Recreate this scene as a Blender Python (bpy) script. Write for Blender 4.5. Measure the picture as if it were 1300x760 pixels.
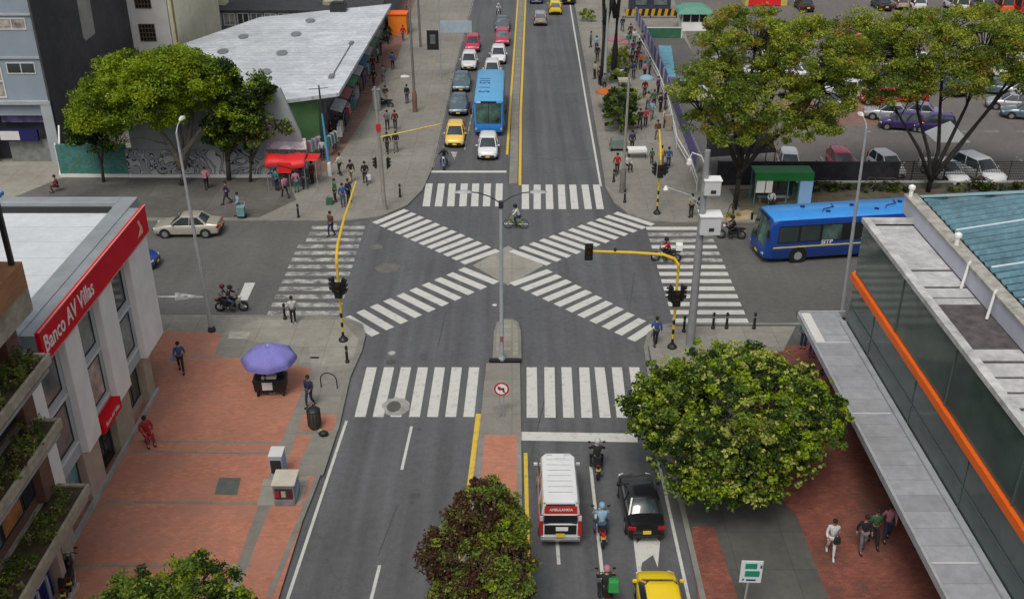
import bpy, bmesh, math, random
import numpy as np
from mathutils import Vector, Matrix

for o in list(bpy.data.objects): bpy.data.objects.remove(o)
SC = bpy.context.scene
COL = SC.collection
R = math.radians
rnd = random.Random(7)

# ------------------------------------------------------------------ camera
CAM_H, CAM_F, CAM_P = 28.0, 1309.0, R(27.5)
cd = bpy.data.cameras.new('camera'); cam = bpy.data.objects.new('camera', cd); COL.objects.link(cam)
cam.location = (0, 0, CAM_H); cam.rotation_euler = (R(90) - CAM_P, 0, 0)
cd.sensor_width = 36; cd.lens = CAM_F / 1300 * 36; cd.clip_end = 3000; cd.clip_start = 0.5
SC.camera = cam

# ------------------------------------------------------------------ sky, sun, exposure
SUN_EL, SUN_AZ = R(58), R(200)
w = bpy.data.worlds.new('World'); SC.world = w; w.use_nodes = True
nt = w.node_tree; bg = nt.nodes['Background']
sky = nt.nodes.new('ShaderNodeTexSky'); sky.sky_type = 'NISHITA'; sky.sun_disc = False
sky.sun_elevation = SUN_EL; sky.sun_rotation = SUN_AZ
sky.air_density = 1.2; sky.dust_density = 6.0; sky.ozone_density = 1.0
hs = nt.nodes.new('ShaderNodeHueSaturation'); hs.inputs['Saturation'].default_value = 0.42
nt.links.new(sky.outputs[0], hs.inputs['Color']); nt.links.new(hs.outputs[0], bg.inputs[0])
bg.inputs[1].default_value = 0.13
sl = bpy.data.lights.new('sun', 'SUN'); sl.energy = 1.15; sl.angle = R(18); sl.color = (1.0, 0.96, 0.9)
sun = bpy.data.objects.new('sun', sl); COL.objects.link(sun)
sd = Vector((math.sin(SUN_AZ) * math.cos(SUN_EL), math.cos(SUN_AZ) * math.cos(SUN_EL), math.sin(SUN_EL)))
sun.rotation_euler = sd.to_track_quat('Z', 'Y').to_euler()
vs = SC.view_settings; SC.display_settings.display_device = 'sRGB'
vs.view_transform = 'Standard'; vs.look = 'None'; vs.exposure = -0.1; vs.gamma = 1; vs.use_curve_mapping = False

# ------------------------------------------------------------------ placing helpers
def at(x, y, z=0.0):
    u = (x - 650) / CAM_F; v = (380 - y) / CAM_F
    dy = math.cos(CAM_P) + v * math.sin(CAM_P); dz = -math.sin(CAM_P) + v * math.cos(CAM_P)
    t = (z - CAM_H) / dz
    return (u * t, dy * t)

# ------------------------------------------------------------------ mesh builder
class MB:
    def __init__(s): s.v = []; s.f = []; s.m = []
    def add(s, vs, fs, m=0):
        b = len(s.v); s.v += [tuple(p) for p in vs]
        s.f += [tuple(b + i for i in f) for f in fs]; s.m += [m] * len(fs); return s
    def box(s, c, d, rz=0, m=0, M=None, top=None):
        x, y, z = d[0] / 2, d[1] / 2, d[2] / 2; t = top or (1, 1)
        P = [(-x, -y, -z), (x, -y, -z), (x, y, -z), (-x, y, -z), (-x*t[0], -y*t[1], z), (x*t[0], -y*t[1], z), (x*t[0], y*t[1], z), (-x*t[0], y*t[1], z)]
        ca, sa = math.cos(rz), math.sin(rz)
        P = [(c[0] + p[0]*ca - p[1]*sa, c[1] + p[0]*sa + p[1]*ca, c[2] + p[2]) for p in P]
        if M: P = [tuple(M @ Vector(p)) for p in P]
        return s.add(P, [(0,3,2,1), (4,5,6,7), (0,1,5,4), (1,2,6,5), (2,3,7,6), (3,0,4,7)], m)
    def bb(s, x0, x1, y0, y1, z0, z1, m=0):
        return s.box(((x0+x1)/2, (y0+y1)/2, (z0+z1)/2), (x1-x0, y1-y0, z1-z0), 0, m)
    def prism(s, pts, z0, z1, m=0):
        n = len(pts); a = sum(pts[i][0]*pts[(i+1)%n][1] - pts[(i+1)%n][0]*pts[i][1] for i in range(n))
        if a < 0: pts = pts[::-1]
        P = [(p[0], p[1], z0) for p in pts] + [(p[0], p[1], z1) for p in pts]
        F = [tuple(range(n))[::-1], tuple(range(n, 2*n))] + [(i, (i+1)%n, n+(i+1)%n, n+i) for i in range(n)]
        return s.add(P, F, m)
    def sheet(s, pts, z, m=0):
        n = len(pts); a = sum(pts[i][0]*pts[(i+1)%n][1] - pts[(i+1)%n][0]*pts[i][1] for i in range(n))
        if a < 0: pts = pts[::-1]
        return s.add([(p[0], p[1], z) for p in pts], [tuple(range(n))], m)
    def tube(s, p, r, n=8, m=0, cap=True):
        p = [Vector(q) for q in p]; k = len(p)
        if not isinstance(r, (list, tuple)): r = [r] * k
        P = []; up = Vector((0, 0, 1))
        for i in range(k):
            d = (p[min(i+1, k-1)] - p[max(i-1, 0)]).normalized()
            a = d.cross(up)
            if a.length < 0.05: a = d.cross(Vector((0, 1, 0)))
            a.normalize(); b = a.cross(d).normalized()
            for j in range(n):
                t = 2*math.pi*j/n; P.append(p[i] + a*(r[i]*math.cos(t)) + b*(r[i]*math.sin(t)))
        F = [(i*n+j, i*n+(j+1)%n, (i+1)*n+(j+1)%n, (i+1)*n+j) for i in range(k-1) for j in range(n)]
        if cap: F += [tuple(range(n))[::-1], tuple(range((k-1)*n, k*n))]
        return s.add(P, F, m)
    def lathe(s, prof, c=(0, 0, 0), n=16, m=0, sx=1, sy=1):
        P = [(c[0] + r*math.cos(2*math.pi*j/n)*sx, c[1] + r*math.sin(2*math.pi*j/n)*sy, c[2] + z) for r, z in prof for j in range(n)]
        k = len(prof)
        F = [(i*n+j, i*n+(j+1)%n, (i+1)*n+(j+1)%n, (i+1)*n+j) for i in range(k-1) for j in range(n)]
        F += [tuple(range(n))[::-1], tuple(range((k-1)*n, k*n))]
        return s.add(P, F, m)
    def ball(s, c, r, n=10, m=0, sc=(1, 1, 1)):
        k = max(4, n//2 + 1)
        P = []; 
        for i in range(k+1):
            t = math.pi*i/k; t = min(max(t, 0.02), math.pi-0.02)
            for j in range(n):
                a = 2*math.pi*j/n
                P.append((c[0]+r*sc[0]*math.sin(t)*math.cos(a), c[1]+r*sc[1]*math.sin(t)*math.sin(a), c[2]-r*sc[2]*math.cos(t)))
        F = [(i*n+j, i*n+(j+1)%n, (i+1)*n+(j+1)%n, (i+1)*n+j) for i in range(k) for j in range(n)]
        F += [tuple(range(n))[::-1], tuple(range(k*n, (k+1)*n))]
        return s.add(P, F, m)
    def loft(s, rings, m=0, cap=True, closed=True):
        n = len(rings[0]); P = [q for r in rings for q in r]; k = len(rings)
        nn = n if closed else n-1
        F = [(i*n+j, i*n+(j+1)%n, (i+1)*n+(j+1)%n, (i+1)*n+j) for i in range(k-1) for j in range(nn)]
        if cap: F += [tuple(range(n))[::-1], tuple(range((k-1)*n, k*n))]
        return s.add(P, F, m)
    def wheel(s, c, r, wd, n=20, m=0, prof=None):     # axis along X
        prof = prof or [(r*0.62, -.5), (r*0.93, -.5), (r, -.36), (r, .36), (r*0.93, .5), (r*0.62, .5)]
        P = [(c[0] + t*wd, c[1] + q*math.cos(2*math.pi*j/n), c[2] + q*math.sin(2*math.pi*j/n)) for q, t in prof for j in range(n)]
        k = len(prof)
        F = [(i*n+j, i*n+(j+1)%n, ((i+1)%k)*n+(j+1)%n, ((i+1)%k)*n+j) for i in range(k) for j in range(n)]
        return s.add(P, F, m)
    def disc(s, c, r, t, n=20, m=0):                  # solid, axis X
        P = [(c[0] + a*t/2, c[1] + r*math.cos(2*math.pi*j/n), c[2] + r*math.sin(2*math.pi*j/n)) for a in (-1, 1) for j in range(n)]
        F = [(j, (j+1)%n, n+(j+1)%n, n+j) for j in range(n)] + [tuple(range(n)), tuple(range(n, 2*n))[::-1]]
        return s.add(P, F, m)
    def build(s, name, mats, parent=None, smooth=False, bevel=0, fix=True):
        me = bpy.data.meshes.new(name); me.from_pydata(s.v, [], s.f)
        if not isinstance(mats, (list, tuple)): mats = [mats]
        for q in mats: me.materials.append(q)
        me.polygons.foreach_set('material_index', s.m)
        if fix and len(s.f) < 60000:
            bm = bmesh.new(); bm.from_mesh(me); bmesh.ops.recalc_face_normals(bm, faces=bm.faces); bm.to_mesh(me); bm.free()
        if smooth:
            me.polygons.foreach_set('use_smooth', [True] * len(me.polygons))
            if smooth != 'all':
                try: me.set_sharp_from_angle(angle=R(38))
                except Exception: pass
        me.update()
        o = bpy.data.objects.new(name, me); COL.objects.link(o)
        if parent is not None: o.parent = parent
        if bevel:
            b = o.modifiers.new('bevel', 'BEVEL'); b.width = bevel; b.segments = 2; b.limit_method = 'ANGLE'; b.angle_limit = R(40)
        return o

def tag(o, label=None, cat=None, group=None, kind=None):
    if label: o['label'] = label
    if cat: o['category'] = cat
    if group: o['group'] = group
    if kind: o['kind'] = kind
    return o
def thing(name, label, cat, loc=(0, 0, 0), rz=0, group=None):
    o = bpy.data.objects.new(name, None); COL.objects.link(o); o.location = loc; o.rotation_euler = (0, 0, rz)
    o.empty_display_size = 0.2
    return tag(o, label, cat, group)
def struct(name, mb, m, **k): return tag(mb.build(name, m, **k), kind='structure')
def kids(o): return [c for c in bpy.data.objects if c.parent == o]
KID = {}
def copy_tree(o, parent=None):
    c = o.copy(); COL.objects.link(c); c.parent = parent
    if id(o) not in KID: KID[id(o)] = kids(o)
    for ch in KID[id(o)]: copy_tree(ch, c)
    return c
def recolor(root, part, mt):
    for ch in CH(root):
        if ch.name.split('.')[0] == part:
            ch.material_slots[0].link = 'OBJECT'; ch.material_slots[0].material = mt
def CH(o): return [c for c in o.children]

# ------------------------------------------------------------------ materials
def srgb(r, g, b):
    f = lambda c: (c/255/12.92) if c/255 <= 0.04045 else ((c/255+0.055)/1.055)**2.4
    return (f(r), f(g), f(b))
MATS = {}
def mat(name, col, rough=0.8, metal=0.0, var=0.12, scale=1.5, bump=0.0, bscale=30, spec=0.4, coat=0, coords='Object', var2=0, scale2=0.15, detail=5):
    if name in MATS: return MATS[name]
    m = bpy.data.materials.new(name); m.use_nodes = True; t = m.node_tree; b = t.nodes['Principled BSDF']
    b.inputs['Roughness'].default_value = rough; b.inputs['Metallic'].default_value = metal
    b.inputs['Specular IOR Level'].default_value = spec; b.inputs['Coat Weight'].default_value = coat
    b.inputs['Base Color'].default_value = (*col, 1)
    if var or var2 or bump:
        tc = t.nodes.new('ShaderNodeTexCoord')
    last = None
    for (a, sc) in ((var, scale), (var2, scale2)):
        if not a: continue
        n = t.nodes.new('ShaderNodeTexNoise'); n.inputs['Scale'].default_value = sc; n.inputs['Detail'].default_value = detail
        n.inputs['Roughness'].default_value = 0.6
        t.links.new(tc.outputs[coords], n.inputs['Vector'])
        mr = t.nodes.new('ShaderNodeMapRange'); mr.inputs['From Min'].default_value = 0.3; mr.inputs['From Max'].default_value = 0.7
        mr.inputs['To Min'].default_value = 1 - a; mr.inputs['To Max'].default_value = 1 + a
        t.links.new(n.outputs['Fac'], mr.inputs['Value'])
        mx = t.nodes.new('ShaderNodeVectorMath'); mx.operation = 'SCALE'
        if last is None: mx.inputs[0].default_value = col
        else: t.links.new(last, mx.inputs[0])
        t.links.new(mr.outputs[0], mx.inputs['Scale']); last = mx.outputs[0]
    if last is not None: t.links.new(last, b.inputs['Base Color'])
    if bump:
        n = t.nodes.new('ShaderNodeTexNoise'); n.inputs['Scale'].default_value = bscale; t.links.new(tc.outputs[coords], n.inputs['Vector'])
        bp = t.nodes.new('ShaderNodeBump'); bp.inputs['Strength'].default_value = bump; bp.inputs['Distance'].default_value = 0.02
        t.links.new(n.outputs['Fac'], bp.inputs['Height']); t.links.new(bp.outputs[0], b.inputs['Normal'])
    MATS[name] = m; return m
def nodes_of(m): return m.node_tree, m.node_tree.nodes, m.node_tree.links, m.node_tree.nodes['Principled BSDF']
def grid_mat(name, col, joint, sx, sy, jw=0.03, var=0.1, rough=0.85, offset=0.0, axes='xy', var2=0.12, scale2=0.25, tone=0.12, stain=None):
    """slabs / pavers: brick texture in world metres, plus broad wear and dirt"""
    m = bpy.data.materials.new(name); m.use_nodes = True; t, N, L, b = nodes_of(m)
    b.inputs['Roughness'].default_value = rough; b.inputs['Specular IOR Level'].default_value = 0.3
    tc = N.new('ShaderNodeTexCoord'); mp = N.new('ShaderNodeMapping'); L.new(tc.outputs['Object'], mp.inputs[0])
    if axes == 'yz': mp.inputs['Rotation'].default_value = (0, R(90), R(90))
    if axes == 'xz': mp.inputs['Rotation'].default_value = (R(90), 0, 0)
    br = N.new('ShaderNodeTexBrick'); L.new(mp.outputs[0], br.inputs['Vector'])
    br.offset = offset; br.inputs['Scale'].default_value = 1; br.inputs['Brick Width'].default_value = sx; br.inputs['Row Height'].default_value = sy
    br.inputs['Mortar Size'].default_value = jw; br.inputs['Mortar Smooth'].default_value = 0.3
    br.inputs['Color1'].default_value = (*[c*(1-tone) for c in col], 1); br.inputs['Color2'].default_value = (*[c*(1+tone) for c in col], 1)
    br.inputs['Mortar'].default_value = (*joint, 1)
    last = br.outputs['Color']
    for a, sc, dt in ((var, 2.5, 6), (var2, scale2, 4)):
        n = N.new('ShaderNodeTexNoise'); n.inputs['Scale'].default_value = sc; n.inputs['Detail'].default_value = dt; n.inputs['Roughness'].default_value = 0.65
        L.new(tc.outputs['Object'], n.inputs['Vector'])
        mr = N.new('ShaderNodeMapRange'); mr.inputs[1].default_value = 0.3; mr.inputs[2].default_value = 0.7; mr.inputs[3].default_value = 1-a; mr.inputs[4].default_value = 1+a
        L.new(n.outputs['Fac'], mr.inputs[0]); v = N.new('ShaderNodeVectorMath'); v.operation = 'SCALE'
        L.new(last, v.inputs[0]); L.new(mr.outputs[0], v.inputs['Scale']); last = v.outputs[0]
    if stain:
        n = N.new('ShaderNodeTexNoise'); n.inputs['Scale'].default_value = 0.5; n.inputs['Detail'].default_value = 8; n.inputs['Roughness'].default_value = 0.7
        L.new(tc.outputs['Object'], n.inputs['Vector'])
        mr = N.new('ShaderNodeMapRange'); mr.inputs[1].default_value = 0.48; mr.inputs[2].default_value = 0.68; L.new(n.outputs['Fac'], mr.inputs[0])
        mx = N.new('ShaderNodeMix'); mx.data_type = 'RGBA'; L.new(mr.outputs[0], mx.inputs['Factor']); L.new(last, mx.inputs['A']); mx.inputs['B'].default_value = (*stain, 1); last = mx.outputs['Result']
    L.new(last, b.inputs['Base Color'])
    MATS[name] = m; return m
def asphalt_mat(name, col, streak=0.2):
    m = bpy.data.materials.new(name); m.use_nodes = True; t, N, L, b = nodes_of(m)
    b.inputs['Roughness'].default_value = 0.88; b.inputs['Specular IOR Level'].default_value = 0.25
    tc = N.new('ShaderNodeTexCoord'); last = None
    specs = [((1, 1, 1), 14, 0.10, 3), ((1, 1, 1), 0.22, 0.10, 6), ((1, 0.03, 1), 1.3, streak, 4), ((1, 1, 1), 3.0, 0.09, 6)]
    for mpv, sc, a, dt in specs:
        mp = N.new('ShaderNodeMapping'); mp.inputs['Scale'].default_value = mpv; L.new(tc.outputs['Object'], mp.inputs[0])
        n = N.new('ShaderNodeTexNoise'); n.inputs['Scale'].default_value = sc; n.inputs['Detail'].default_value = dt; L.new(mp.outputs[0], n.inputs['Vector'])
        mr = N.new('ShaderNodeMapRange'); mr.inputs[1].default_value = 0.3; mr.inputs[2].default_value = 0.7; mr.inputs[3].default_value = 1-a; mr.inputs[4].default_value = 1+a
        L.new(n.outputs['Fac'], mr.inputs[0]); v = N.new('ShaderNodeVectorMath'); v.operation = 'SCALE'
        if last is None: v.inputs[0].default_value = col
        else: L.new(last, v.inputs[0])
        L.new(mr.outputs[0], v.inputs['Scale']); last = v.outputs[0]
    # cracks
    vo = N.new('ShaderNodeTexVoronoi'); vo.feature = 'DISTANCE_TO_EDGE'; vo.inputs['Scale'].default_value = 0.22
    ns = N.new('ShaderNodeTexNoise'); ns.inputs['Scale'].default_value = 1.2; ns.inputs['Detail'].default_value = 6; L.new(tc.outputs['Object'], ns.inputs['Vector'])
    ad = N.new('ShaderNodeVectorMath'); ad.operation = 'MULTIPLY_ADD'; ad.inputs[1].default_value = (2.2, 2.2, 0); L.new(ns.outputs['Color'], ad.inputs[0]); L.new(tc.outputs['Object'], ad.inputs[2])
    L.new(ad.outputs[0], vo.inputs['Vector'])
    mr = N.new('ShaderNodeMapRange'); mr.inputs[1].default_value = 0.0; mr.inputs[2].default_value = 0.012; mr.inputs[3].default_value = 0.86; mr.inputs[4].default_value = 1; L.new(vo.outputs['Distance'], mr.inputs[0])
    v = N.new('ShaderNodeVectorMath'); v.operation = 'SCALE'; L.new(last, v.inputs[0]); L.new(mr.outputs[0], v.inputs['Scale']); last = v.outputs[0]
    L.new(last, b.inputs['Base Color']); MATS[name] = m; return m
def paint_mat(name, col, under, wear=0.4, sc=2.5):
    m = bpy.data.materials.new(name); m.use_nodes = True; t, N, L, b = nodes_of(m)
    b.inputs['Roughness'].default_value = 0.75
    tc = N.new('ShaderNodeTexCoord'); n = N.new('ShaderNodeTexNoise'); n.inputs['Scale'].default_value = sc; n.inputs['Detail'].default_value = 9; n.inputs['Roughness'].default_value = 0.75
    L.new(tc.outputs['Object'], n.inputs['Vector'])
    mr = N.new('ShaderNodeMapRange'); mr.inputs[1].default_value = wear - 0.07; mr.inputs[2].default_value = wear + 0.12; L.new(n.outputs['Fac'], mr.inputs[0])
    mx = N.new('ShaderNodeMix'); mx.data_type = 'RGBA'; mx.inputs['A'].default_value = (*under, 1); mx.inputs['B'].default_value = (*col, 1); L.new(mr.outputs[0], mx.inputs['Factor'])
    L.new(mx.outputs['Result'], b.inputs['Base Color']); MATS[name] = m; return m

ASPH = (0.101, 0.104, 0.108)
M = {}
M['asphalt'] = asphalt_mat('asphalt', ASPH)
M['asphalt2'] = asphalt_mat('asphalt_worn', (0.112, 0.109, 0.103), 0.05)
M['lot'] = asphalt_mat('parking_asphalt', (0.142, 0.130, 0.120), 0.04)
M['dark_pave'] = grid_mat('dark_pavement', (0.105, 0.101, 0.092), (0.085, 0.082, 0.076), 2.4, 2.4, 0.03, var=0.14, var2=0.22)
M['concrete'] = grid_mat('concrete_slabs', (0.232, 0.222, 0.190), (0.18, 0.172, 0.15), 1.6, 1.6, 0.03, var=0.12, var2=0.22, tone=.06, stain=(.17, .165, .145))
M['concrete_l'] = grid_mat('concrete_pale', (0.275, 0.265, 0.225), (0.21, 0.20, 0.175), 2.0, 2.0, 0.03, var=0.12, var2=0.18, tone=.06)
M['concrete_d'] = grid_mat('concrete_dark', (0.082, 0.082, 0.074), (0.066, 0.066, 0.06), 2.2, 2.2, 0.03, var=0.12, var2=0.2)
M['kerb'] = mat('kerbstone', (0.20, 0.195, 0.17), 0.85, var=0.2, scale=1.2)
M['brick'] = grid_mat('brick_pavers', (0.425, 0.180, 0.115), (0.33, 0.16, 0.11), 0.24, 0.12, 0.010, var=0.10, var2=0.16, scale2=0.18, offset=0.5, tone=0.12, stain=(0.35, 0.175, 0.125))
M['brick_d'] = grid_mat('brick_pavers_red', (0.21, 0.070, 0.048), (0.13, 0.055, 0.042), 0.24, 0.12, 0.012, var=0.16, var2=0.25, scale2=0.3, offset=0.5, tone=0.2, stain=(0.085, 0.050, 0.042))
M['brick_n'] = grid_mat('brick_pavers_brown', (0.24, 0.125, 0.095), (0.17, 0.12, 0.10), 0.24, 0.12, 0.012, var=0.16, var2=0.25, scale2=0.2, offset=0.5, tone=0.2, stain=(0.17, 0.13, 0.11))
M['paint'] = paint_mat('road_paint', (0.53, 0.53, 0.49), (0.30, 0.30, 0.28), 0.36, 2.6)
M['paint_worn'] = paint_mat('road_paint_worn', (0.46, 0.46, 0.42), ASPH, 0.47, 1.3)
M['paint_y'] = paint_mat('road_paint_yellow', (0.62, 0.43, 0.05), (0.22, 0.17, 0.06), 0.36, 3.0)
M['ground'] = mat('city_ground', (0.12, 0.115, 0.10), 0.9, var=0.2, scale=0.2)
# ------------------------------------------------------------------ ground, roads, pavements
struct('ground', MB().sheet([(-900, -500), (900, -500), (900, 1500), (-900, 1500)], -0.03), M['ground'])
LEFT = [(-10.4, -30), (-9.6, 10), (-9.07, 29.3), (-8.6, 35), (-8.2, 40.5), (-8.25, 45), (-8.0, 48), (-8.1, 50), (-9, 51.2), (-10.6, 51.6)]

struct('avenue_road', MB().sheet([(-14, -60), (9.4, -60), (9.4, 51), (9.8, 65.5), (9.8, 300), (-9.2, 300), (-11, 66), (-11, 51.5)], 0.0), M['asphalt'])
struct('cross_street_road', MB().sheet([(-90, 51), (-11.0, 51), (-11.0, 66), (-90, 66)], 0.0).sheet([(9.4, 50), (90, 50), (90, 66), (9.8, 66)], 0.0), M['asphalt2'])
PZ = 0.12
def pavement(name, pts, m=None, z=PZ):
    b = MB().prism(pts, -0.02, z, 0); return struct(name, b, m or M['concrete'])
SWp = [(-90, 51.6)] + [(-10.6, 51.6), (-9.3, 51.3), (-8.4, 50.6), (-8.05, 49.3), (-8.05, 47.5), (-8.3, 45), (-8.2, 40.5), (-8.6, 35), (-9.07, 29.3), (-9.9, 10), (-12, -40), (-90, -40)]
SEp = [(7.3, -40), (7.1, 29), (7.1, 35), (6.95, 44), (7.1, 48.0), (7.5, 49.6), (8.2, 50.4), (9.2, 50.7), (90, 50.7), (90, -40)]
NEp = [(90, 65), (11, 65), (9.5, 65.3), (8.1, 66.6), (7.3, 68.6), (6.95, 71.5), (7.15, 80), (8.1, 133.6), (9.4, 250), (90, 250)]
NWp = [(-90, 65.5), (-11.2, 65.5), (-9.2, 66.2), (-7.6, 68.2), (-6.8, 71), (-6.35, 76), (-5.95, 110), (-5.35, 140), (-4.0, 250), (-90, 250)]
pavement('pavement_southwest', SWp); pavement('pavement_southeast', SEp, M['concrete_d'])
pavement('pavement_northeast', NEp, M['concrete']); pavement('pavement_northwest', NWp)
def kerb(name, pts, side, wd=0.22):
    """a kerbstone along an open polyline; side=+1 puts it left of travel"""
    o = MB(); P = [Vector(p) for p in pts]; Q = []
    for i, p in enumerate(P):
        d = (P[min(i+1, len(P)-1)] - P[max(i-1, 0)]).normalized(); Q.append(p + Vector((-d.y, d.x)) * wd * side)
    for i in range(len(P)-1):
        e = (P[i] - P[i+1]).normalized()*0.0
        o.prism([tuple(P[i]), tuple(P[i+1]), tuple(Q[i+1]), tuple(Q[i])], 0.01, PZ + 0.015)
    for q in range(len(o.v)):
        pass
    return struct(name, o, M['kerb'])
def out(pts, d):  # shift outward a hair so kerb face stands proud of the block
    P = [Vector(p) for p in pts]; Q = []
    for i, p in enumerate(P):
        t = (P[min(i+1, len(P)-1)] - P[max(i-1, 0)]).normalized(); Q.append(tuple(p + Vector((-t.y, t.x)) * d))
    return Q
kerb('kerb_southwest', out(SWp[0:10], 0.02), -1); kerb('kerb_southeast', out(SEp[1:9], 0.02), -1)
kerb('kerb_northeast', out(NEp[0:9], 0.02), -1); kerb('kerb_northwest', out(NWp[0:9], 0.02), -1)

def patch(name, pts, m, z=PZ, px=True):
    if px: pts = [at(x, y, z) for x, y in pts]
    return struct(name, MB().sheet(pts, z), m)
# south-west plaza
M['stone_l'] = mat('pale_stone', (.36, .35, .29), .85, var=.25, scale=2)
Z1, Z2, Z3 = PZ+0.004, PZ+0.008, PZ+0.012
patch('brick_plaza', [(-24, 49.6), at(216, 419, PZ), at(282, 423, PZ), at(272, 450, PZ), at(396, 467, PZ), at(358, 558, PZ), at(297, 728, PZ), (-10.9, 10), (-24, 10)], M['brick'], Z1, False)
patch('brick_verge', [(385, 526), (431, 525), (425, 548), (378, 546)], M['brick'], Z1)
patch('brick_verge', [(376, 552), (396, 552), (372, 610), (356, 612)], M['brick'], Z1)
patch('brick_verge', [at(385, 604, Z1), at(402, 604, Z1), at(353, 760, Z1), (-10.3, 10), (-10.75, 10), at(310, 728, Z1), at(352, 620, Z1)], M['brick'], Z1, False)
patch('paving_corner', [(282, 423), (330, 405), (432, 405), (455, 430), (447, 462), (396, 466), (392, 440), (330, 435)], M['concrete_l'], Z2)
def strip(name, pts, wd, m, z):
    P = [Vector(p) for p in pts]; o = MB()
    for a, b in zip(P, P[1:]):
        d = (b-a).normalized(); n = Vector((-d.y, d.x))*wd/2; o.sheet([tuple(a+n), tuple(b+n), tuple(b-n), tuple(a-n)], z)
    return struct(name, o, m)
for y0, y1 in ((39.35, 39.2), (38.55, 38.4), (34.95, 34.8), (47.0, 46.9), (31.0, 31.0)):
    strip('paving_band', [(-17.3, y0), (-10.2, y1)], 0.16, M['concrete'], Z2)
patch('manhole_plate', [(278, 606), (306, 606), (301, 628), (272, 627)], mat('steel_plate', (0.13, 0.14, 0.125), 0.6, 0.3, var=0.2, scale=3), Z2)
patch('planter_slab', [(292, 421), (318, 421), (314, 430), (289, 430)], M['stone_l'], Z3)
patch('booth_slab', [(335, 607), (392, 606), (382, 640), (326, 641)], M['concrete_l'], Z3)
patch('drain_paving', [(400, 545), (428, 548), (410, 603), (384, 600)], M['concrete'], Z2)
# south-east
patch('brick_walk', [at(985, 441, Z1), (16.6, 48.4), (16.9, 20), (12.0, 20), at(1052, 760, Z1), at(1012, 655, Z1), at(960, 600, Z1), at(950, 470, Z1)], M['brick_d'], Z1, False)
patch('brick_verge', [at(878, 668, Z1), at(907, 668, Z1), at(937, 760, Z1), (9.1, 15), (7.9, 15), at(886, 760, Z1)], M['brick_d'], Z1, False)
patch('paving_corner', [at(822, 432, Z1), at(842, 414, Z1), at(1010, 414, Z1), (14.5, 47.6), at(830, 470, Z1)], M['concrete'], Z2, False)
# north-west
patch('brick_walk', [(330, 247), (400, 232), (433, 195), (467, 142), (488, 92), (504, 76), (521, 21), (530, -10), (495, -10), (470, 40), (430, 90), (385, 200), (330, 224)], M['brick_n'], Z1)
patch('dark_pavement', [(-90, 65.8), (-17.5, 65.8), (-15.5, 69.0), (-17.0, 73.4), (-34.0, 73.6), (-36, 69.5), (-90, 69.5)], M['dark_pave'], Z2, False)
patch('plaza_paving', [(-90, 69.6), (-36.1, 69.6), (-34.2, 73.4), (-34.2, 77), (-90, 77)], M['concrete_l'], Z1, False)
# north-east
patch('parking_lot', [(20.2, 73.2), (130, 73.2), (130, 250), (30, 250), (20.6, 128), (19.6, 112), (19.6, 90)], M['lot'], Z2, False)
patch('parking_lane', [(15.2, 73.2), (20.2, 73.2), (19.6, 90), (19.6, 118), (15.4, 118)], M['asphalt2'], Z1, False)
patch('dry_soil', [(908, 276), (948, 266), (956, 268), (952, 279), (912, 282)], mat('dry_soil', (0.34, 0.27, 0.15), 0.95, var=0.3, scale=1.5), Z2)
patch('planting_bed', [(16.0, 66.3), (90, 66.3), (90, 71.2), (16.0, 71.2)], mat('soil_bed', (0.10, 0.085, 0.06), 0.95, var=0.4, scale=0.8), Z1, False)
patch('brick_edge', [(24, 86.2), (36.5, 86.0), (36.8, 93.0), (24.5, 93.4)], M['brick_n'], Z3, False)
# medians
def island(name, pts, m, z=0.16): return struct(name, MB().prism(pts, 0, z), [m])
nose = [(-1.02, 46.7), (-1.0, 49.6), (-0.85, 50.7), (-0.5, 51.1), (0.0, 51.1), (0.35, 50.7), (0.5, 49.6), (0.5, 46.7)]
M['ribbed'] = grid_mat('ribbed_concrete', (0.27, 0.255, 0.21), (0.21, 0.20, 0.165), 3, 0.5, 0.05, var=0.1)
island('median_nose', nose, M['kerb'], 0.18)
struct('median_nose_top', MB().sheet([(x*0.78-0.06, 48.9+(y-48.9)*0.93) for x, y in nose], 0.184), M['ribbed'])
island('median_south', [(-1.35, 46.4), (0.42, 46.4), (0.43, 40), (0.44, 29), (0.5, -40), (-3.2, -40), (-2.05, 29.3), (-1.7, 37), (-1.5, 41.4)], M['concrete'], 0.10)
struct('median_brick', MB().sheet([at(616, 552, .104), at(656, 552, .104), (0.22, 20), (-2.0, 20)], 0.104), M['brick'])
island('median_north', [(-0.22, 72.3), (0.42, 72.3), (0.62, 90), (1.62, 140), (3.2, 220), (2.5, 220), (0.95, 140), (-0.05, 90)], M['kerb'], 0.14)
# centre diamond of the scramble crossing
C0 = (-0.15, 58.4)
MZ = 0.006
struct('crossing_centre', MB().sheet([at(600, 337), at(645, 312), at(690, 337), at(645, 362)], 0.003), M['concrete_l'])

# ------------------------------------------------------------------ markings
def quad(o, a, b, wd, z=MZ, m=0):
    a, b = Vector(a), Vector(b); d = (b-a).normalized(); n = Vector((-d.y, d.x))*wd/2
    o.sheet([tuple(a+n), tuple(b+n), tuple(b-n), tuple(a-n)], z, m)
def crosswalk_img(name, rows, m):
    """rows: stripe centre lines given by their two end points on the ground"""
    o = MB()
    for a, b, wd in rows: quad(o, a, b, wd)
    return struct(name, o, m)
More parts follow.
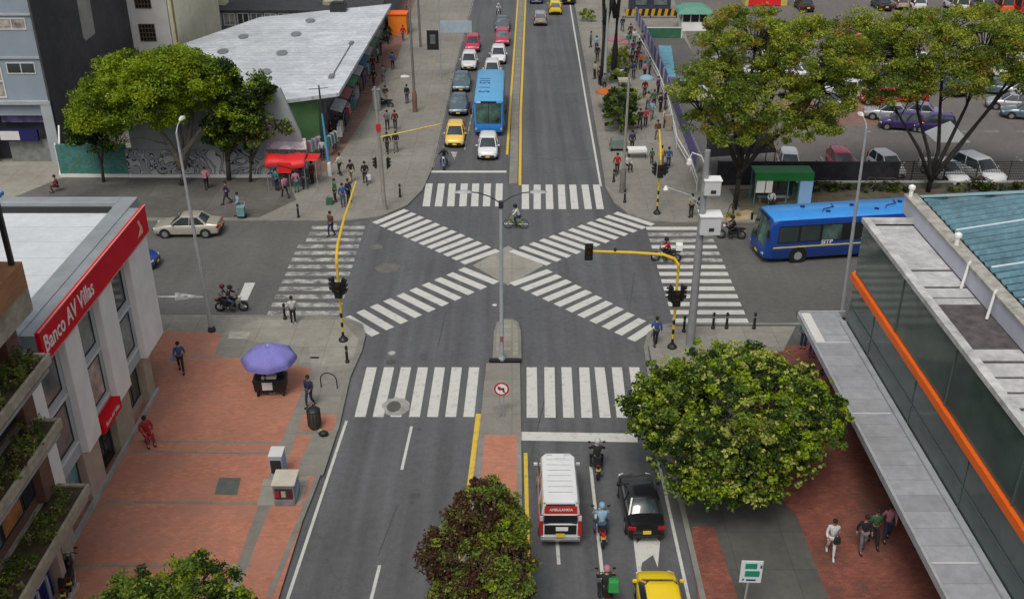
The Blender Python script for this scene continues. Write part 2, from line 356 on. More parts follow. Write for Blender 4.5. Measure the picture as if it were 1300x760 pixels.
# south: stripes run along Y
S = [(459, 497), ]
xs = [-7.32, -6.27, -5.2, -4.15, -3.1, -2.05, -1.0 - 0.0]
o = MB()
for px_t, px_b in ((472, 457), (494, 480), (515.5, 502.5), (537, 526), (558.5, 549), (580, 572), (602, 595)):
    a = at(px_t, 466); b = at(px_b, 529); quad(o, a, b, 0.53)
struct('crosswalk_south', o, M['paint'])
o = MB()
for px_t, px_b in ((675, 675.5), (697.5, 698.5), (719, 722), (741.5, 745), (761, 768.5), (783, 790), (805, 814)):
    quad(o, at(px_t, 466), at(px_b, 530), 0.53)
struct('crosswalk_south_east', o, M['paint'])
o = MB()
for px_t, px_b in ((545, 541), (560.5, 556.5), (574.5, 572), (589.5, 587.5), (604, 602.5), (619, 617.5), (634, 633)):
    quad(o, at(px_t, 233), at(px_b, 262), 0.52)
struct('crosswalk_north', o, M['paint'])
o = MB()
for px_t, px_b in ((667, 667), (682, 682), (697, 698), (712.5, 714), (727, 730), (742.5, 747), (757, 762)):
    quad(o, at(px_t, 234.5), at(px_b, 265.5), 0.52)
struct('crosswalk_north_east', o, M['paint'])
# west & east: stripes run along X
def xw_side(name, x0f, x1f, ys, worn, m1, m2, extra=()):
    o = MB()
    for i, y in enumerate(ys):
        o.sheet([(x0f(y), y-0.26), (x1f(y), y-0.26), (x1f(y), y+0.26), (x0f(y), y+0.26)], MZ, 1 if i in worn else 0)
    struct(name, o, [m1, m2])
ys_w = [52.1 + i*1.02 for i in range(13)]
xw_side('crosswalk_west', lambda y: -14.0 if y < 62 else -13.6, lambda y: -10.0 if y > 56 else -9.9, ys_w, {0, 1, 5, 7, 8, 11}, M['paint_worn'], M['paint_worn'])
ys_e = [51.2 + i*1.0 for i in range(14)]
xw_side('crosswalk_east', lambda y: 9.1, lambda y: 13.35, ys_e, {8, 9, 11, 12}, M['paint'], M['paint_worn'])
# diagonals: stripes are bars from image measurements (near end, far end)
def diag(name, a0, a1, b0, b1, n, wd=0.5, m='paint'):
    """n bars; the bars' one ends run from a0 to a1, the other ends from b0 to b1 (pixels on the ground)"""
    o = MB()
    for i in range(n):
        t = i/(n-1)
        A = [a0[k] + (a1[k]-a0[k])*t for k in (0, 1)]; B = [b0[k] + (b1[k]-b0[k])*t for k in (0, 1)]
        quad(o, A, B, wd)
    struct(name, o, M[m])
diag('crosswalk_diagonal_northwest', at(475.5, 283.5), at(587, 334), at(516, 266.5), at(632, 317.5), 12, 0.5)
diag('crosswalk_diagonal_northeast', at(829, 285.5), at(697, 335.5), at(781, 270), at(649, 318), 12, 0.5)
diag('crosswalk_diagonal_southwest', at(477, 425), at(630, 359), at(439.5, 402), at(585.5, 341), 10, 0.56)
diag('crosswalk_diagonal_southeast', at(801, 431.5), at(650, 361), at(830, 413), at(698, 343.5), 11, 0.54)
# stop lines
o = MB(); a, b = at(545, 218), at(643, 218); o.sheet([(a[0], a[1]-.22), (b[0], a[1]-.22), (b[0], a[1]+.22), (a[0], a[1]+.22)], MZ)
a, b = at(661, 554), at(810, 560); o.sheet([(a[0], a[1]-.3), (b[0], a[1]-.45), (b[0], a[1]+.25), (a[0], a[1]+.4)], MZ); struct('stop_line', o, M['paint'])
# lane lines
def line(name, pts, wd, m, z=MZ): strip(name, pts, wd, m, z)
line('edge_line_southwest', [(-7.94, 41.2), (-8.48, 29.3), (-9.3, 10)], 0.13, M['paint'])
line('edge_line_southeast', [(6.62, 38), (6.68, 29.3), (6.8, 10)], 0.13, M['paint'])
line('edge_line_northeast', [(6.62, 72.0), (6.85, 90), (7.5, 133), (8.8, 200)], 0.16, M['paint'])
line('edge_line_northwest', [(-6.15, 76), (-5.75, 110), (-5.1, 140), (-3.9, 200)], 0.12, M['paint_worn'])
line('lane_line', [at(522.5, 541), at(510, 596)], 0.13, M['paint']); line('lane_line', [at(482, 717), at(470, 765)], 0.13, M['paint'])
line('lane_line', [at(750, 592), at(768, 760), (4.2, 20)], 0.14, M['paint']); line('lane_line', [at(706.5, 676), at(709.5, 716)], 0.14, M['paint'])
line('lane_line', [at(804, 668), at(812, 735)], 0.12, M['paint'])
line('lane_line', [at(590, 190), at(604, 120)], 0.1, M['paint_worn'])
line('median_line_south', [at(608, 525), at(598, 607), (-2.05, 30), (-2.4, 20)], 0.28, M['paint_y'], 0.008); line('median_line_south_east', [(0.62, 38.6), (0.64, 29.3), (0.7, 10)], 0.17, M['paint_y'], 0.008)
line('median_line_north_west', [(-0.40, 79), (-0.2, 90), (0.78, 140), (2.3, 220)], 0.2, M['paint_y'], 0.008); line('median_line_north_east', [(0.58, 72.2), (0.78, 90), (1.78, 140), (3.4, 220)], 0.22, M['paint_y'], 0.008)
# arrows
def arrow_poly(pts, name='road_arrow', m='paint', px=True): struct(name, MB().sheet([at(*p) for p in pts] if px else pts, 0.010), M[m])
arrow_poly([(812, 735), (808, 690), (826, 671), (838, 688), (835, 720), (829, 704), (815, 714)])
arrow_poly([(200, 375.5), (222, 375.5), (222, 371), (262, 377), (222, 381), (222, 377.5), (200, 377.5)], m='paint_worn')
arrow_poly([(302, 381), (311, 359), (324, 359), (314, 381)])
arrow_poly([(572, 193), (581, 193), (577, 203)], m='paint_worn')
arrow_poly([(1090, 157), (1098, 157), (1096, 170), (1092, 170)], m='paint_worn')
# manhole and repairs
def blob(name, cx, cy, rx, ry, m, z=0.004, n=22, jag=0.12):
    c = at(cx, cy); c2 = at(cx+rx, cy); c3 = at(cx, cy-ry); RX = c2[0]-c[0]; RY = c3[1]-c[1]
    struct(name, MB().sheet([(c[0]+RX*(1+rnd.uniform(-jag, jag))*math.cos(2*math.pi*i/n), c[1]+RY*(1+rnd.uniform(-jag, jag))*math.sin(2*math.pi*i/n)) for i in range(n)], z), m)
gr = mat('road_repair', (0.13, 0.13, 0.12), 0.9, var=0.2, scale=2); gd = mat('road_repair_dark', (0.062, 0.064, 0.066), 0.9, var=0.15, scale=2)
blob('manhole_collar', 503, 516, 17, 12, mat('collar', (0.30, 0.30, 0.27), 0.9, var=0.3, scale=2), 0.010); blob('manhole_cover', 500, 516, 9, 7, mat('iron_cover', (0.12, 0.12, 0.11), 0.7, 0.4), 0.014, jag=0)
blob('road_repair', 493, 340, 16, 6, gr); blob('road_repair', 478, 313, 8, 3, gr); blob('road_repair', 826, 403, 5, 2, gr); blob('road_repair', 497, 448, 5, 3, M['paint_worn']); blob('road_repair', 628, 387, 3, 1.5, M['paint']); blob('road_repair', 721, 272, 4, 2, gr)
for a, b in (((556, 440), (566, 396)), ((700, 470), (660, 640)), ((800, 385), (806, 345)), ((505, 640), (480, 705))): line('tar_seam', [at(*a), at(*b)], 0.06, gd, 0.004)
# parking bay lines
for x in (968, 1010): pass
o = MB()
for i in range(14): quad(o, (22+i*2.6, 73.6), (22+i*2.6, 78.2), 0.1, Z3)
for i in range(10): quad(o, (24+i*2.7, 84.5), (25.2+i*2.7, 84.5), 0.14, Z3+0.001)
struct('parking_markings', o, M['paint_worn'])
patch('pavement_blue_mark', [(836, 58), (852, 58), (858, 98), (842, 98)], mat('blue_floor_paint', (0.12, 0.30, 0.38), 0.8, var=0.3, scale=2), Z3+0.002)

# tyre marks, oil drips and dark patches left by traffic: shapes with an outline of their own
oil = mat('oil_stain', (0.072, 0.073, 0.074), 0.7, var=0.35, scale=3); worn = mat('polished_lane', (0.128, 0.130, 0.130), 0.7, var=0.2, scale=2)
for i in range(24):
    lane = rnd.choice([(-6.6, 20), (-4.4, 20), (2.1, 25), (5.2, 25), (-4.6, 90), (-2.2, 90), (2.6, 90), (5.0, 90)]); px_, y_ = lane[0]+rnd.uniform(-.35, .35), lane[1]+rnd.uniform(8, 40)
    if 49 < y_ < 75: continue
    q = rnd.uniform(.08, .28); struct('oil_stain', MB().sheet([(px_+q*(1+rnd.uniform(-.3, .3))*math.cos(2*math.pi*k/11), y_+q*rnd.uniform(1, 1.6)*math.sin(2*math.pi*k/11)) for k in range(11)], .0022+i*.00002), oil)
# ------------------------------------------------------------------ more materials
M['white_wall'] = mat('white_wall', (0.74, 0.74, 0.71), 0.8, var=0.07, scale=1.0, var2=0.08, scale2=0.3)
M['white_roof'] = grid_mat('white_roof_membrane', (0.56, 0.59, 0.61), (0.46, 0.48, 0.49), 60, 1.7, 0.05, var=0.08, var2=0.10, tone=0.03, stain=(0.46, 0.49, 0.5))
M['grey_metal'] = mat('grey_metal', (0.30, 0.33, 0.34), 0.55, 0.3, var=0.15, scale=0.8)
M['grey_panel'] = mat('grey_panel', (0.38, 0.42, 0.44), 0.6, var=0.08, scale=1.0)
M['red_sign'] = mat('red_sign', (0.60, 0.006, 0.018), 0.6, var=0.08, scale=2, spec=.15)
M['white_paint'] = mat('white_paint', (0.75, 0.75, 0.73), 0.5, var=0.04)
M['stone'] = mat('beige_stone', (0.36, 0.32, 0.24), 0.8, var=0.15, scale=1.5)
M['stone_pink'] = mat('pink_stone', (0.42, 0.33, 0.27), 0.8, var=0.12, scale=1.5)
M['dark_frame'] = mat('dark_frame', (0.025, 0.027, 0.03), 0.5, var=0)
M['white_frame'] = mat('white_frame', (0.6, 0.6, 0.58), 0.6, var=0.05)
M['black'] = mat('black_plastic', (0.014, 0.014, 0.015), 0.5, var=0)
def glass_mat(name, col, rough=0.06, spec=0.6, var=0.5, scale=0.7, metal=0.0):
    m = mat(name, col, rough, metal, var=var, scale=scale, spec=spec); return m
M['glass'] = glass_mat('window_glass', (0.035, 0.042, 0.045))
M['glass_g'] = glass_mat('window_glass_grey', (0.13, 0.155, 0.16), 0.12)
M['glass_dk'] = glass_mat('window_glass_dark', (0.012, 0.014, 0.016), 0.08)
M['glass_teal'] = glass_mat('window_film_teal', (0.10, 0.24, 0.24), 0.2)
M['curtain'] = glass_mat('curtained_glass', (0.30, 0.28, 0.25), 0.25, var=0.6, scale=1.6)
M['facade_glass'] = glass_mat('facade_glass', (0.062, 0.088, 0.082), 0.10, 0.42, var=0.4, scale=0.35)
M['orange'] = mat('orange_band', (0.80, 0.13, 0.006), 0.5, var=0.06, scale=1)
M['orange_brick'] = grid_mat('orange_brick', (0.42, 0.19, 0.085), (0.3, 0.2, 0.13), 0.26, 0.08, 0.01, var=0.12, axes='yz', offset=0.5)
M['brown_brick'] = grid_mat('brown_brick', (0.17, 0.078, 0.052), (0.13, 0.1, 0.08), 0.26, 0.08, 0.01, var=0.15, axes='yz', offset=0.5)
M['old_concrete'] = mat('old_concrete', (0.34, 0.31, 0.235), 0.9, var=0.25, scale=1.2, var2=0.2, scale2=4)
M['grey_concrete'] = mat('grey_concrete', (0.31, 0.30, 0.28), 0.85, var=0.2, scale=1.0)
M['soil'] = mat('potting_soil', (0.07, 0.055, 0.03), 0.95, var=0.4, scale=3)
M['lead'] = mat('roof_bitumen', (0.042, 0.044, 0.046), 0.9, var=0.3, scale=1.2)
M['render_blue'] = mat('blue_grey_render', (0.235, 0.285, 0.335), 0.8, var=0.07, scale=0.6)
M['render_dark'] = mat('dark_grey_render', (0.062, 0.060, 0.064), 0.9, var=0.22, scale=0.5, var2=0.18, scale2=2.5)
M['cream'] = mat('cream_render', (0.66, 0.63, 0.47), 0.85, var=0.1, scale=0.4, var2=0.1, scale2=2)
M['white_render'] = mat('white_render', (0.60, 0.60, 0.57), 0.85, var=0.08, scale=0.8)
M['navy'] = mat('navy_sign', (0.012, 0.012, 0.09), 0.5, var=0.1)
M['green_wall'] = mat('green_wall', (0.07, 0.16, 0.06), 0.8, var=0.2, scale=1)
M['orange_rust'] = mat('rusty_blind', (0.33, 0.13, 0.045), 0.8, var=0.4, scale=2)

def xbox(o, x0, x1, y0, y1, z0, z1, m=0): return o.bb(min(x0, x1), max(x0, x1), min(y0, y1), max(y0, y1), min(z0, z1), max(z0, z1), m)
def window(parent, ax, P, out_, a0, a1, z0, z1, frame, glass, nx=1, nz=1, fw=0.06, name='window'):
    """ax 'x': pane lies in the plane x=P spanning y a0..a1; out_ is +1/-1 outward"""
    f = MB(); p = MB(); d = 0.05*out_
    def bx(o, b0, b1, c0, c1, d0, d1):
        if ax == 'x': xbox(o, P+d0, P+d1, b0, b1, c0, c1)
        else: xbox(o, b0, b1, P+d0, P+d1, c0, c1)
    bx(f, a0, a1, z0, z0+fw, 0.0, d); bx(f, a0, a1, z1-fw, z1, 0.0, d)
    bx(f, a0, a0+fw, z0+fw, z1-fw, 0.0, d); bx(f, a1-fw, a1, z0+fw, z1-fw, 0.0, d)
    for i in range(1, nx):
        c = a0+(a1-a0)*i/nx; bx(f, c-fw/2, c+fw/2, z0+fw, z1-fw, 0.0, d*0.9)
    for i in range(1, nz):
        c = z0+(z1-z0)*i/nz; bx(f, a0+fw, a1-fw, c-fw/2, c+fw/2, 0.0, d*0.85)
    bx(p, a0+fw, a1-fw, z0+fw, z1-fw, 0.0, d*0.4)
    fo = f.build(name, frame, parent); p.build('pane', glass, fo); return fo

def text_mesh(name, body, size, M4, m, parent=None, ext=0.01, bold=0.0, xs=1.0, align='LEFT'):
    cu = bpy.data.curves.new('t', 'FONT'); cu.body = body; cu.size = size; cu.extrude = ext; cu.offset = bold; cu.align_x = align; cu.resolution_u = 2
    to = bpy.data.objects.new('t', cu); COL.objects.link(to); bpy.context.view_layer.update()
    me = bpy.data.meshes.new_from_object(to.evaluated_get(bpy.context.evaluated_depsgraph_get()))
    bpy.data.objects.remove(to); me.transform(Matrix.Diagonal((xs, 1, 1, 1))); me.transform(M4); me.name = name
    me.materials.clear(); me.materials.append(m)
    o = bpy.data.objects.new(name, me); COL.objects.link(o)
    if parent: o.parent = parent
    return o
def basis(origin, xdir, ydir):
    x = Vector(xdir).normalized(); y = Vector(ydir).normalized(); z = x.cross(y)
    return Matrix(((x.x, y.x, z.x, origin[0]), (x.y, y.y, z.y, origin[1]), (x.z, y.z, z.z, origin[2]), (0, 0, 0, 1)))

# ------------------------------------------------------------------ bank building (south-west)
bank = thing('bank_building', 'white bank building with tall pillars and a long red name sign beside the brick plaza', 'building', (-17.5, 38, 0))
bank.location = (0, 0, 0)
def fw(o, name, m, p, **k): return o.build(name, m, p, **k)
o = MB(); xbox(o, -44, -17.85, 31.62, 45.1, 2.6, 8.75); xbox(o, -44, -18.15, 45.1, 46.6, 2.6, 8.75); fw(o, 'wall', M['grey_panel'], bank)
o = MB(); xbox(o, -44, -18.1, 31.62, 43.5, 0.1, 2.6); fw(o, 'ground_floor_wall', M['stone_pink'], bank)
o = MB(); xbox(o, -44, -18.9, 31.9, 45.9, 8.75, 8.80); roof = fw(o, 'roof', M['white_roof'], bank)
o = MB(); xbox(o, -18.9, -18.12, 31.62, 46.6, 8.75, 9.35); xbox(o, -44, -18.9, 45.9, 46.6, 8.75, 9.35); fw(o, 'parapet', M['grey_metal'], bank, bevel=0.03)
o = MB(); xbox(o, -44, -19.2, 45.84, 45.9, 8.8, 9.12); xbox(o, -18.96, -18.9, 31.7, 45.84, 8.8, 9.2); fw(o, 'gutter', M['dark_frame'], bank)
piers = [(42.6, 45.2), (38.7, 40.3), (35.0, 36.4), (31.62, 32.6)]
for i, (a, b) in enumerate(piers):
    o = MB(); xbox(o, -17.85, -17.5, a, b, 2.62, 8.4)
    if i == 0: xbox(o, -20.5, -17.86, 45.1, 45.2, 2.62, 8.4)
    fw(o, 'pillar', M['white_wall'], bank, bevel=0.03)
for i, (a, b) in enumerate([(42.6, 43.5), (38.5, 40.4), (34.9, 36.5), (31.62, 32.7)]):
    o = MB(); xbox(o, -18.1, -17.75, a, b, 0.1, 2.6); fw(o, 'stone_base', M['stone'] if i < 2 else M['stone_pink'], bank, bevel=0.02)
o = MB(); xbox(o, -17.75, -17.6, 31.7, 43.6, 0.1, 0.34); fw(o, 'plinth', M['grey_concrete'], bank)
bays = [(40.35, 42.55), (36.45, 38.65), (32.65, 34.95)]
for bi, (a, b) in enumerate(bays):
    window(bank, 'x', -17.85, 1, a+0.12, b-0.35, 6.0, 8.0, M['dark_frame'], M['glass_g'] if bi != 0 else M['glass'])
    window(bank, 'x', -17.85, 1, a+0.12, b-0.35, 3.55, 5.45, M['dark_frame'], M['curtain'] if bi == 1 else M['glass_g'])
    for z_ in (5.5, 3.2): o = MB(); xbox(o, -17.85, -17.79, a+0.03, b-0.03, z_, z_+.09); fw(o, 'sill', M['white_frame'], bank)
window(bank, 'x', -18.1, 1, 40.5, 42.4, 0.75, 2.35, M['dark_frame'], M['glass'], 2)
dr = window(bank, 'x', -18.1, 1, 36.7, 38.4, 0.12, 2.3, M['dark_frame'], M['glass_dk'], 2, 2, 0.12, 'door')
window(bank, 'x', -18.1, 1, 32.8, 34.8, 0.95, 2.5, M['dark_frame'], M['glass_teal'], 1)
xb_ = MB(); xbox(xb_, -18.12, -17.56, 33.0, 45.3, 8.42, 9.30); fw(xb_, 'sign_backing', M['grey_metal'], bank)
sg = MB(); xbox(sg, -17.56, -17.38, 33.0, 45.35, 8.12, 9.42); so = fw(sg, 'name_sign', M['red_sign'], bank, bevel=0.03)
e = MB(); xbox(e, -17.42, -17.36, 32.98, 45.37, 9.42, 9.46); xbox(e, -17.42, -17.36, 32.98, 45.37, 8.08, 8.12); fw(e, 'sign_edge', mat('pale_red_edge', (0.62, 0.25, 0.22), 0.5, var=0), so)
text_mesh('lettering', 'Banco AV Villas', 0.98, basis((-17.372, 33.2, 8.45), (0, 1, 0), (0, 0, 1)), M['white_paint'], so, 0.006, 0.012, 0.80)
lg = MB(); lg.add([(-17.365, 43.75, 8.4), (-17.365, 44.5, 8.4), (-17.365, 44.5, 8.66), (-17.365, 44.22, 9.14), (-17.365, 44.0, 9.14), (-17.365, 44.22, 8.72)], [(0, 1, 2, 5), (5, 2, 3, 4)]); fw(lg, 'logo', mat('logo_orange', (0.8, 0.42, 0.28), 0.5, var=0), so)
s2 = MB(); xbox(s2, -17.85, -17.45, 36.6, 38.75, 2.42, 3.02); s2o = fw(s2, 'door_sign', M['red_sign'], bank, bevel=0.02)
text_mesh('lettering', 'Banco AV Villas', 0.30, basis((-17.44, 36.85, 2.62), (0, 1, 0), (0, 0, 1)), M['white_paint'], s2o, 0.004, 0.0, 0.85)

# ------------------------------------------------------------------ balcony building (far south-west)
bal = thing('balcony_building', 'old brick and concrete building with planted balconies at the left edge of the photo', 'building')
o = MB(); xbox(o, -40, -17.7, 5, 31.55, 0.1, 13.2); fw(o, 'wall', M['brown_brick'], bal)
o = MB(); xbox(o, -17.7, -16.45, 5, 31.3, 12.2, 13.15); fw(o, 'brick_band', M['orange_brick'], bal, bevel=0.02)
o = MB(); xbox(o, -17.7, -16.55, 5, 31.5, 11.2, 12.18); fw(o, 'concrete_band', M['old_concrete'], bal, bevel=0.03)
leafs = []
for (z0, z1, yn, xo) in ((9.15, 9.55, 31.4, -16.3), (6.6, 7.0, 31.1, -16.3), (3.05, 3.45, 31.9, -16.25)):
    o = MB(); xbox(o, xo-0.12, xo, 5, yn, z0, z1); xbox(o, -17.7, xo-0.16, 5, yn, z0, z0+0.16); xbox(o, -17.7, xo-0.16, yn-0.16, yn, z0+0.16, z1); xbox(o, -17.72, -17.55, 5, yn-0.16, z0+0.16, z1)
    b = fw(o, 'balcony', M['old_concrete'] if z0 > 3 else M['grey_concrete'], bal, bevel=0.02)
    o = MB(); xbox(o, -17.55, xo-0.12, 5, yn-0.16, z1-0.22, z1-0.08); fw(o, 'soil', M['soil'], b)
    o = MB(); xbox(o, xo-0.5, xo-0.12, 5, yn-0.1, z0-0.30, z0-0.16); fw(o, 'ledge', M['grey_concrete'], b)
    leafs.append((b, z1, yn, xo))
for (z0, z1) in ((9.75, 11.15), (7.2, 8.6), (3.9, 6.0)):
    y = 30.6; k = 0
    while y > 8:
        if z0 == 3.9 and k == 0: window(bal, 'x', -17.7, 1, y-0.9, y, z0, z1, M['dark_frame'], M['glass'], 1, 1)
        elif z0 == 3.9 and k == 1: window(bal, 'x', -17.7, 1, y-1.6, y, z0, z1, M['dark_frame'], M['orange_rust'], 1, 1, name='blind')
        else: window(bal, 'x', -17.7, 1, y-1.6, y, z0, z1, M['dark_frame'], [M['glass'], M['glass_dk'], M['glass_g']][k % 3], 2, 2 if k % 2 else 1)
        y -= 1.0 if (z0 == 3.9 and k == 0) else 1.7
        k += 1
o = MB(); xbox(o, -17.7, -17.35, 30.65, 31.5, 3.5, 12.1); fw(o, 'brick_pier', M['brown_brick'], bal)
o = MB(); xbox(o, -17.7, -17.3, 30.7, 31.5, 0.1, 2.7); fw(o, 'stone_base', M['stone'], bal)
o = MB(); xbox(o, -17.7, -16.9, 29.6, 29.95, 0.1, 2.7); xbox(o, -17.7, -16.5, 20, 29.95, 0.1, 0.28); fw(o, 'shop_column', mat('pink_concrete', (0.42, 0.33, 0.28), 0.8, var=0.15), bal, bevel=0.03)
o = MB(); xbox(o, -17.7, -17.2, 10, 29.3, 0.3, 2.7); sp = fw(o, 'shop_panel', mat('blue_shop_panel', (0.016, 0.02, 0.16), 0.4, var=0.8, scale=1.2), bal)
o = MB(); 
for y in (29.0, 28.2, 26.6): xbox(o, -17.2, -17.12, y-0.1, y, 0.3, 2.7)
xbox(o, -17.2, -17.12, 24, 29.0, 1.5, 1.58); fw(o, 'shop_frame', M['grey_panel'], sp)
o = MB(); xbox(o, -30, -17.7, 5, 31.55, 13.2, 13.3); fw(o, 'roof_terrace', M['lead'], bal)
o = MB()
for y in (31.1, 29.4, 27.7, 26.0, 24.0): xbox(o, -16.75, -16.6, y-0.15, y, 13.15, 15.4)
for y in (30.4, 29.9, 28.8, 28.2): xbox(o, -16.95, -16.9, y-0.04, y, 13.15, 15.4)
xbox(o, -16.75, -16.6, 10, 31.1, 15.4, 15.55); xbox(o, -16.95, -16.9, 10, 31.0, 14.1, 14.15); fw(o, 'pergola_frame', M['dark_frame'], bal)
o = MB(); xbox(o, -30, -16.5, 22, 31.3, 15.55, 15.68); fw(o, 'pergola_roof', mat('blue_canopy', (0.10, 0.25, 0.50), 0.6, var=0.1), bal)

# ------------------------------------------------------------------ glass building (south-east)
gb = thing('glass_building', 'dark green glass building with an orange band, a white parapet and a teal ribbed roof', 'building')
o = MB(); xbox(o, 16.72, 19.1, 10, 44.75, 0.1, 8.6); xbox(o, 19.12, 60, 5, 46.0, 0.1, 8.6); fw(o, 'wall', M['render_dark'], gb)
o = MB(); xbox(o, 16.6, 16.7, 10, 44.8, 0.14, 5.70); xbox(o, 16.6, 16.7, 10, 44.8, 6.12, 8.75); xbox(o, 16.7, 19.1, 44.76, 44.8, 0.14, 8.75); gf = fw(o, 'glass_facade', M['facade_glass'], gb)
o = MB()
for y in [41.5, 36.0, 30.5, 25.0]: xbox(o, 16.57, 16.6, y-0.02, y+0.02, 0.2, 5.6)
for y in [39.0, 33.2, 27.2, 21.2]: xbox(o, 16.55, 16.6, y-0.02, y+0.02, 6.15, 8.7)
xbox(o, 16.56, 16.59, 10, 44.8, 4.35, 4.39)
fw(o, 'glazing_bars', mat('glazing_bar', (0.075, 0.11, 0.10), 0.4, 0.1, var=0), gf)
o = MB(); xbox(o, 16.46, 16.72, 10, 45.0, 5.70, 6.08); bo = fw(o, 'orange_band', M['orange'], gb, bevel=0.02)
o = MB(); xbox(o, 16.62, 16.72, 10, 45.02, 6.085, 6.12); fw(o, 'flashing', M['white_frame'], bo)
o = MB(); xbox(o, 16.5, 16.85, 10, 44.9, 8.76, 8.98); xbox(o, 16.85, 19.1, 44.6, 44.9, 8.76, 8.98); fw(o, 'roof_edge', mat('stained_capping', (0.44, 0.44, 0.42), 0.7, var=0.4, scale=1.5), gb)
M['roof_dark'] = mat('roof_gravel', (0.085, 0.075, 0.075), 0.95, var=0.4, scale=2.5)
o = MB(); xbox(o, 16.85, 19.1, 10, 44.6, 8.6, 8.66); rf = fw(o, 'roof', M['roof_dark'], gb)
o = MB()
M['membrane'] = mat('roof_membrane', (0.42, 0.42, 0.42), 0.8, var=0.25, scale=0.9, var2=0.15, scale2=4)
for a, b in ((39.9, 44.6), (38.3, 39.7), (37.3, 38.1), (36.7, 37.2), (32.3, 33.1), (31.2, 32.1), (30.2, 31.05), (29.2, 30.05), (27.9, 29.0), (26, 27.7)):
    MB().prism([(17.0, a), (18.85, a), (18.85, b), (17.0, b)], 8.66, 8.68).build('roof_sheet', M['membrane'], rf)
pass
o = MB(); xbox(o, 18.9, 19.12, 10, 46.2, 8.7, 9.5); xbox(o, 19.12, 19.2, 46.0, 46.2, 8.6, 9.5); fw(o, 'inner_wall', mat('lavender_render', (0.46, 0.47, 0.54), 0.8, var=0.08, scale=0.8), gb)
o = MB(); xbox(o, 18.85, 19.45, 10, 46.3, 9.5, 9.62); fw(o, 'coping', mat('weathered_coping', (0.33, 0.32, 0.28), 0.8, var=0.35, scale=2.5), gb)
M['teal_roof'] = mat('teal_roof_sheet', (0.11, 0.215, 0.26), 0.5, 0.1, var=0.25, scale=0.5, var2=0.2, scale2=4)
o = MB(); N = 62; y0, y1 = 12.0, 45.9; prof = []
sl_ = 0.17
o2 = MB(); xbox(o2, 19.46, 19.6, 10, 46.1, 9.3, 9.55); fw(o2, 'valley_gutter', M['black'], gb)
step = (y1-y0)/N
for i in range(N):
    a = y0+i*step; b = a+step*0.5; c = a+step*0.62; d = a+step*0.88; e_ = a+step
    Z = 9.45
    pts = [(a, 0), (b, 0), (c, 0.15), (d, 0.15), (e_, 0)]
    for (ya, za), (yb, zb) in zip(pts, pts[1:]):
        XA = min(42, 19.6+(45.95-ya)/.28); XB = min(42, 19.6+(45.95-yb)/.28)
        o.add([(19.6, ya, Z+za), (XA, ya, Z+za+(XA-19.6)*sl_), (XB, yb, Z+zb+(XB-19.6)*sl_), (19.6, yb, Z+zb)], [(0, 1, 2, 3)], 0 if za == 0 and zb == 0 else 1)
tr = fw(o, 'ribbed_roof', [mat('teal_pan_painted_shade', (.028, .07, .095), .55, .1, var=.35, scale=.6, var2=.2, scale2=4), M['teal_roof']], gb)  # pan faces coloured darker, painting in the shade between the ribs
o = MB()
for y in (42.0, 38.2, 35.3):
    X1 = 42; X1 = min(42, 19.6+(45.9-y)/.28); o.add([(19.7, y-0.07, 9.62), (X1, y-.07, 9.62+(X1-19.7)*sl_), (X1, y+.07, 9.62+(X1-19.7)*sl_), (19.7, y+0.07, 9.62)], [(0, 1, 2, 3)])
fw(o, 'translucent_strip', mat('pale_sheet', (0.55, 0.62, 0.66), 0.5, var=0.1), tr)
o = MB(); o.add([(19.5, 46.1, 9.62), (42, 39.8, 9.64+22.4*sl_), (42, 39.2, 9.66+22.4*sl_), (19.5, 45.75, 9.64)], [(0, 1, 2, 3)]); fw(o, 'ridge_flashing', mat('teal_flashing', (0.2, 0.33, 0.36), 0.5, var=0.1), tr)
for (y, a, b) in ((38.6, 36.9, 8.72), (36.0, 34.4, 8.72)):
    o = MB(); o.tube([(19.0, y, 9.66), (18.9, y-0.1, 9.66), (18.55, y-0.6, 8.7)], 0.06, 8); fw(o, 'roof_pipe', M['white_frame'], gb)
for (x, y) in ((19.05, 46.0), (19.1, 40.4)):
    o = MB(); o.lathe([(0.10, 0), (0.10, 0.35), (0.16, 0.37), (0.16, 0.5), (0.05, 0.58)], (x, y, 9.62), 10); fw(o, 'vent_cowl', M['white_paint'], gb)
M['canopy'] = grid_mat('canopy_sheet', (0.285, 0.295, 0.31), (0.23, 0.24, 0.25), 30, 0.95, 0.03, var=0.14, var2=0.16, tone=0.12)
o = MB(); xbox(o, 14.55, 16.55, 20, 46.0, 3.15, 3.3); cn = fw(o, 'entrance_canopy', M['canopy'], gb)
o = MB(); xbox(o, 14.45, 14.56, 20, 46.1, 3.05, 3.36); xbox(o, 14.45, 16.9, 46.0, 46.12, 3.05, 3.36); xbox(o, 16.3, 16.55, 20, 45.0, 3.31, 3.42); fw(o, 'canopy_edge', mat('pale_metal_edge', (0.38, 0.40, 0.41), 0.5, 0.2, var=0.15), cn)
o = MB()
for y in (43.0, 36.9, 27.6): xbox(o, 14.6, 16.2, y-0.02, y+0.02, 3.30, 3.325)
fw(o, 'canopy_seams', M['white_frame'], cn)
o = MB()
xbox(o, 14.6, 15.05, 43.0, 45.9, 3.30, 3.335); fw(o, 'canopy_patch', M['white_frame'], cn)
for y in (44, 40, 36, 32, 28, 24):
    o = MB(); o.tube([(16.1, y, 0.1), (16.1, y, 3.15)], 0.08, 8); fw(o, 'canopy_post', M['dark_frame'], gb)

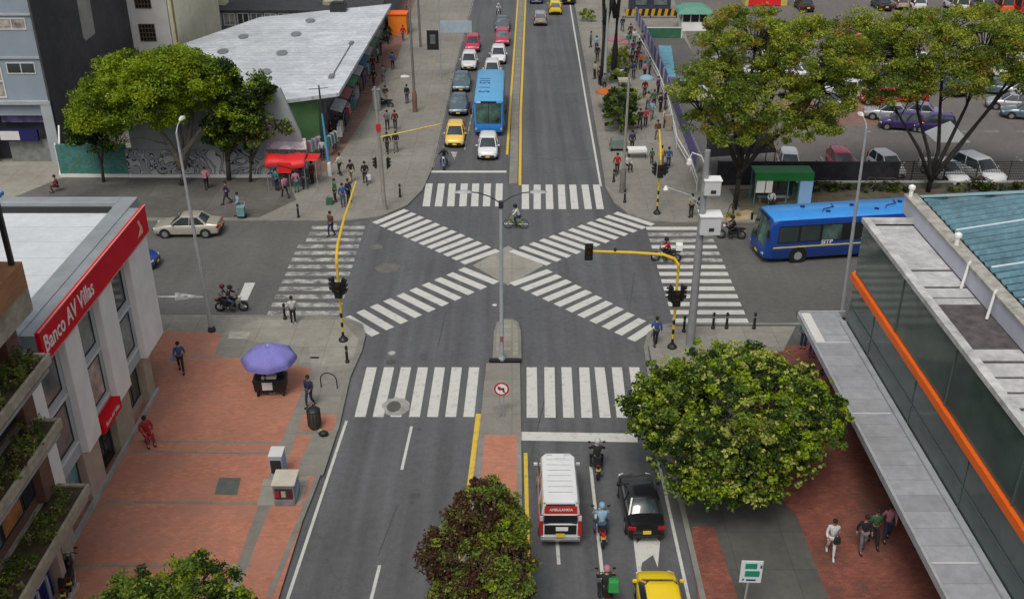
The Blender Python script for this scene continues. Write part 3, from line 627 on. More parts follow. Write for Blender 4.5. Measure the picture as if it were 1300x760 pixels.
# ------------------------------------------------------------------ apartment block (north-west)
ap = thing('apartment_block', 'blue grey apartment block with a dark blank side wall and a navy shop front below', 'building')
FY = 76.9
o = MB(); xbox(o, -75, -35.35, FY+0.02, 96, 3.9, 24); fw(o, 'wall', M['render_blue'], ap)
o = MB(); xbox(o, -35.35, -35.2, FY-0.2, 96, 0.1, 24); sw = fw(o, 'side_wall', M['render_dark'], ap)
o = MB(); o.add([(-35.19, 85.6, 24), (-35.19, 85.0, 8.0), (-35.19, 85.4, 7.6), (-35.19, 87.6, 7.7), (-35.19, 88.4, 24)], [(0, 1, 2, 3, 4)]); fw(o, 'plaster_patch', M['grey_concrete'], sw)
o = MB(); o.add([(-35.19, 88.8, 4.2), (-35.19, 89.6, 5.6), (-35.19, 90.2, 5.4), (-35.19, 89.7, 4.0), (-35.19, 88.9, 2.9)], [(0, 1, 2, 3, 4)]); fw(o, 'plaster_patch', M['grey_concrete'], sw)
o = MB(); xbox(o, -75, -35.2, FY-0.35, FY+0.02, 4.85, 5.1); xbox(o, -36.0, -35.2, FY-0.32, FY, 0.1, 4.85); 
for zf in (8.3, 11.5, 14.7, 17.9): xbox(o, -75, -35.35, FY-0.1, FY+0.02, zf, zf+0.14)
fw(o, 'floor_bands', mat('pale_blue_band', (0.33, 0.36, 0.38), 0.7, var=0.1), ap)
for k, zb in enumerate((7.15, 10.45, 13.65, 16.8, 20)):
    window(ap, 'y', FY+0.02, -1, -38.05, -35.9, zb, zb+0.85, M['white_frame'], M['curtain'] if k == 1 else M['glass'], 2, 1)
for k in range(5):
    zb = 5.3+3.2*k
    for xx in (-38.5, -44.5, -47.2, -53.5, -56.2):
        window(ap, 'y', FY+0.02, -1, xx-2.4, xx, zb, zb+2.6, M['white_frame'], [M['curtain'], M['glass'], M['glass_dk']][(k) % 3], 3, 2, 0.09)
o = MB(); xbox(o, -75, -36.0, FY+0.9, FY+1.1, 0.1, 4.84); fw(o, 'shop_front', mat('dark_shop_interior', (0.035, 0.035, 0.045), 0.6, var=0.5, scale=1), ap)
o = MB(); xbox(o, -39.6, -36.4, FY+0.5, FY+0.8, 3.2, 4.5); fw(o, 'shop_poster', mat('shop_poster', (0.11, 0.095, 0.20), 0.6, var=0.9, scale=1.1), ap)
o = MB(); xbox(o, -75, -36.7, FY-0.3, FY-0.05, 1.95, 2.85); ns = fw(o, 'shop_sign', M['navy'], ap)
o = MB(); xbox(o, -39.6, -38.1, FY-0.34, FY-0.3, 2.05, 2.75); fw(o, 'sign_plate', M['white_frame'], ns)
o = MB(); xbox(o, -39.3, -36.2, FY+0.2, FY+0.4, 0.1, 1.9); 
fw(o, 'roller_shutter', mat('shutter', (0.19, 0.20, 0.19), 0.6, var=0.3, scale=2), ap)
o = MB(); xbox(o, -40.9, -40.5, FY-0.3, FY, 0.1, 4.85); xbox(o, -41.6, -40.95, FY+0.1, FY+0.6, 0.1, 1.9); fw(o, 'shop_column', M['grey_panel'], ap)

wb = thing('white_house', 'white rendered house with barred brown windows behind the dark side wall', 'building')
o = MB(); xbox(o, -50, -31.6, 96.1, 101, 0.1, 22); fw(o, 'wall', M['white_render'], wb)
for zb in (5.0, 8.0, 11.0, 14.0): window(wb, 'y', 96.1, -1, -34.5, -33.0, zb, zb+1.6, mat('brown_bars', (0.10, 0.075, 0.04), 0.6, var=0), M['glass_dk'], 5, 4, 0.07)
cb = thing('cream_house', 'tall cream house with a blank side wall behind the green trees', 'building')
o = MB(); xbox(o, -50, -31.0, 101.1, 111, 0.1, 22); xbox(o, -31.5, -30.9, 96.0, 101.1, 0.1, 22); fw(o, 'wall', M['cream'], cb)
o = MB(); xbox(o, -31.1, -30.95, 95.85, 96.0, 0.1, 22); fw(o, 'drainpipe', mat('brown_pipe', (0.2, 0.16, 0.07), 0.7, var=0.1), cb)

lb = thing('low_grey_building', 'low grey building with a black roof and small windows behind the market roof', 'building')
o = MB(); xbox(o, -34.0, -14.6, 114, 150, 0.1, 3.9); fw(o, 'wall', mat('slate_render', (0.13, 0.15, 0.17), 0.8, var=0.15), lb)
o = MB(); xbox(o, -34.2, -14.4, 113.8, 150.5, 3.9, 4.1); fw(o, 'roof', M['lead'], lb)
x = -33.0; k = 0
while x < -16:
    window(lb, 'y', 114, -1, x, x+1.3, 2.45, 3.8, M['white_frame'] if k % 3 else M['grey_panel'], [M['glass_g'], M['curtain'], M['glass']][k % 3], 2, 1, 0.09); x += 1.5; k += 1
o = MB(); xbox(o, -36.0, -34.3, 112.5, 116, 0.1, 7.5); fw(o, 'stair_tower', mat('dark_blue_render', (0.09, 0.10, 0.13), 0.8, var=0.3, scale=2), lb)
o = MB(); xbox(o, -33.5, -31.8, 116.5, 118, 4.1, 4.7); fw(o, 'roof_box', M['cream'], lb)
o = MB(); xbox(o, -26.5, -25.0, 120, 121.5, 4.1, 4.9); fw(o, 'roof_box', M['stone'], lb)
o = MB(); xbox(o, -21, -18.8, 116.5, 118, 4.1, 4.5); fw(o, 'roof_box', M['old_concrete'], lb)
wh = thing('white_shed', 'small white roofed shed behind the far tip of the market roof', 'shed')
o = MB(); xbox(o, -18.3, -15.6, 121, 128, 4.1, 5.4); fw(o, 'wall', M['white_render'], wh)
o = MB(); xbox(o, -18.4, -15.5, 120.9, 128.1, 5.4, 5.5); fw(o, 'roof', M['white_roof'], wh)
kf = thing('orange_kiosk', 'bright orange kiosk on the pavement past the far tip of the market roof', 'kiosk')
o = MB(); xbox(o, -14.2, -12.1, 119.5, 121.5, 0.12, 2.4); fw(o, 'body', mat('kiosk_orange', (0.75, 0.2, 0.015), 0.6, var=0.1), kf)
o = MB(); xbox(o, -14.3, -12.0, 119.4, 121.6, 2.4, 2.5); fw(o, 'roof', M['orange'], kf)

# ------------------------------------------------------------------ market hall
mk = thing('market_hall', 'long white roofed market hall with roof lights along the north-west pavement', 'building')
A = at(363, 127, 5.0); B = at(430, 118, 5.0); T = at(497, 5, 5.0); Wp = at(232, 56, 5.0); Nn = at(330, 22, 5.0)
poly = [A, B, T, Nn, Wp, (-27.5, 88)]
M['market_roof'] = grid_mat('market_roof', (0.50, 0.53, 0.56), (0.31, 0.34, 0.36), 90, 0.9, 0.045, var=0.14, var2=0.16, scale2=.18, tone=.04, stain=(.36, .38, .40))
import mathutils.geometry as mg
def in_poly(x, y, P):
    c = False; n = len(P)
    for i in range(n):
        x1, y1 = P[i]; x2, y2 = P[(i+1) % n]
        if (y1 > y) != (y2 > y) and x < (x2-x1)*(y-y1)/(y2-y1)+x1: c = not c
    return c
o = MB(); o.prism(poly, 4.72, 5.0); rfm = fw(o, 'roof', M['market_roof'], mk)
# shallow standing ridges that follow the roof
d = (Vector(T)-Vector(B)).normalized(); 
o = MB()
for k in range(1, 9):
    a = Vector(A).lerp(Vector(Wp), k/9.0); b = Vector(B).lerp(Vector(T), 0.0)
for k in range(1, 12):
    t = k/12; a = Vector(A).lerp(Vector(Wp), t); b = Vector(B).lerp(Vector(T), t)
    a = a.lerp(b, 0.04); b = a.lerp(b, 0.97); n = Vector((-(b-a).y, (b-a).x)).normalized()*0.16
    o.add([(*(a-n), 5.0), (*(b-n), 5.0), (*b, 5.05), (*a, 5.05), (*(b+n), 5.0), (*(a+n), 5.0)], [(0, 1, 2, 3), (3, 2, 4, 5)])
fw(o, 'roof_ridges', M['market_roof'], rfm)
for (x, y) in ((337, 92), (358, 68), (376, 44), (394, 27), (309, 47), (283, 66)):
    c = at(x, y, 5.0); o = MB()
    ang = math.atan2(d.y, d.x)
    P = []
    for i in range(14):
        t = 2*math.pi*i/14; u, v = 0.5*math.cos(t), 1.0*math.sin(t)
        P.append((c[0]+u, c[1]+v*0.9-u*0.3))
    o.prism(P, 5.0, 5.09); fw(o, 'roof_light', mat('roof_light', (0.17, 0.18, 0.19), 0.4, var=0.2), mk)
for a, b in (((421, 97), (446, 55)),):
    o = MB(); pa, pb = at(*a, 5.08), at(*b, 5.08); o.tube([(*pa, 5.06), (*pb, 5.06)], 0.05, 6); o.box((*pa, 5.1), (0.4, 1.0, 0.16)); o.box((*pb, 5.1), (0.35, 1.0, 0.16)); fw(o, 'roof_conduit', mat('conduit_grey', (0.16, 0.17, 0.18), 0.7, var=0.1), mk)
o = MB(); c = at(430, 14, 5.0); o.box((*c, 5.4), (1.6, 1.4, 0.8)); o.box((*c, 5.85), (1.2, 1.0, 0.2)); fw(o, 'roof_vent', M['dark_frame'], mk)
# walls under the roof, set back from the eaves
ins = [(-18.6, 79.6), (-15.2, 80.8), (-14.3, 112.0), (-25.8, 106.0), (-29.6, 95.2)]
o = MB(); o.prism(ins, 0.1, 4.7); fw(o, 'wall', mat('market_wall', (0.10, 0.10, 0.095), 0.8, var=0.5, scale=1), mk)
o = MB(); o.prism([(-17.3, 77.6), (-15.3, 79.0), (-15.3, 80.6), (-18.2, 79.4)], 0.1, 4.6); fw(o, 'corner_stall', M['green_wall'], mk)
for i in range(8):
    y = 82+i*3.7; o = MB(); o.add([(-14.9, y, 2.9), (-13.95, y, 2.6), (-13.95, y+3.2, 2.6), (-14.9, y+3.2, 2.9), (-14.9, y, 2.84), (-13.95, y, 2.54), (-13.95, y+3.2, 2.54), (-14.9, y+3.2, 2.84)], [(0, 1, 2, 3), (7, 6, 5, 4), (0, 4, 5, 1), (1, 5, 6, 2), (2, 6, 7, 3), (3, 7, 4, 0)])
    c_ = [(0.35, 0.36, 0.38), (0.30, 0.10, 0.10), (0.08, 0.22, 0.10), (0.4, 0.4, 0.42), (0.06, 0.14, 0.25), (0.36, 0.33, 0.3), (0.10, 0.25, 0.12), (0.3, 0.3, 0.3)][i]
    fw(o, 'awning', mat('awning_%d' % i, c_, 0.8, var=0.2, scale=2), mk)

# graffiti walls along the north pavement
def graffiti_mat(name, base, c2, sc=1.1, ink=(0.015, 0.015, 0.018)):
    m = bpy.data.materials.new(name); m.use_nodes = True; t, N, L, b = nodes_of(m); b.inputs['Roughness'].default_value = 0.8
    tc = N.new('ShaderNodeTexCoord'); n = N.new('ShaderNodeTexNoise'); n.inputs['Scale'].default_value = sc; n.inputs['Detail'].default_value = 1.5; n.inputs['Distortion'].default_value = 1.8
    L.new(tc.outputs['Object'], n.inputs['Vector'])
    r = N.new('ShaderNodeValToRGB'); r.color_ramp.interpolation = 'CONSTANT'; el = r.color_ramp.elements
    el[0].position = 0; el[0].color = (*base, 1); el[1].position = 0.42; el[1].color = (*ink, 1)
    for p, c in ((0.445, c2), (0.51, ink), (0.535, base), (0.6, ink), (0.62, c2)):
        e = el.new(p); e.color = (*c, 1)
    L.new(n.outputs['Fac'], r.inputs[0]); L.new(r.outputs[0], b.inputs['Base Color']); return m
gw = thing('graffiti_wall', 'tall pale wall with a painted black and white graffiti base behind the street trees', 'wall')
def yprism(o, pts, y0, y1, m=0):
    n = len(pts); P = [(x, y0, z) for x, z in pts] + [(x, y1, z) for x, z in pts]
    return o.add(P, [tuple(range(n)), tuple(range(n, 2*n))[::-1]] + [(i, (i+1) % n, n+(i+1) % n, n+i) for i in range(n)], m)
o = MB(); yprism(o, [(-28.5, 2.3), (-28.5, 5.2), (-18.8, 6.6), (-16.9, 6.95), (-15.75, 3.5), (-15.6, 2.3)], 73.7, 74.0); fw(o, 'sheet_wall', mat('corrugated_grey', (0.30, 0.33, 0.34), 0.6, var=0.12, scale=0.6), gw)
o = MB(); xbox(o, -29.0, -15.5, 73.6, 74.1, 0.35, 2.3); fw(o, 'painted_base', graffiti_mat('graffiti_mono', (0.40, 0.41, 0.41), (0.26, 0.27, 0.30), .55), gw)
o = MB(); xbox(o, -29.0, -15.5, 73.5, 74.15, 0.12, 0.35); fw(o, 'plinth', M['white_render'], gw)
gt = thing('teal_graffiti_wall', 'low teal painted graffiti wall with a white plinth beside the pale plaza', 'wall')
o = MB(); xbox(o, -34.2, -29.05, 73.7, 74.1, 0.35, 2.6); fw(o, 'painted_wall', graffiti_mat('graffiti_teal', (0.03, 0.15, 0.14), (0.05, 0.19, 0.19), 0.6, (0.09, 0.14, 0.05)), gt)
o = MB(); xbox(o, -34.2, -29.05, 73.55, 74.15, 0.12, 0.35); fw(o, 'plinth', M['white_render'], gt)
o = MB(); o.tube([(-34.4, 74.0, 0.1), (-34.9, 76.6, 3.2)], 0.07, 8); o.tube([(-34.25, 73.9, 0.1), (-34.25, 73.9, 2.7)], 0.08, 8); fw(o, 'white_post', M['white_paint'], gt)

# ------------------------------------------------------------------ north-east: kiosk, fences, shelter
kb = thing('ticket_kiosk', 'small white kiosk with a rounded green roof at the car park entrance', 'kiosk', (21.3, 122.6, 0.12))
o = MB(); o.box((0, 0, 0.5), (3.0, 2.2, 1.0)); fw(o, 'counter', M['white_wall'], kb)
o = MB(); 
for x in (-1.45, -0.5, 0.5, 1.45):
    for y in (-1.05, 1.05): o.box((x, y, 1.5), (0.1, 0.1, 1.0))
fw(o, 'posts', M['white_frame'], kb)
o = MB(); o.box((0, 0, 1.45), (2.7, 1.9, 0.85)); fw(o, 'window', M['glass_dk'], kb)
o = MB(); o.loft([[(-2.1, y*1.7, 2.0), (2.1, y*1.7, 2.0), (1.9, y*1.5, 2.35), (1.0, y*1.2, 2.8), (-1.0, y*1.2, 2.8), (-1.9, y*1.5, 2.35)] for y in (-1, 1)]); fw(o, 'roof', mat('green_roof', (0.10, 0.27, 0.20), 0.6, var=0.12), kb, bevel=0.05)
br = thing('striped_barrier', 'yellow and black striped barrier across the far end of the fenced lane', 'barrier', (17, 128.3, 0.12))
o = MB()
for i in range(16): 
    x = -3.2+i*0.4; o.add([(x, -0.05, 0.3), (x+0.4, -0.05, 0.3), (x+0.55, -0.05, 1.1), (x+0.15, -0.05, 1.1), (x, 0.05, 0.3), (x+0.4, 0.05, 0.3), (x+0.55, 0.05, 1.1), (x+0.15, 0.05, 1.1)], [(0, 1, 2, 3), (7, 6, 5, 4), (3, 2, 6, 7), (0, 4, 5, 1)], i % 2)
fw(o, 'board', [mat('stripe_yellow', (0.50, 0.28, 0.02), 0.6, var=0.1), M['black']], br)
o = MB(); 
for x in (-3.1, 0, 3.2): o.box((x, 0.1, 0.55), (0.1, 0.1, 1.1))
fw(o, 'posts', M['dark_frame'], br)
gh = thing('guard_booth', 'dark blue guard booth behind the striped barrier', 'booth', (17.2, 131.5, 0.12))
o = MB(); o.box((0, 0, 1.3), (5.0, 2.4, 2.6)); fw(o, 'body', mat('booth_blue', (0.035, 0.04, 0.07), 0.6, var=0.3), gh)
o = MB(); o.box((-1.2, -1.23, 1.6), (1.4, 0.06, 0.8)); o.box((1.2, -1.23, 1.6), (1.6, 0.06, 0.8)); fw(o, 'window', M['glass_g'], gh)
o = MB(); o.box((0, 0, 2.68), (5.3, 2.7, 0.14)); fw(o, 'roof', M['grey_panel'], gh)
pf = thing('purple_fence', 'long purple panelled fence between the crowded pavement and the car park lane', 'fence')
def wall_line(o, pts, z0, z1, th, m=0):
    for a, b in zip(pts, pts[1:]):
        a, b = Vector(a), Vector(b); d = (b-a).normalized(); n = Vector((-d.y, d.x))*th/2
        o.prism([tuple(a+n), tuple(b+n), tuple(b-n), tuple(a-n)], z0, z1, m)
    return o
PF = [(14.15, 74.5), (14.35, 82), (14.85, 98), (15.0, 112), (15.05, 126.5)]
fw(wall_line(MB(), PF, 0.3, 1.75, 0.10), 'panels', mat('purple_panel', (0.085, 0.075, 0.22), 0.5, var=0.2, scale=1.5), pf)
fw(wall_line(MB(), PF, 0.1, 0.3, 0.2), 'kerb', M['grey_concrete'], pf)
for i in range(18):
    t = i/17*52; y = 74.5+t; x = 14.15+0.9*(1-math.exp(-t/22)); o = MB(); o.box((x, y, 0.95), (0.16, 0.12, 1.75)); fw(o, 'post', M['grey_metal'], pf)
wr = thing('white_guard_rail', 'white tubular guard rail curving along the pavement beside the fence', 'railing')
o = MB(); P = [at(812, 45, 1), at(822, 62, 1), at(838, 92, 1), at(852, 130, 1), at(862, 175, 1), at(880, 205, 1), at(888, 228, 1)]
P = [(x-0.15, y, 1.05) for x, y in P]; o.tube(P, 0.05, 6); o.tube([(x, y, 0.6) for x, y, z in P], 0.035, 6); fw(o, 'rails', M['white_frame'], wr)
for p in P: 
    o = MB(); o.tube([(p[0], p[1], 0.1), (p[0], p[1], 1.05)], 0.04, 6); fw(o, 'post', M['white_frame'], wr)
gp = thing('green_gate_panel', 'dark green panel gate across the fenced lane', 'gate', (17.2, 118, 0.12))
o = MB(); o.box((0, 0, 0.6), (4.1, 0.1, 1.1)); fw(o, 'panel', mat('gate_green', (0.03, 0.13, 0.07), 0.6, var=0.2), gp)
o = MB(); o.box((0, 0, 1.18), (4.3, 0.14, 0.08)); o.box((-2.1, 0, 0.6), (0.12, 0.14, 1.2)); o.box((2.1, 0, 0.6), (0.12, 0.14, 1.2)); fw(o, 'frame', M['white_frame'], gp)
# car park fence on the south side: dark netting on posts, low wall and rail in front
cf = thing('car_park_fence', 'dark netted fence on posts along the street side of the car park', 'fence')
fw(wall_line(MB(), [(15.2, 71.9), (28.6, 71.9)], 0.15, 1.95, 0.04), 'netting', mat('dark_netting', (0.022, 0.022, 0.028), 0.9, var=0.5, scale=1.5), cf)
def net_mat():
    m = bpy.data.materials.new('wire_mesh'); m.use_nodes = True; t, N, L, b = nodes_of(m); b.inputs['Base Color'].default_value = (0.05, 0.05, 0.05, 1)
    tc = N.new('ShaderNodeTexCoord'); sx = N.new('ShaderNodeSeparateXYZ'); L.new(tc.outputs['Object'], sx.inputs[0])
    ws = []
    for ax, sc in (('X', 8.0), ('Z', 5.0)):
        a = N.new('ShaderNodeMath'); a.operation = 'MULTIPLY'; a.inputs[1].default_value = sc; L.new(sx.outputs[ax], a.inputs[0])
        f = N.new('ShaderNodeMath'); f.operation = 'FRACT'; L.new(a.outputs[0], f.inputs[0])
        g = N.new('ShaderNodeMath'); g.operation = 'LESS_THAN'; g.inputs[1].default_value = 0.26; L.new(f.outputs[0], g.inputs[0]); ws.append(g)
    mx = N.new('ShaderNodeMath'); mx.operation = 'MAXIMUM'; L.new(ws[0].outputs[0], mx.inputs[0]); L.new(ws[1].outputs[0], mx.inputs[1]); L.new(mx.outputs[0], b.inputs['Alpha']); return m
M['mesh'] = net_mat()
o = MB(); o.add([(28.6, 71.9, 0.5), (80, 71.9, 0.5), (80, 71.9, 1.9), (28.6, 71.9, 1.9)], [(0, 1, 2, 3)]); fw(o, 'wire_mesh', M['mesh'], cf)
o = MB(); o.tube([(15.2, 71.9, 1.97), (80, 71.9, 1.97)], 0.035, 6); fw(o, 'top_rail', M['dark_frame'], cf)
for i in range(26):
    o = MB(); o.tube([(15.2+i*2.4, 71.98, 0.1), (15.2+i*2.4, 71.98, 2.05)], 0.045, 6); fw(o, 'post', M['dark_frame'], cf)
lw = thing('low_garden_wall', 'low grey stained wall with a pale coping in front of the car park fence', 'wall')
fw(wall_line(MB(), [(20.9, 71.3), (80, 71.3)], 0.1, 0.6, 0.2), 'wall', mat('stained_wall', (0.085, 0.09, 0.075), 0.9, var=0.6, scale=1.2), lw)
fw(wall_line(MB(), [(20.9, 71.3), (80, 71.3)], 0.6, 0.68, 0.28), 'coping', M['grey_concrete'], lw)
sh = thing('bus_shelter', 'green roofed bus shelter with pale blue side panel behind the blue bus', 'bus shelter', (19.0, 68.0, 0.12))
o = MB(); o.box((0, 0.4, 2.5), (4.1, 1.5, 0.12)); o.box((0, -0.36, 2.3), (4.1, 0.08, 0.6)); fw(o, 'roof', mat('shelter_green', (0.012, 0.14, 0.03), 0.5, var=0.1), sh)
o = MB(); 
for x in (-1.95, -0.9, 0.35, 1.1): o.box((x, -0.3, 1.2), (0.07, 0.07, 2.4))
for x in (-1.95, 1.1): o.box((x, 1.05, 1.2), (0.07, 0.07, 2.4))
fw(o, 'posts', mat('shelter_teal', (0.05, 0.17, 0.16), 0.5, var=0), sh)
o = MB(); o.box((-0.4, 1.0, 1.2), (2.9, 0.03, 1.7)); fw(o, 'glass_panel', M['glass'], sh)
o = MB(); o.box((1.6, -0.3, 1.0), (0.9, 0.14, 2.0)); fw(o, 'poster_panel', mat('pale_blue_panel', (0.24, 0.42, 0.68), 0.5, var=0.05), sh)
o = MB(); o.box((-1.6, -0.35, 1.55), (0.6, 0.05, 0.9)); o.box((-1.0, -0.35, 1.55), (0.45, 0.05, 0.9)); fw(o, 'notice_panel', M['white_frame'], sh)
o = MB(); o.box((-0.4, 0.6, 0.45), (2.2, 0.4, 0.06)); o.box((-1.3, 0.6, 0.2), (0.06, 0.3, 0.42)); o.box((0.5, 0.6, 0.2), (0.06, 0.3, 0.42)); fw(o, 'bench', M['grey_metal'], sh)
cr = thing('red_container', 'large red container with yellow ends beyond the car park', 'container', (32.5, 136.5, 0.12))
o = MB(); o.box((0, 0, 1.35), (4.2, 2.6, 2.5)); fw(o, 'body', mat('container_red', (0.62, 0.02, 0.02), 0.5, var=0.1), cr)
o = MB(); o.box((2.5, 0, 1.35), (0.8, 2.6, 2.6)); o.box((-2.3, 0, 1.35), (0.4, 2.6, 2.6)); fw(o, 'end_frame', mat('container_yellow', (0.5, 0.42, 0.10), 0.5, var=0.1), cr)
bw = thing('far_yard_wall', 'low beige wall beyond the far row of parked cars', 'wall')
fw(wall_line(MB(), [(40, 147), (100, 147)], 0.1, 1.6, 0.3), 'wall', M['stone'], bw)

sa = thing('shade_awning', 'black shade cloth awning over the car spaces behind the tall olive tree', 'awning', (17.2, 74.6, 0.13))
o = MB(); o.add([(-2.6, -1.9, 1.9), (2.4, -1.9, 2.3), (2.6, 1.6, 2.6), (-2.2, 1.7, 2.2)], [(0, 1, 2, 3)]); q = o.build('cloth', mat('shade_cloth', (.012, .012, .014), .9, var=.3), sa); q.modifiers.new('thick', 'SOLIDIFY').thickness = .03
for x, y, z in ((-2.5, -1.8, 1.9), (2.3, -1.8, 2.3), (2.5, 1.5, 2.6), (-2.1, 1.6, 2.2)): MB().tube([(x, y, 0), (x, y, z)], .04, 6).build('pole', M['dark_frame'], sa)
# ------------------------------------------------------------------ vehicles
def paint(name, c, metal=0.0, rough=0.28): return mat('paint_'+name, c, rough, metal, var=0.05, scale=1.5, coat=0.6)
PA = dict(white=paint('white', (0.66, 0.67, 0.67)), silver=paint('silver', (0.36, 0.37, 0.38), 0.3), grey=paint('grey', (0.13, 0.14, 0.15), 0.3), black=paint('black', (0.012, 0.012, 0.014)),
          red=paint('red', (0.42, 0.02, 0.015)), blue=paint('blue', (0.015, 0.05, 0.24)), yellow=paint('yellow', (0.78, 0.55, 0.012)), taxi=paint('taxi_yellow', (0.74, 0.50, 0.09)),
          beige=paint('beige', (0.40, 0.375, 0.31), 0.2), teal=paint('blue_grey', (0.10, 0.15, 0.18), 0.3), purple=paint('purple', (0.035, 0.018, 0.105)), crimson=paint('crimson', (0.45, 0.03, 0.07)),
          green=paint('green', (0.03, 0.12, 0.09)), orange=paint('orange', (0.7, 0.11, 0.03)), lilac=paint('lilac', (0.18, 0.17, 0.26)))
M['tyre'] = mat('tyre_rubber', (0.016, 0.016, 0.017), 0.85, var=0.1)
M['rim'] = mat('wheel_rim', (0.33, 0.34, 0.35), 0.35, 0.6, var=0.05)
M['cglass'] = glass_mat('car_glass', (0.03, 0.042, 0.046), 0.05, 0.8, var=0.3)
M['cglass_l'] = glass_mat('car_glass_pale', (0.10, 0.14, 0.15), 0.08, 0.8, var=0.5, scale=3)
M['lamp_w'] = mat('headlight_glass', (0.55, 0.57, 0.6), 0.15, var=0); M['lamp_r'] = mat('tail_light_glass', (0.38, 0.01, 0.01), 0.2, var=0)
M['plate'] = mat('number_plate', (0.72, 0.50, 0.05), 0.5, var=0); M['chrome'] = mat('bright_metal', (0.45, 0.46, 0.47), 0.25, 0.8, var=0)
KINDS = {
 # stations: y, halfwidth, zbottom, ztop ; cabin: yRb, yRt, yFt, yFb, zbelt, zroof, wb, wr ; wheels
 'sedan': dict(st=[(-2.18, .66, .34, .70), (-2.12, .80, .27, .93), (-1.55, .85, .22, .99), (-0.9, .86, .2, .97), (0.7, .86, .2, .95), (1.25, .855, .22, .90), (1.9, .80, .25, .78), (2.12, .70, .28, .66), (2.2, .58, .34, .5)],
               cab=(-1.50, -0.88, 0.28, 1.02, .94, 1.42, .78, .58), wy=(-1.32, 1.35), wr=.31, L=4.4),
 'hatch': dict(st=[(-1.78, .64, .36, .80), (-1.74, .76, .28, .95), (-1.2, .81, .22, .98), (0.6, .81, .2, .97), (1.1, .80, .22, .93), (1.6, .76, .25, .80), (1.78, .66, .28, .66), (1.84, .55, .34, .5)],
               cab=(-1.72, -1.42, 0.30, 1.10, .95, 1.50, .75, .58), wy=(-1.15, 1.18), wr=.29, L=3.65),
 'suv': dict(st=[(-2.15, .72, .42, .95), (-2.1, .85, .32, 1.05), (-1.5, .9, .26, 1.08), (0.7, .9, .25, 1.07), (1.2, .89, .26, 1.04), (1.9, .84, .3, .92), (2.12, .74, .34, .76), (2.2, .62, .4, .58)],
             cab=(-2.08, -1.72, 0.35, 1.12, 1.05, 1.66, .84, .68), wy=(-1.32, 1.34), wr=.35, L=4.35),
 'van': dict(st=[(-2.36, .74, .42, 1.05), (-2.32, .84, .34, 1.12), (-1.5, .86, .28, 1.14), (1.0, .86, .28, 1.12), (1.6, .85, .3, 1.06), (2.1, .80, .32, .86), (2.3, .70, .36, .70), (2.36, .58, .42, .56)],
             cab=(-2.34, -2.18, 1.05, 1.85, 1.06, 2.02, .83, .70), wy=(-1.5, 1.5), wr=.33, L=4.7),
}
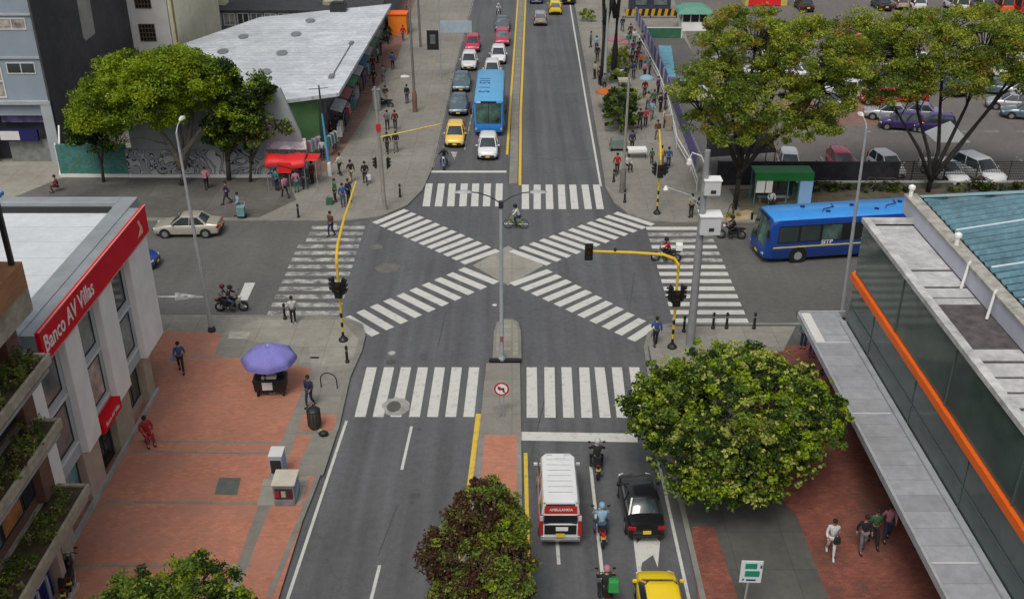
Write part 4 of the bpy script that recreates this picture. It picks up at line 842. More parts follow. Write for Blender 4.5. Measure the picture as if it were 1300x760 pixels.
def make_car(name, label, kind, pm, loc, rz, group=None, cat='car', glass=None, extra=None, plate=True):
    K = KINDS[kind]; t = thing(name, label, cat, (loc[0], loc[1], loc[2] if len(loc) > 2 else 0.0), rz, group); st = K['st']; g = glass or M['cglass']
    b = MB(); rings = []
    for y, w, z0, z1 in st:
        rings.append([(-w*.86, y, z0), (-w*.98, y, z0+.10), (-w, y, (z0+z1)/2), (-w*.965, y, z1-.13), (-w*.86, y, z1-.03), (-w*.45, y, z1), (w*.45, y, z1), (w*.86, y, z1-.03), (w*.965, y, z1-.13), (w, y, (z0+z1)/2), (w*.98, y, z0+.10), (w*.86, y, z0)])
    b.loft(rings); body = b.build('body', pm, t, smooth=True)
    a0, a1, a2, a3, zb, zr, wb, wr = K['cab']; zb -= 0.06
    def ring(f, z, ins=0.0, grow=0):
        yb, yt = a0+(a1-a0)*f, a3+(a2-a3)*f; w = wb+(wr-wb)*f+grow-ins; c = .16
        return [(-w, yb+c, z), (-w+c, yb, z), (w-c, yb, z), (w, yb+c, z), (w, yt-c*1.3, z), (w-c, yt, z), (-w+c, yt, z), (-w, yt-c*1.3, z)]
    gl = MB(); gl.loft([ring(0, zb), ring(0.5, (zb+zr)/2+0.01), ring(.97, zr-.04)]); gl.build('glazing', g, t, smooth=True)
    r = MB(); f = .93; zz = zb+(zr-zb)*f
    r.loft([ring(f, zz, 0, .015), ring(1.0, zr, 0.02, 0), [(x*.7, (y-(a1+a2)/2)*.75+(a1+a2)/2, zr+.035) for x, y, z in ring(1.0, zr)]])
    R0, R1 = ring(0, zb, 0, .012), ring(f, zz, 0, .014)
    def pil(i, j, wdt):
        for s in (0,):
            p0 = Vector(R0[i]).lerp(Vector(R0[j]), .5); p1 = Vector(R1[i]).lerp(Vector(R1[j]), .5)
            r.tube([p0, p1], wdt, 6, cap=False)
    pil(4, 5, .045); pil(6, 7, .045); pil(0, 1, .075); pil(2, 3, .075)
    for s in (3, 0):
        a, c_ = (3, 4) if s == 3 else (0, 7)
        n = (.48, ) if kind != 'van' else (.33, .66)
        for q in n:
            p0 = Vector(R0[a]).lerp(Vector(R0[c_]), q); p1 = Vector(R1[a]).lerp(Vector(R1[c_]), q); r.tube([p0, p1], .035, 6, cap=False)
    r.build('roof', pm, t, smooth=True)
    hw = max(s[1] for s in st)
    for sx in (-1, 1):
        for y in K['wy']:
            x = sx*(hw-.075); wl = MB().wheel((x, y, K['wr']), K['wr'], .19, 18).build('wheel', M['tyre'], t, smooth=True)
            MB().disc((x+sx*.035, y, K['wr']), K['wr']*.64, .14, 14).build('rim', M['rim'], wl)
            MB().disc((sx*(hw-.05), y, K['wr']+.01), K['wr']*1.2, .10, 18).build('wheel_arch', M['black'], t)
    yf, yr = st[-1][0], st[0][0]; zf = st[-2][3]-.08; zrr = st[1][3]-.16; wf = st[-2][1]; wrr = st[1][1]
    for sx in (-1, 1):
        MB().box((sx*(wf-.08), yf-.17, zf+.02), (.26, .2, .13), sx*-.45).build('headlight', M['lamp_w'], t, bevel=.02)
        if kind in ('suv', 'van', 'hatch'): MB().box((sx*(wrr-.06), yr+.06, zrr+.12), (.14, .12, .42), 0).build('tail_light', M['lamp_r'], t, bevel=.02)
        else: MB().box((sx*(wrr-.15), yr+.05, zrr), (.34, .12, .15), sx*.2).build('tail_light', M['lamp_r'], t, bevel=.02)
        MB().box((sx*(hw+.07), a3-.25, zb+.12), (.17, .09, .12)).build('wing_mirror', pm if kind != 'suv' else M['black'], t, bevel=.02)
    MB().box((0, yf+.0, .42), (1.0, .08, .16)).build('grille', M['black'], t, bevel=.01)
    MB().box((0, yr-.0, .38), (hw*1.5, .12, .14)).build('bumper', M['black'] if kind != 'van' else M['chrome'], t, bevel=.02)
    if plate:
        MB().box((0, yr-.07, .62), (.36, .02, .17)).build('number_plate', M['plate'], t); MB().box((0, yf+.05, .40), (.34, .02, .12)).build('number_plate', M['plate'], t)
    return t
def relabel(o, label): o['label'] = label; return o
PROTO = {}
def car(kind, color, label, loc, rz, group=None, name='parked_car', cat='car', glass=None):
    key = (kind, glass.name if glass else '')
    if key not in PROTO:
        t = make_car(name, label, kind, PA[color], loc, rz, group, cat, glass); PROTO[key] = t
    else:
        t = copy_tree(PROTO[key]); t.name = name; t.location = (loc[0], loc[1], loc[2] if len(loc) > 2 else 0); t.rotation_euler = (0, 0, rz)
        for k in ('label', 'category', 'group'):
            if k in t: del t[k]
        tag(t, label, cat, group)
    for ch in t.children:
        if ch.name.split('.')[0] in ('body', 'roof', 'wing_mirror') and len(ch.material_slots):
            ch.material_slots[0].link = 'OBJECT'; ch.material_slots[0].material = PA[color]
    return t
PI = math.pi
G1 = 'cars queueing on the avenue'
S_ = PI    # facing the camera (south)
def along(px, py, L, south=True):  # ground point at bumper -> centre
    x, y = at(px, py); return (x, y + L/2) if south else (x, y + L/2)
car('hatch', 'white', 'small white hatchback at the north stop line, directly in front of the blue bus', along(619, 205, 3.65), S_, G1, 'hatchback')
tx = car('hatch', 'taxi', 'yellow taxi waiting beside the white hatchback near the north stop line', along(577, 189, 3.65), S_, G1, 'taxi', 'taxi')
car('sedan', 'teal', 'blue grey saloon car right behind the yellow taxi at the north stop line', along(581.5, 149, 4.4), S_, G1, 'saloon_car', glass=M['cglass_l'])
car('sedan', 'teal', 'second blue grey saloon car, between the first one and the white kerbside car', along(585, 119, 4.4), S_, G1, 'saloon_car', glass=M['cglass_l'])
car('hatch', 'white', 'white hatchback at the kerb in front of the crimson car', along(595, 91, 3.65), S_, G1, 'hatchback')
car('hatch', 'crimson', 'crimson hatchback last in the kerbside lane of the northern queue', along(599.5, 68, 3.65), S_, G1, 'hatchback')
car('hatch', 'white', 'white car mostly hidden directly behind the blue bus', along(624.5, 103, 3.65), S_, G1, 'hatchback')
car('hatch', 'white', 'white hatchback between the blue bus and the red fronted car', along(632.5, 83, 3.65), S_, G1, 'hatchback')
car('hatch', 'crimson', 'red fronted car farther up the median lane behind two white cars', along(637.5, 60, 3.65), S_, G1, 'hatchback', glass=M['cglass_l'])
car('sedan', 'grey', 'dark grey saloon car at the tail of the median lane queue', along(637.5, 42, 4.4), S_, G1, 'saloon_car', glass=M['cglass_l'])
G2 = 'cars driving away up the avenue'
car('hatch', 'silver', 'silver hatchback driving away beside the yellow taxi at the top of the avenue', along(686, 34, 3.65), 0, G2, 'hatchback')
car('hatch', 'yellow', 'bright yellow taxi driving away at the top of the avenue', along(705, 20, 3.65), 0, G2, 'taxi', 'taxi')
car('van', 'blue', 'dark blue van at the very top edge of the northbound lanes', along(681, 6, 4.7), 0, G2, 'blue_van', 'van')
car('suv', 'black', 'black car at the top edge beside the pavement of the northbound lanes', along(722, 7, 4.3), 0, G2, 'saloon_car')
car('sedan', 'beige', 'old beige saloon car driving left along the cross street', (at(241, 295)[0], 63.4), R(90)+.02, None, 'saloon_car')
car('hatch', 'blue', 'blue car half hidden behind the bank building corner', (-24.0, 58.3), R(-90), None, 'hatchback')
# southern approach, seen from behind
bk = car('sedan', 'black', 'black car waiting under the round tree at the southern stop line', ((4.62+6.1)/2, 34.35), .03, None, 'saloon_car')
bk.scale = (.91, .88, 1.0)
tx2 = car('hatch', 'yellow', 'bright yellow taxi at the bottom edge of the photo behind the black car', (5.45, 28.35), 0, None, 'taxi', 'taxi')
vn = make_car('ambulance_van', 'white van with a red tail end and dark rear window beside the median', 'van', PA['white'], (1.93, 34.6), .0, None, 'van')
vn.scale = (.98, 1.0, 1.04)
o = MB(); o.box((0, 0, 0), (1.3, .035, .36)); q = o.build('rear_window_trim', PA['red'], vn); q.location = (0, -2.30, 1.72); q.rotation_euler = (R(-8), 0, 0)
text_mesh('lettering', 'AMBULANCIA', .15, basis((-.46, -2.335, 1.73), (1, 0, 0), (0, 0, 1)), M['white_paint'], q).matrix_parent_inverse = Matrix.Identity(4)
for ch in q.children: ch.location = (0, 2.30-.01, -1.72)
for sx in (-1, 1):
    MB().box((sx*.78, -2.30, 1.02), (.16, .14, .95)).build('red_corner_panel', PA['red'], vn, bevel=.02)
    MB().box((sx*.865, -.2, .72), (.02, 3.4, .22)).build('red_side_stripe', PA['red'], vn)
    MB().box((sx*.78, -2.40, 1.42), (.13, .03, .22)).build('reflector', M['lamp_w'], vn)
MB().box((0, -2.36, 1.42), (1.34, .04, .3)).build('rear_window', M['glass_dk'], vn)
MB().box((0, -2.375, 1.58), (1.34, .02, .05)).build('window_stripe', M['white_paint'], vn)
MB().box((0, -2.38, .86), (1.3, .05, .42)).build('tailgate', M['black'], vn)
MB().box((.06, -2.41, .92), (.5, .02, .18)).build('number_plate', M['white_paint'], vn)
o = MB(); [o.box((0, -1.6+i*.36, 2.10), (1.0, .04, .012)) for i in range(8)]; o.box((0, .75, 2.10), (.5, .25, .05)); o.build('roof_ribs', PA['white'], vn)
MB().box((0, -2.40, .44), (1.62, .22, .12)).build('step_bumper', M['chrome'], vn, bevel=.02)

# ---- car park rows
GP = 'cars parked in the car park'
def spot(px, py): x, y = at(px, py, .13); return (x, y, .13)
lot = [  # px, py of the ground centre, kind, colour, heading deg, label
 (1000, 217, 'hatch', 'white', 172, 'white hatchback by the car park fence, left of the red one'),
 (1066, 216, 'hatch', 'crimson', 178, 'red car behind the dark fence netting, above the bus shelter row'),
 (1124, 219, 'hatch', 'white', 190, 'white hatchback behind the fence between the red car and the forked tree'),
 (1197, 226, 'sedan', 'white', 195, 'white car behind the wire fence just right of the forked tree trunk'),
 (1240, 226, 'suv', 'white', 200, 'large white car behind the wire fence, rightmost by the street'),
 (1128, 151, 'sedan', 'silver', 70, 'silver saloon car between the red car and the purple cars'),
 (1118, 132, 'hatch', 'red', 75, 'bright red hatchback seen under the forked tree crown'),
 (1152, 128, 'hatch', 'red', 68, 'second bright red car, just right of the first under the forked tree'),
 (1098, 117, 'sedan', 'silver', 60, 'silver car right behind the bright red hatchback'),
 (1126, 112, 'suv', 'green', 60, 'dark green car in the row behind the bright red cars'),
 (1143, 163, 'hatch', 'purple', 75, 'purple car behind the stems of the forked tree, left one of two'),
 (1184, 166, 'hatch', 'purple', 80, 'purple car behind the stems of the forked tree, right one of two'),
 (1162, 150, 'sedan', 'lilac', 72, 'pale lilac saloon car just behind the two purple cars'),
 (1060, 137, 'hatch', 'silver', 60, 'silver hatchback left of the bright red hatchback'),
 (1064, 121, 'suv', 'white', 60, 'white car behind the silver hatchback, left of the red cars'),
 (1035, 108, 'hatch', 'grey', 60, 'grey hatchback glimpsed through the tree crowns left of the red cars'),
 (1005, 98, 'sedan', 'white', 60, 'white saloon car glimpsed through the leaves of the left olive tree'),
 (985, 72, 'hatch', 'white', 90, 'white hatchback glimpsed behind the top of the left olive tree'),
 (1010, 60, 'sedan', 'silver', 90, 'silver saloon car glimpsed behind the top of the left olive tree'),
 (1075, 50, 'hatch', 'orange', 80, 'orange car glimpsed between the two olive tree crowns'),
 (1095, 62, 'hatch', 'crimson', 80, 'crimson car glimpsed between the two olive tree crowns'),
 (1185, 105, 'sedan', 'lilac', 10, 'lilac grey car seen through a gap in the forked tree crown'),
 (1215, 88, 'hatch', 'white', 15, 'white hatchback seen through twigs at the right of the forked tree'),
 (1238, 92, 'sedan', 'silver', 15, 'silver car seen through twigs at the right of the forked tree'),
 (1262, 118, 'sedan', 'teal', 70, 'blue grey car behind the silver one at the right edge'),
 (1283, 138, 'sedan', 'silver', 72, 'silver saloon car in front of the row at the right edge'),
 (1303, 150, 'sedan', 'teal', 72, 'blue grey saloon car cut by the right edge of the photo'),
 (1296, 122, 'hatch', 'silver', 72, 'silver hatchback in the second row at the right edge'),
 (1290, 98, 'suv', 'white', 72, 'white car in the third row at the right edge'),
 (1286, 76, 'van', 'white', 90, 'white van parked in the back row at the right edge'),
 (880, 128, 'sedan', 'white', 90, 'white car half hidden at the left side of the left olive tree'),
 (905, 92, 'hatch', 'silver', 90, 'silver hatchback at the upper left side of the left olive tree'),
 (930, 78, 'sedan', 'grey', 90, 'grey saloon car hidden behind the left olive tree crown'),
 (960, 98, 'hatch', 'white', 60, 'white hatchback hidden in the middle of the left olive tree crown'),
 (1040, 85, 'sedan', 'silver', 60, 'silver saloon car glimpsed right of the left olive tree crown'),
 (1062, 92, 'hatch', 'white', 60, 'white hatchback glimpsed in the gap between the two crowns'),
 (1085, 98, 'suv', 'grey', 60, 'grey car glimpsed in the gap between the two crowns'),
 (1105, 84, 'sedan', 'white', 60, 'white saloon car behind the left half of the forked tree crown'),
 (1135, 90, 'hatch', 'silver', 60, 'silver hatchback behind the left half of the forked tree crown'),
 (1160, 82, 'sedan', 'white', 15, 'white saloon car behind the middle of the forked tree crown'),
 (1205, 118, 'hatch', 'teal', 15, 'teal hatchback beside the lilac grey car behind the forked tree'),
 (1232, 112, 'sedan', 'grey', 15, 'dark grey saloon car just left of the row at the right edge'),
 (1255, 96, 'hatch', 'white', 72, 'white hatchback in the third row near the right edge'),
 (1250, 70, 'sedan', 'silver', 72, 'silver saloon car in the back row left of the white van'),
 (885, 108, 'hatch', 'teal', 90, 'teal car half hidden at the left side of the left olive tree'),
]
for px, py, k, c, h, lab in lot: car(k, c, lab, spot(px, py), R(h), GP, 'parked_car')
GT = 'vehicles along the far row of the car park'
for i, (px, py, k, c, lab) in enumerate([
 (1020, 12, 'sedan', 'black', 'black car in the far row just right of the red container'),
 (1118, 11, 'sedan', 'black', 'black car in the far row left of the white and beige ones'),
 (1140, 10, 'hatch', 'beige', 'beige hatchback in the far row above the forked tree'),
 (1160, 11, 'suv', 'white', 'white car in the far row next to the beige hatchback'),
 (1212, 13, 'van', 'white', 'white van in the far row left of the grey one'),
 (1245, 14, 'suv', 'grey', 'grey car in the far row between the white van and the orange van'),
 (1268, 14, 'van', 'orange', 'bright orange van in the far row near the top right corner'),
 (1292, 15, 'van', 'red', 'red van in the far row at the top right corner')]):
    car(k, c, lab, spot(px, py), R(0), GT, 'parked_car' if k != 'van' else 'parked_van', 'car' if k != 'van' else 'van')
tn = thing('white_gazebo', 'white peaked gazebo tent among the cars behind the forked tree', 'tent', spot(1196, 205))
o = MB(); o.add([(-1.3, -1.3, 2.0), (1.3, -1.3, 2.0), (1.3, 1.3, 2.0), (-1.3, 1.3, 2.0), (0, 0, 3.3)], [(0, 1, 4), (1, 2, 4), (2, 3, 4), (3, 0, 4), (3, 2, 1, 0)]); o.build('canopy', M['white_paint'], tn)
for x in (-1.2, 1.2):
    for y in (-1.2, 1.2): MB().tube([(x, y, 0), (x, y, 2.05)], .03, 6).build('pole', M['white_frame'], tn)

# ---- buses
def make_bus(label, L, loc, rz, roofc, sidec, lowc, text=None, rooftext=None, group='blue city buses'):
    t = thing('city_bus', label, 'bus', loc, rz, group); W, Hh = 1.26, 3.05
    b = MB(); rings = []
    for y, w, z0, z1 in [(-L/2, 1.16, .5, 2.85), (-L/2+.06, 1.24, .38, 2.97), (-L/2+.3, W, .32, 3.0), (L/2-.95, W, .32, 3.0), (L/2-.5, 1.24, .34, 2.93), (L/2-.36, 1.22, .38, 2.75), (L/2-.06, 1.14, .42, 1.25), (L/2, 1.0, .5, 1.0)]:
        rings.append([(-w*.96, y, z0), (-w, y, z0+.1), (-w, y, z1-.28), (-w*.95, y, z1-.1), (-w*.82, y, z1), (w*.82, y, z1), (w*.95, y, z1-.1), (w, y, z1-.28), (w, y, z0+.1), (w*.96, y, z0)])
    b.loft(rings); b.build('body', sidec, t, smooth=True)
    r = MB(); r.loft([[(-w*.98, y, z-.1), (-w*.85, y, z+.015), (w*.85, y, z+.015), (w*.98, y, z-.1)] for y, w, z in [(-L/2+.1, 1.2, 2.98), (-L/2+.35, W-.03, 3.02), (L/2-.95, W-.03, 3.02), (L/2-.5, 1.2, 2.96)]]); rr = r.build('roof', roofc, t, smooth=True)
    # windscreen
    wsn = MB(); wsn.loft([[(-1.17, L/2-.22, 1.22), (-1.0, L/2-.01, 1.2), (1.0, L/2-.01, 1.2), (1.17, L/2-.22, 1.22)], [(-1.23, L/2-.52, 2.80), (-1.02, L/2-.31, 2.84), (1.02, L/2-.31, 2.84), (1.23, L/2-.52, 2.80)]], closed=False, cap=False)
    wg = glass_mat('bus_windscreen', (0.05, 0.095, 0.08), 0.06, 0.7, var=0.8, scale=1.2); wo = wsn.build('windscreen', wg, t, smooth='all')
    MB().tube([(0, L/2+.0, 1.2), (0, L/2-.30, 2.83)], .02, 4).build('divider', M['black'], wo)
    n = int((L-3.4)/1.45); 
    for sx in (-1, 1):
        wb_ = MB(); wb_.box((sx*(W+.004), -.2, 1.98), (.02, L-1.3, 1.15)); sb = wb_.build('window_band', M['black'], t)
        y = L/2-.85; k = 0
        while y - 1.35 > -L/2+.2:
            w_ = MB().box((sx*(W+.016), y-.66, 1.98), (.012, 1.24, 1.0)); w_.build('side_window', [M['glass_dk'], M['cglass'], wg][(0 if k > 2 else k) % 3] if k else M['cglass'], sb); y -= 1.42; k += 1
        st_ = MB().box((sx*(W+.008), 0, 1.12), (.012, L-1.2, .09)); st_.build('yellow_stripe', mat('stripe_pale_yellow', (0.62, 0.50, 0.12), 0.5, var=0.1), t)
        MB().box((sx*(W+.006), -.1, .66), (.012, L-1.0, .46)).build('lower_panel', lowc, t)
        for yy in (L/2-2.3, -L/2+2.4):
            wl = MB().wheel((sx*(W-.14), yy, .48), .48, .28, 22).build('wheel', M['tyre'], t, smooth=True); MB().disc((sx*(W-.06), yy, .48), .26, .2, 14).build('rim', M['grey_metal'], wl)
            MB().disc((sx*(W-.1), yy, .52), .60, .225, 22).build('wheel_arch', M['black'], t)
        MB().box((sx*(W+.18), L/2-.1, 2.2), (.16, .12, .5)).build('mirror', M['black'], t, bevel=.02)
        MB().box((sx*.95, L/2-.1, .72), (.3, .2, .18)).build('headlight', M['lamp_w'], t, bevel=.03)
        MB().box((sx*1.05, -L/2-.0, 1.0), (.14, .06, .4)).build('tail_light', M['lamp_r'], t)
        for k, (tx_, yy, sz) in enumerate(text or []):
            M4 = basis((sx*(W+.012), yy if sx > 0 else yy, 1.20), (0, sx, 0), (0, 0, 1)); text_mesh('lettering', tx_, sz, M4, M['white_paint'], t, .003, .008, 1.0, 'CENTER')
    for (x, y) in ((.5, L/2-3.0), (-.45, L/2-4.3), (.3, L/2-6.2), (-.5, L/2-7.5), (.4, L/2-9.5)):
        if y > -L/2+.6 and not rooftext: MB().lathe([(.15, 0), (.15, .06), (.09, .09)], (x, y, 3.03), 10).build('roof_vent', M['navy'], rr)
    for yy in (L/2-4.4, L/2-8.6):
        if not rooftext: MB().tube([(-.5, yy+.5, 3.06), (-.1, yy+.25, 3.08), (.15, yy-.5, 3.08), (.7, yy-.6, 3.06)], .03, 5).build('roof_cable', M['navy'], rr)
    if rooftext:
        for s_, yy, sz in rooftext: text_mesh('lettering', s_, sz, basis((0, yy, 3.04), (0, -1, 0), (1, 0, 0)), mat('roof_number_blue', (0.01, 0.03, 0.16), 0.5, var=0), rr, .004, .02, 1, 'CENTER')
    MB().box((0, L/2+.0, .52), (.4, .03, .14)).build('number_plate', M['plate'], t)
    MB().box((0, L/2-.33, 2.90), (1.3, .05, .16)).build('destination_board', M['black'], t)
    return t
busL = mat('bus_light_blue', (0.10, 0.36, 0.62), 0.4, var=0.06, coat=.3); busM = mat('bus_mid_blue', (0.03, 0.20, 0.58), 0.35, var=0.06, coat=.3); busD = mat('bus_dark_blue', (0.012, 0.055, 0.27), 0.3, var=0.06, coat=.4); busN = mat('bus_navy', (0.010, 0.032, 0.16), 0.3, var=0.06, coat=.4)
X0, Y0 = at(621, 176)
make_bus('blue city bus facing the camera in the queue, with a number on its pale roof', 10.5, (X0-.02, Y0+5.6, 0), PI-.005, busL, busM, busD, None, [('S', 2.2, 1.3), ('1', .9, 1.3), ('511', -1.2, 1.3)])
HA = R(8.5); cx_, cy_ = at(973, 336); hx, hy = -math.cos(HA), -math.sin(HA)
make_bus('blue city bus with yellow stripe heading left, partly behind the glass building', 12.0, (cx_-5.7*hx+1.26*hy, cy_-5.7*hy-1.26*hx, 0), PI/2+HA, mat('bus_roof_blue', (0.045, 0.26, 0.66), 0.35, var=0.08, coat=.3), busD, busN, [('SITP', 1.75, .42), ('Tran', -.9, .40), ('Mi', -1.75, .40)] and [('SITP', 1.9, .42), ('TransMi', -1.0, .40)])

# ---- motorcycles and bicycle
def make_moto(label, loc, rz, col, group='motorcycles on the road', box=None, lean=0):
    t = thing('motorcycle', label, 'motorcycle', (loc[0], loc[1], loc[2] if len(loc) > 2 else 0), rz, group)
    for y in (-.66, .66):
        wl = MB().wheel((0, y, .30), .30, .11, 20, prof=[(.20, -.4), (.27, -.5), (.30, -.2), (.30, .2), (.27, .5), (.20, .4)]).build('wheel', M['tyre'], t, smooth=True)
        o = MB(); o.disc((0, y, .30), .07, .14, 10)
        for k in range(5):
            a = 2*PI*k/5; o.tube([(0, y, .30), (0, y+.23*math.cos(a), .30+.23*math.sin(a))], .012, 4)
        o.build('rim', M['rim'], wl)
    o = MB(); o.loft([[(-w, y, z), (0, y, z+h), (w, y, z), (0, y, z-h*.8)] for y, w, z, h in [(-.05, .05, .80, .05), (.08, .14, .80, .13), (.25, .16, .83, .15), (.38, .09, .86, .08)]]); o.build('fuel_tank', col, t, smooth='all')
    o = MB(); o.loft([[(-w, y, z-.05), (-w*.9, y, z), (w*.9, y, z), (w, y, z-.05)] for y, w, z in [(-.72, .06, .84), (-.5, .12, .80), (-.2, .13, .77), (.05, .09, .79)]]); o.build('seat', M['black'], t, smooth=True)
    o = MB(); o.box((0, .05, .45), (.26, .42, .34), top=(.8, .8)); o.box((0, -.28, .52), (.18, .3, .24)); o.build('engine', M['dark_frame'], t, bevel=.03)
    o = MB(); o.tube([(0, .30, .85), (0, .1, .6), (0, -.2, .35), (0, -.66, .3)], .035, 6); o.tube([(0, -.6, .75), (0, -.15, .7)], .04, 6); o.tube([(.09, -.55, .72), (.09, -.64, .3)], .025, 6); o.tube([(-.09, -.55, .72), (-.09, -.64, .3)], .025, 6); o.build('frame', M['dark_frame'], t)
    o = MB(); [o.tube([(s*.09, .66, .3), (s*.09, .42, .98)], .026, 6) for s in (-1, 1)]; o.build('fork', M['chrome'], t)
    o = MB(); o.loft([[(-.07, .66+.34*math.cos(a), .30+.34*math.sin(a)), (.07, .66+.34*math.cos(a), .30+.34*math.sin(a))] for a in (.3, .8, 1.3, 1.8, 2.3)], closed=False, cap=False); o.build('front_mudguard', col, t)
    o = MB(); o.tube([(-.36, .30, 1.02), (-.18, .40, 1.04), (.18, .40, 1.04), (.36, .30, 1.02)], .018, 6); hb = o.build('handlebar', M['dark_frame'], t)
    for s in (-1, 1):
        MB().tube([(s*.26, .36, 1.04), (s*.32, .42, 1.2)], .01, 5).build('mirror_stem', M['dark_frame'], hb); MB().box((s*.33, .42, 1.22), (.13, .03, .08)).build('mirror', M['black'], hb, bevel=.01)
    MB().ball((0, .52, .92), .10, 10).build('headlight', M['lamp_w'], t, smooth='all')
    o = MB(); o.box((0, -.76, .78), (.14, .06, .07)); o.build('tail_light', M['lamp_r'], t)
    MB().box((0, -.84, .62), (.2, .02, .15)).build('number_plate', M['plate'], t)
    o = MB(); o.tube([(.13, .2, .3), (.15, -.2, .28), (.16, -.75, .38)], [.02, .03, .045], 8); o.build('exhaust', M['chrome'], t, smooth=True)
    o = MB(); o.loft([[(-w, y, z-.04), (-w, y, z+.06), (w, y, z+.06), (w, y, z-.04)] for y, w, z in [(-.9, .05, .74), (-.6, .12, .72), (-.3, .13, .62), (-.05, .11, .58)]]); o.build('side_fairing', col, t, smooth=True)
    if box: MB().box((0, -.78, 1.08), (.44, .42, .42)).build('delivery_box', box, t, bevel=.03)
    return t
mred = mat('moto_red', (0.4, 0.015, 0.02), .3, var=0); mblk = mat('moto_black', (0.015, .015, .018), .3, var=0); mblu = mat('moto_blue', (0.02, .05, .2), .3, var=0); mgrn = mat('moto_green', (0.03, .35, .06), .4, var=0)
moto_at = {}
def mt(key, label, px, py, rz, col, **k):
    x, y = at(px, py); moto_at[key] = (x, y, rz); return make_moto(label, (x, y, 0), rz, col, **k)
mt('left', 'black motorcycle carrying two riders right along the cross street', 295, 395, R(-88), mblk)
mt('red', 'black motorcycle with a white box on the east crosswalk, carrying the red rider', 845, 332, R(84), mblk, box=M['white_paint'])
mt('bus', 'black motorcycle just in front of the blue bus on the cross street', 928, 303, R(85), mblk)
mt('n', 'dark blue motorcycle at the north stop line beside the yellow taxi', 564, 212, PI, mblu)
mt('s1', 'dark motorcycle on the lane line nearest to the southern stop line', 757, 596, 0, mblk)
mt('s2', 'red tailed motorcycle between the white van and the black car', 762.5, 680, .02, mred)
mt('s3', 'motorcycle with the green bag rider at the bottom of the lane line', 768.5, 762, .02, mblk)
mt('far', 'small motorcycle at the far end of the median lane queue', 633, 22, PI, mblk)
mt('sh', 'black motorcycle parked by the shop corner below the balcony building', 92, 737, R(20), mblk)
mt('sh2', 'second black motorcycle parked behind the first below the balcony building', 82, 752, R(25), mblk)
mt('st1', 'parked dark motorcycle beside the grey cabinet on the north-west pavement', 487, 137, R(80), mblk)
def make_bike(label, loc, rz, col):
    t = thing('bicycle', label, 'bicycle', loc, rz)
    for y in (-.52, .52):
        wl = MB().wheel((0, y, .34), .34, .05, 24, prof=[(.30, -.5), (.34, 0), (.30, .5)]).build('wheel', M['tyre'], t, smooth=True)
        o = MB(); o.disc((0, y, .34), .035, .06, 8)
        for k in range(10):
            a = 2*PI*k/10; o.tube([(0, y, .34), (0, y+.31*math.cos(a), .34+.31*math.sin(a))], .005, 4)
        o.build('spokes', M['chrome'], wl)
    o = MB(); bbk = (0, -.08, .30)
    for a, b in (((0, -.52, .34), bbk), (bbk, (0, -.22, .86)), ((0, -.2, .78), (0, .32, .80)), (bbk, (0, .33, .74)), ((0, -.52, .34), (0, -.2, .76)), ((0, .33, .9), (0, .52, .34))): o.tube([a, b], .02, 6)
    o.build('frame', col, t)
    MB().loft([[(-w, y, .88), (0, y, .93), (w, y, .88)] for y, w in [(-.38, .09), (-.25, .07), (-.1, .02)]]).build('saddle', M['black'], t)
    MB().tube([(-.28, .30, 1.02), (0, .36, 1.0), (.28, .30, 1.02)], .014, 6).build('handlebar', M['black'], t)
    MB().box((0, .0, .3), (.3, .06, .02)).build('pedals', M['black'], t)
    return t
bx_, by_ = at(655, 290); make_bike('bicycle with a lime green frame crossing the middle of the junction', (bx_, by_, 0), R(86), mat('lime_green', (0.30, 0.55, 0.02), .4, var=0))
# ------------------------------------------------------------------ people
def skin_mesh(V, E, rad, root=0, sub=1):
    me = bpy.data.meshes.new('s'); me.from_pydata([V[k] for k in V], [(list(V).index(a), list(V).index(b)) for a, b in E], [])
    ob = bpy.data.objects.new('s', me); COL.objects.link(ob)
    md = ob.modifiers.new('k', 'SKIN'); md.use_smooth_shade = True
    sk = me.skin_vertices[0].data if me.skin_vertices else None
    if sk is None:
        bm = bmesh.new(); bm.from_mesh(me); bm.verts.layers.skin.verify(); bm.to_mesh(me); bm.free(); sk = me.skin_vertices[0].data
    for i, k in enumerate(V):
        r = rad[k]; sk[i].radius = (r, r) if not isinstance(r, tuple) else r; sk[i].use_root = (i == root)
    if sub: s2 = ob.modifiers.new('u', 'SUBSURF'); s2.levels = sub; s2.render_levels = sub
    bpy.context.view_layer.update(); dg = bpy.context.evaluated_depsgraph_get()
    r = bpy.data.meshes.new_from_object(ob.evaluated_get(dg)); bpy.data.objects.remove(ob)
    return r
RAD = dict(pel=.125, wai=.115, che=.135, nkb=.07, nek=.052, hd0=.075, hd1=.098, hd2=.07, hip=.085, kne=.06, ank=.042, toe=.035, sho=.062, elb=.045, wri=.03)
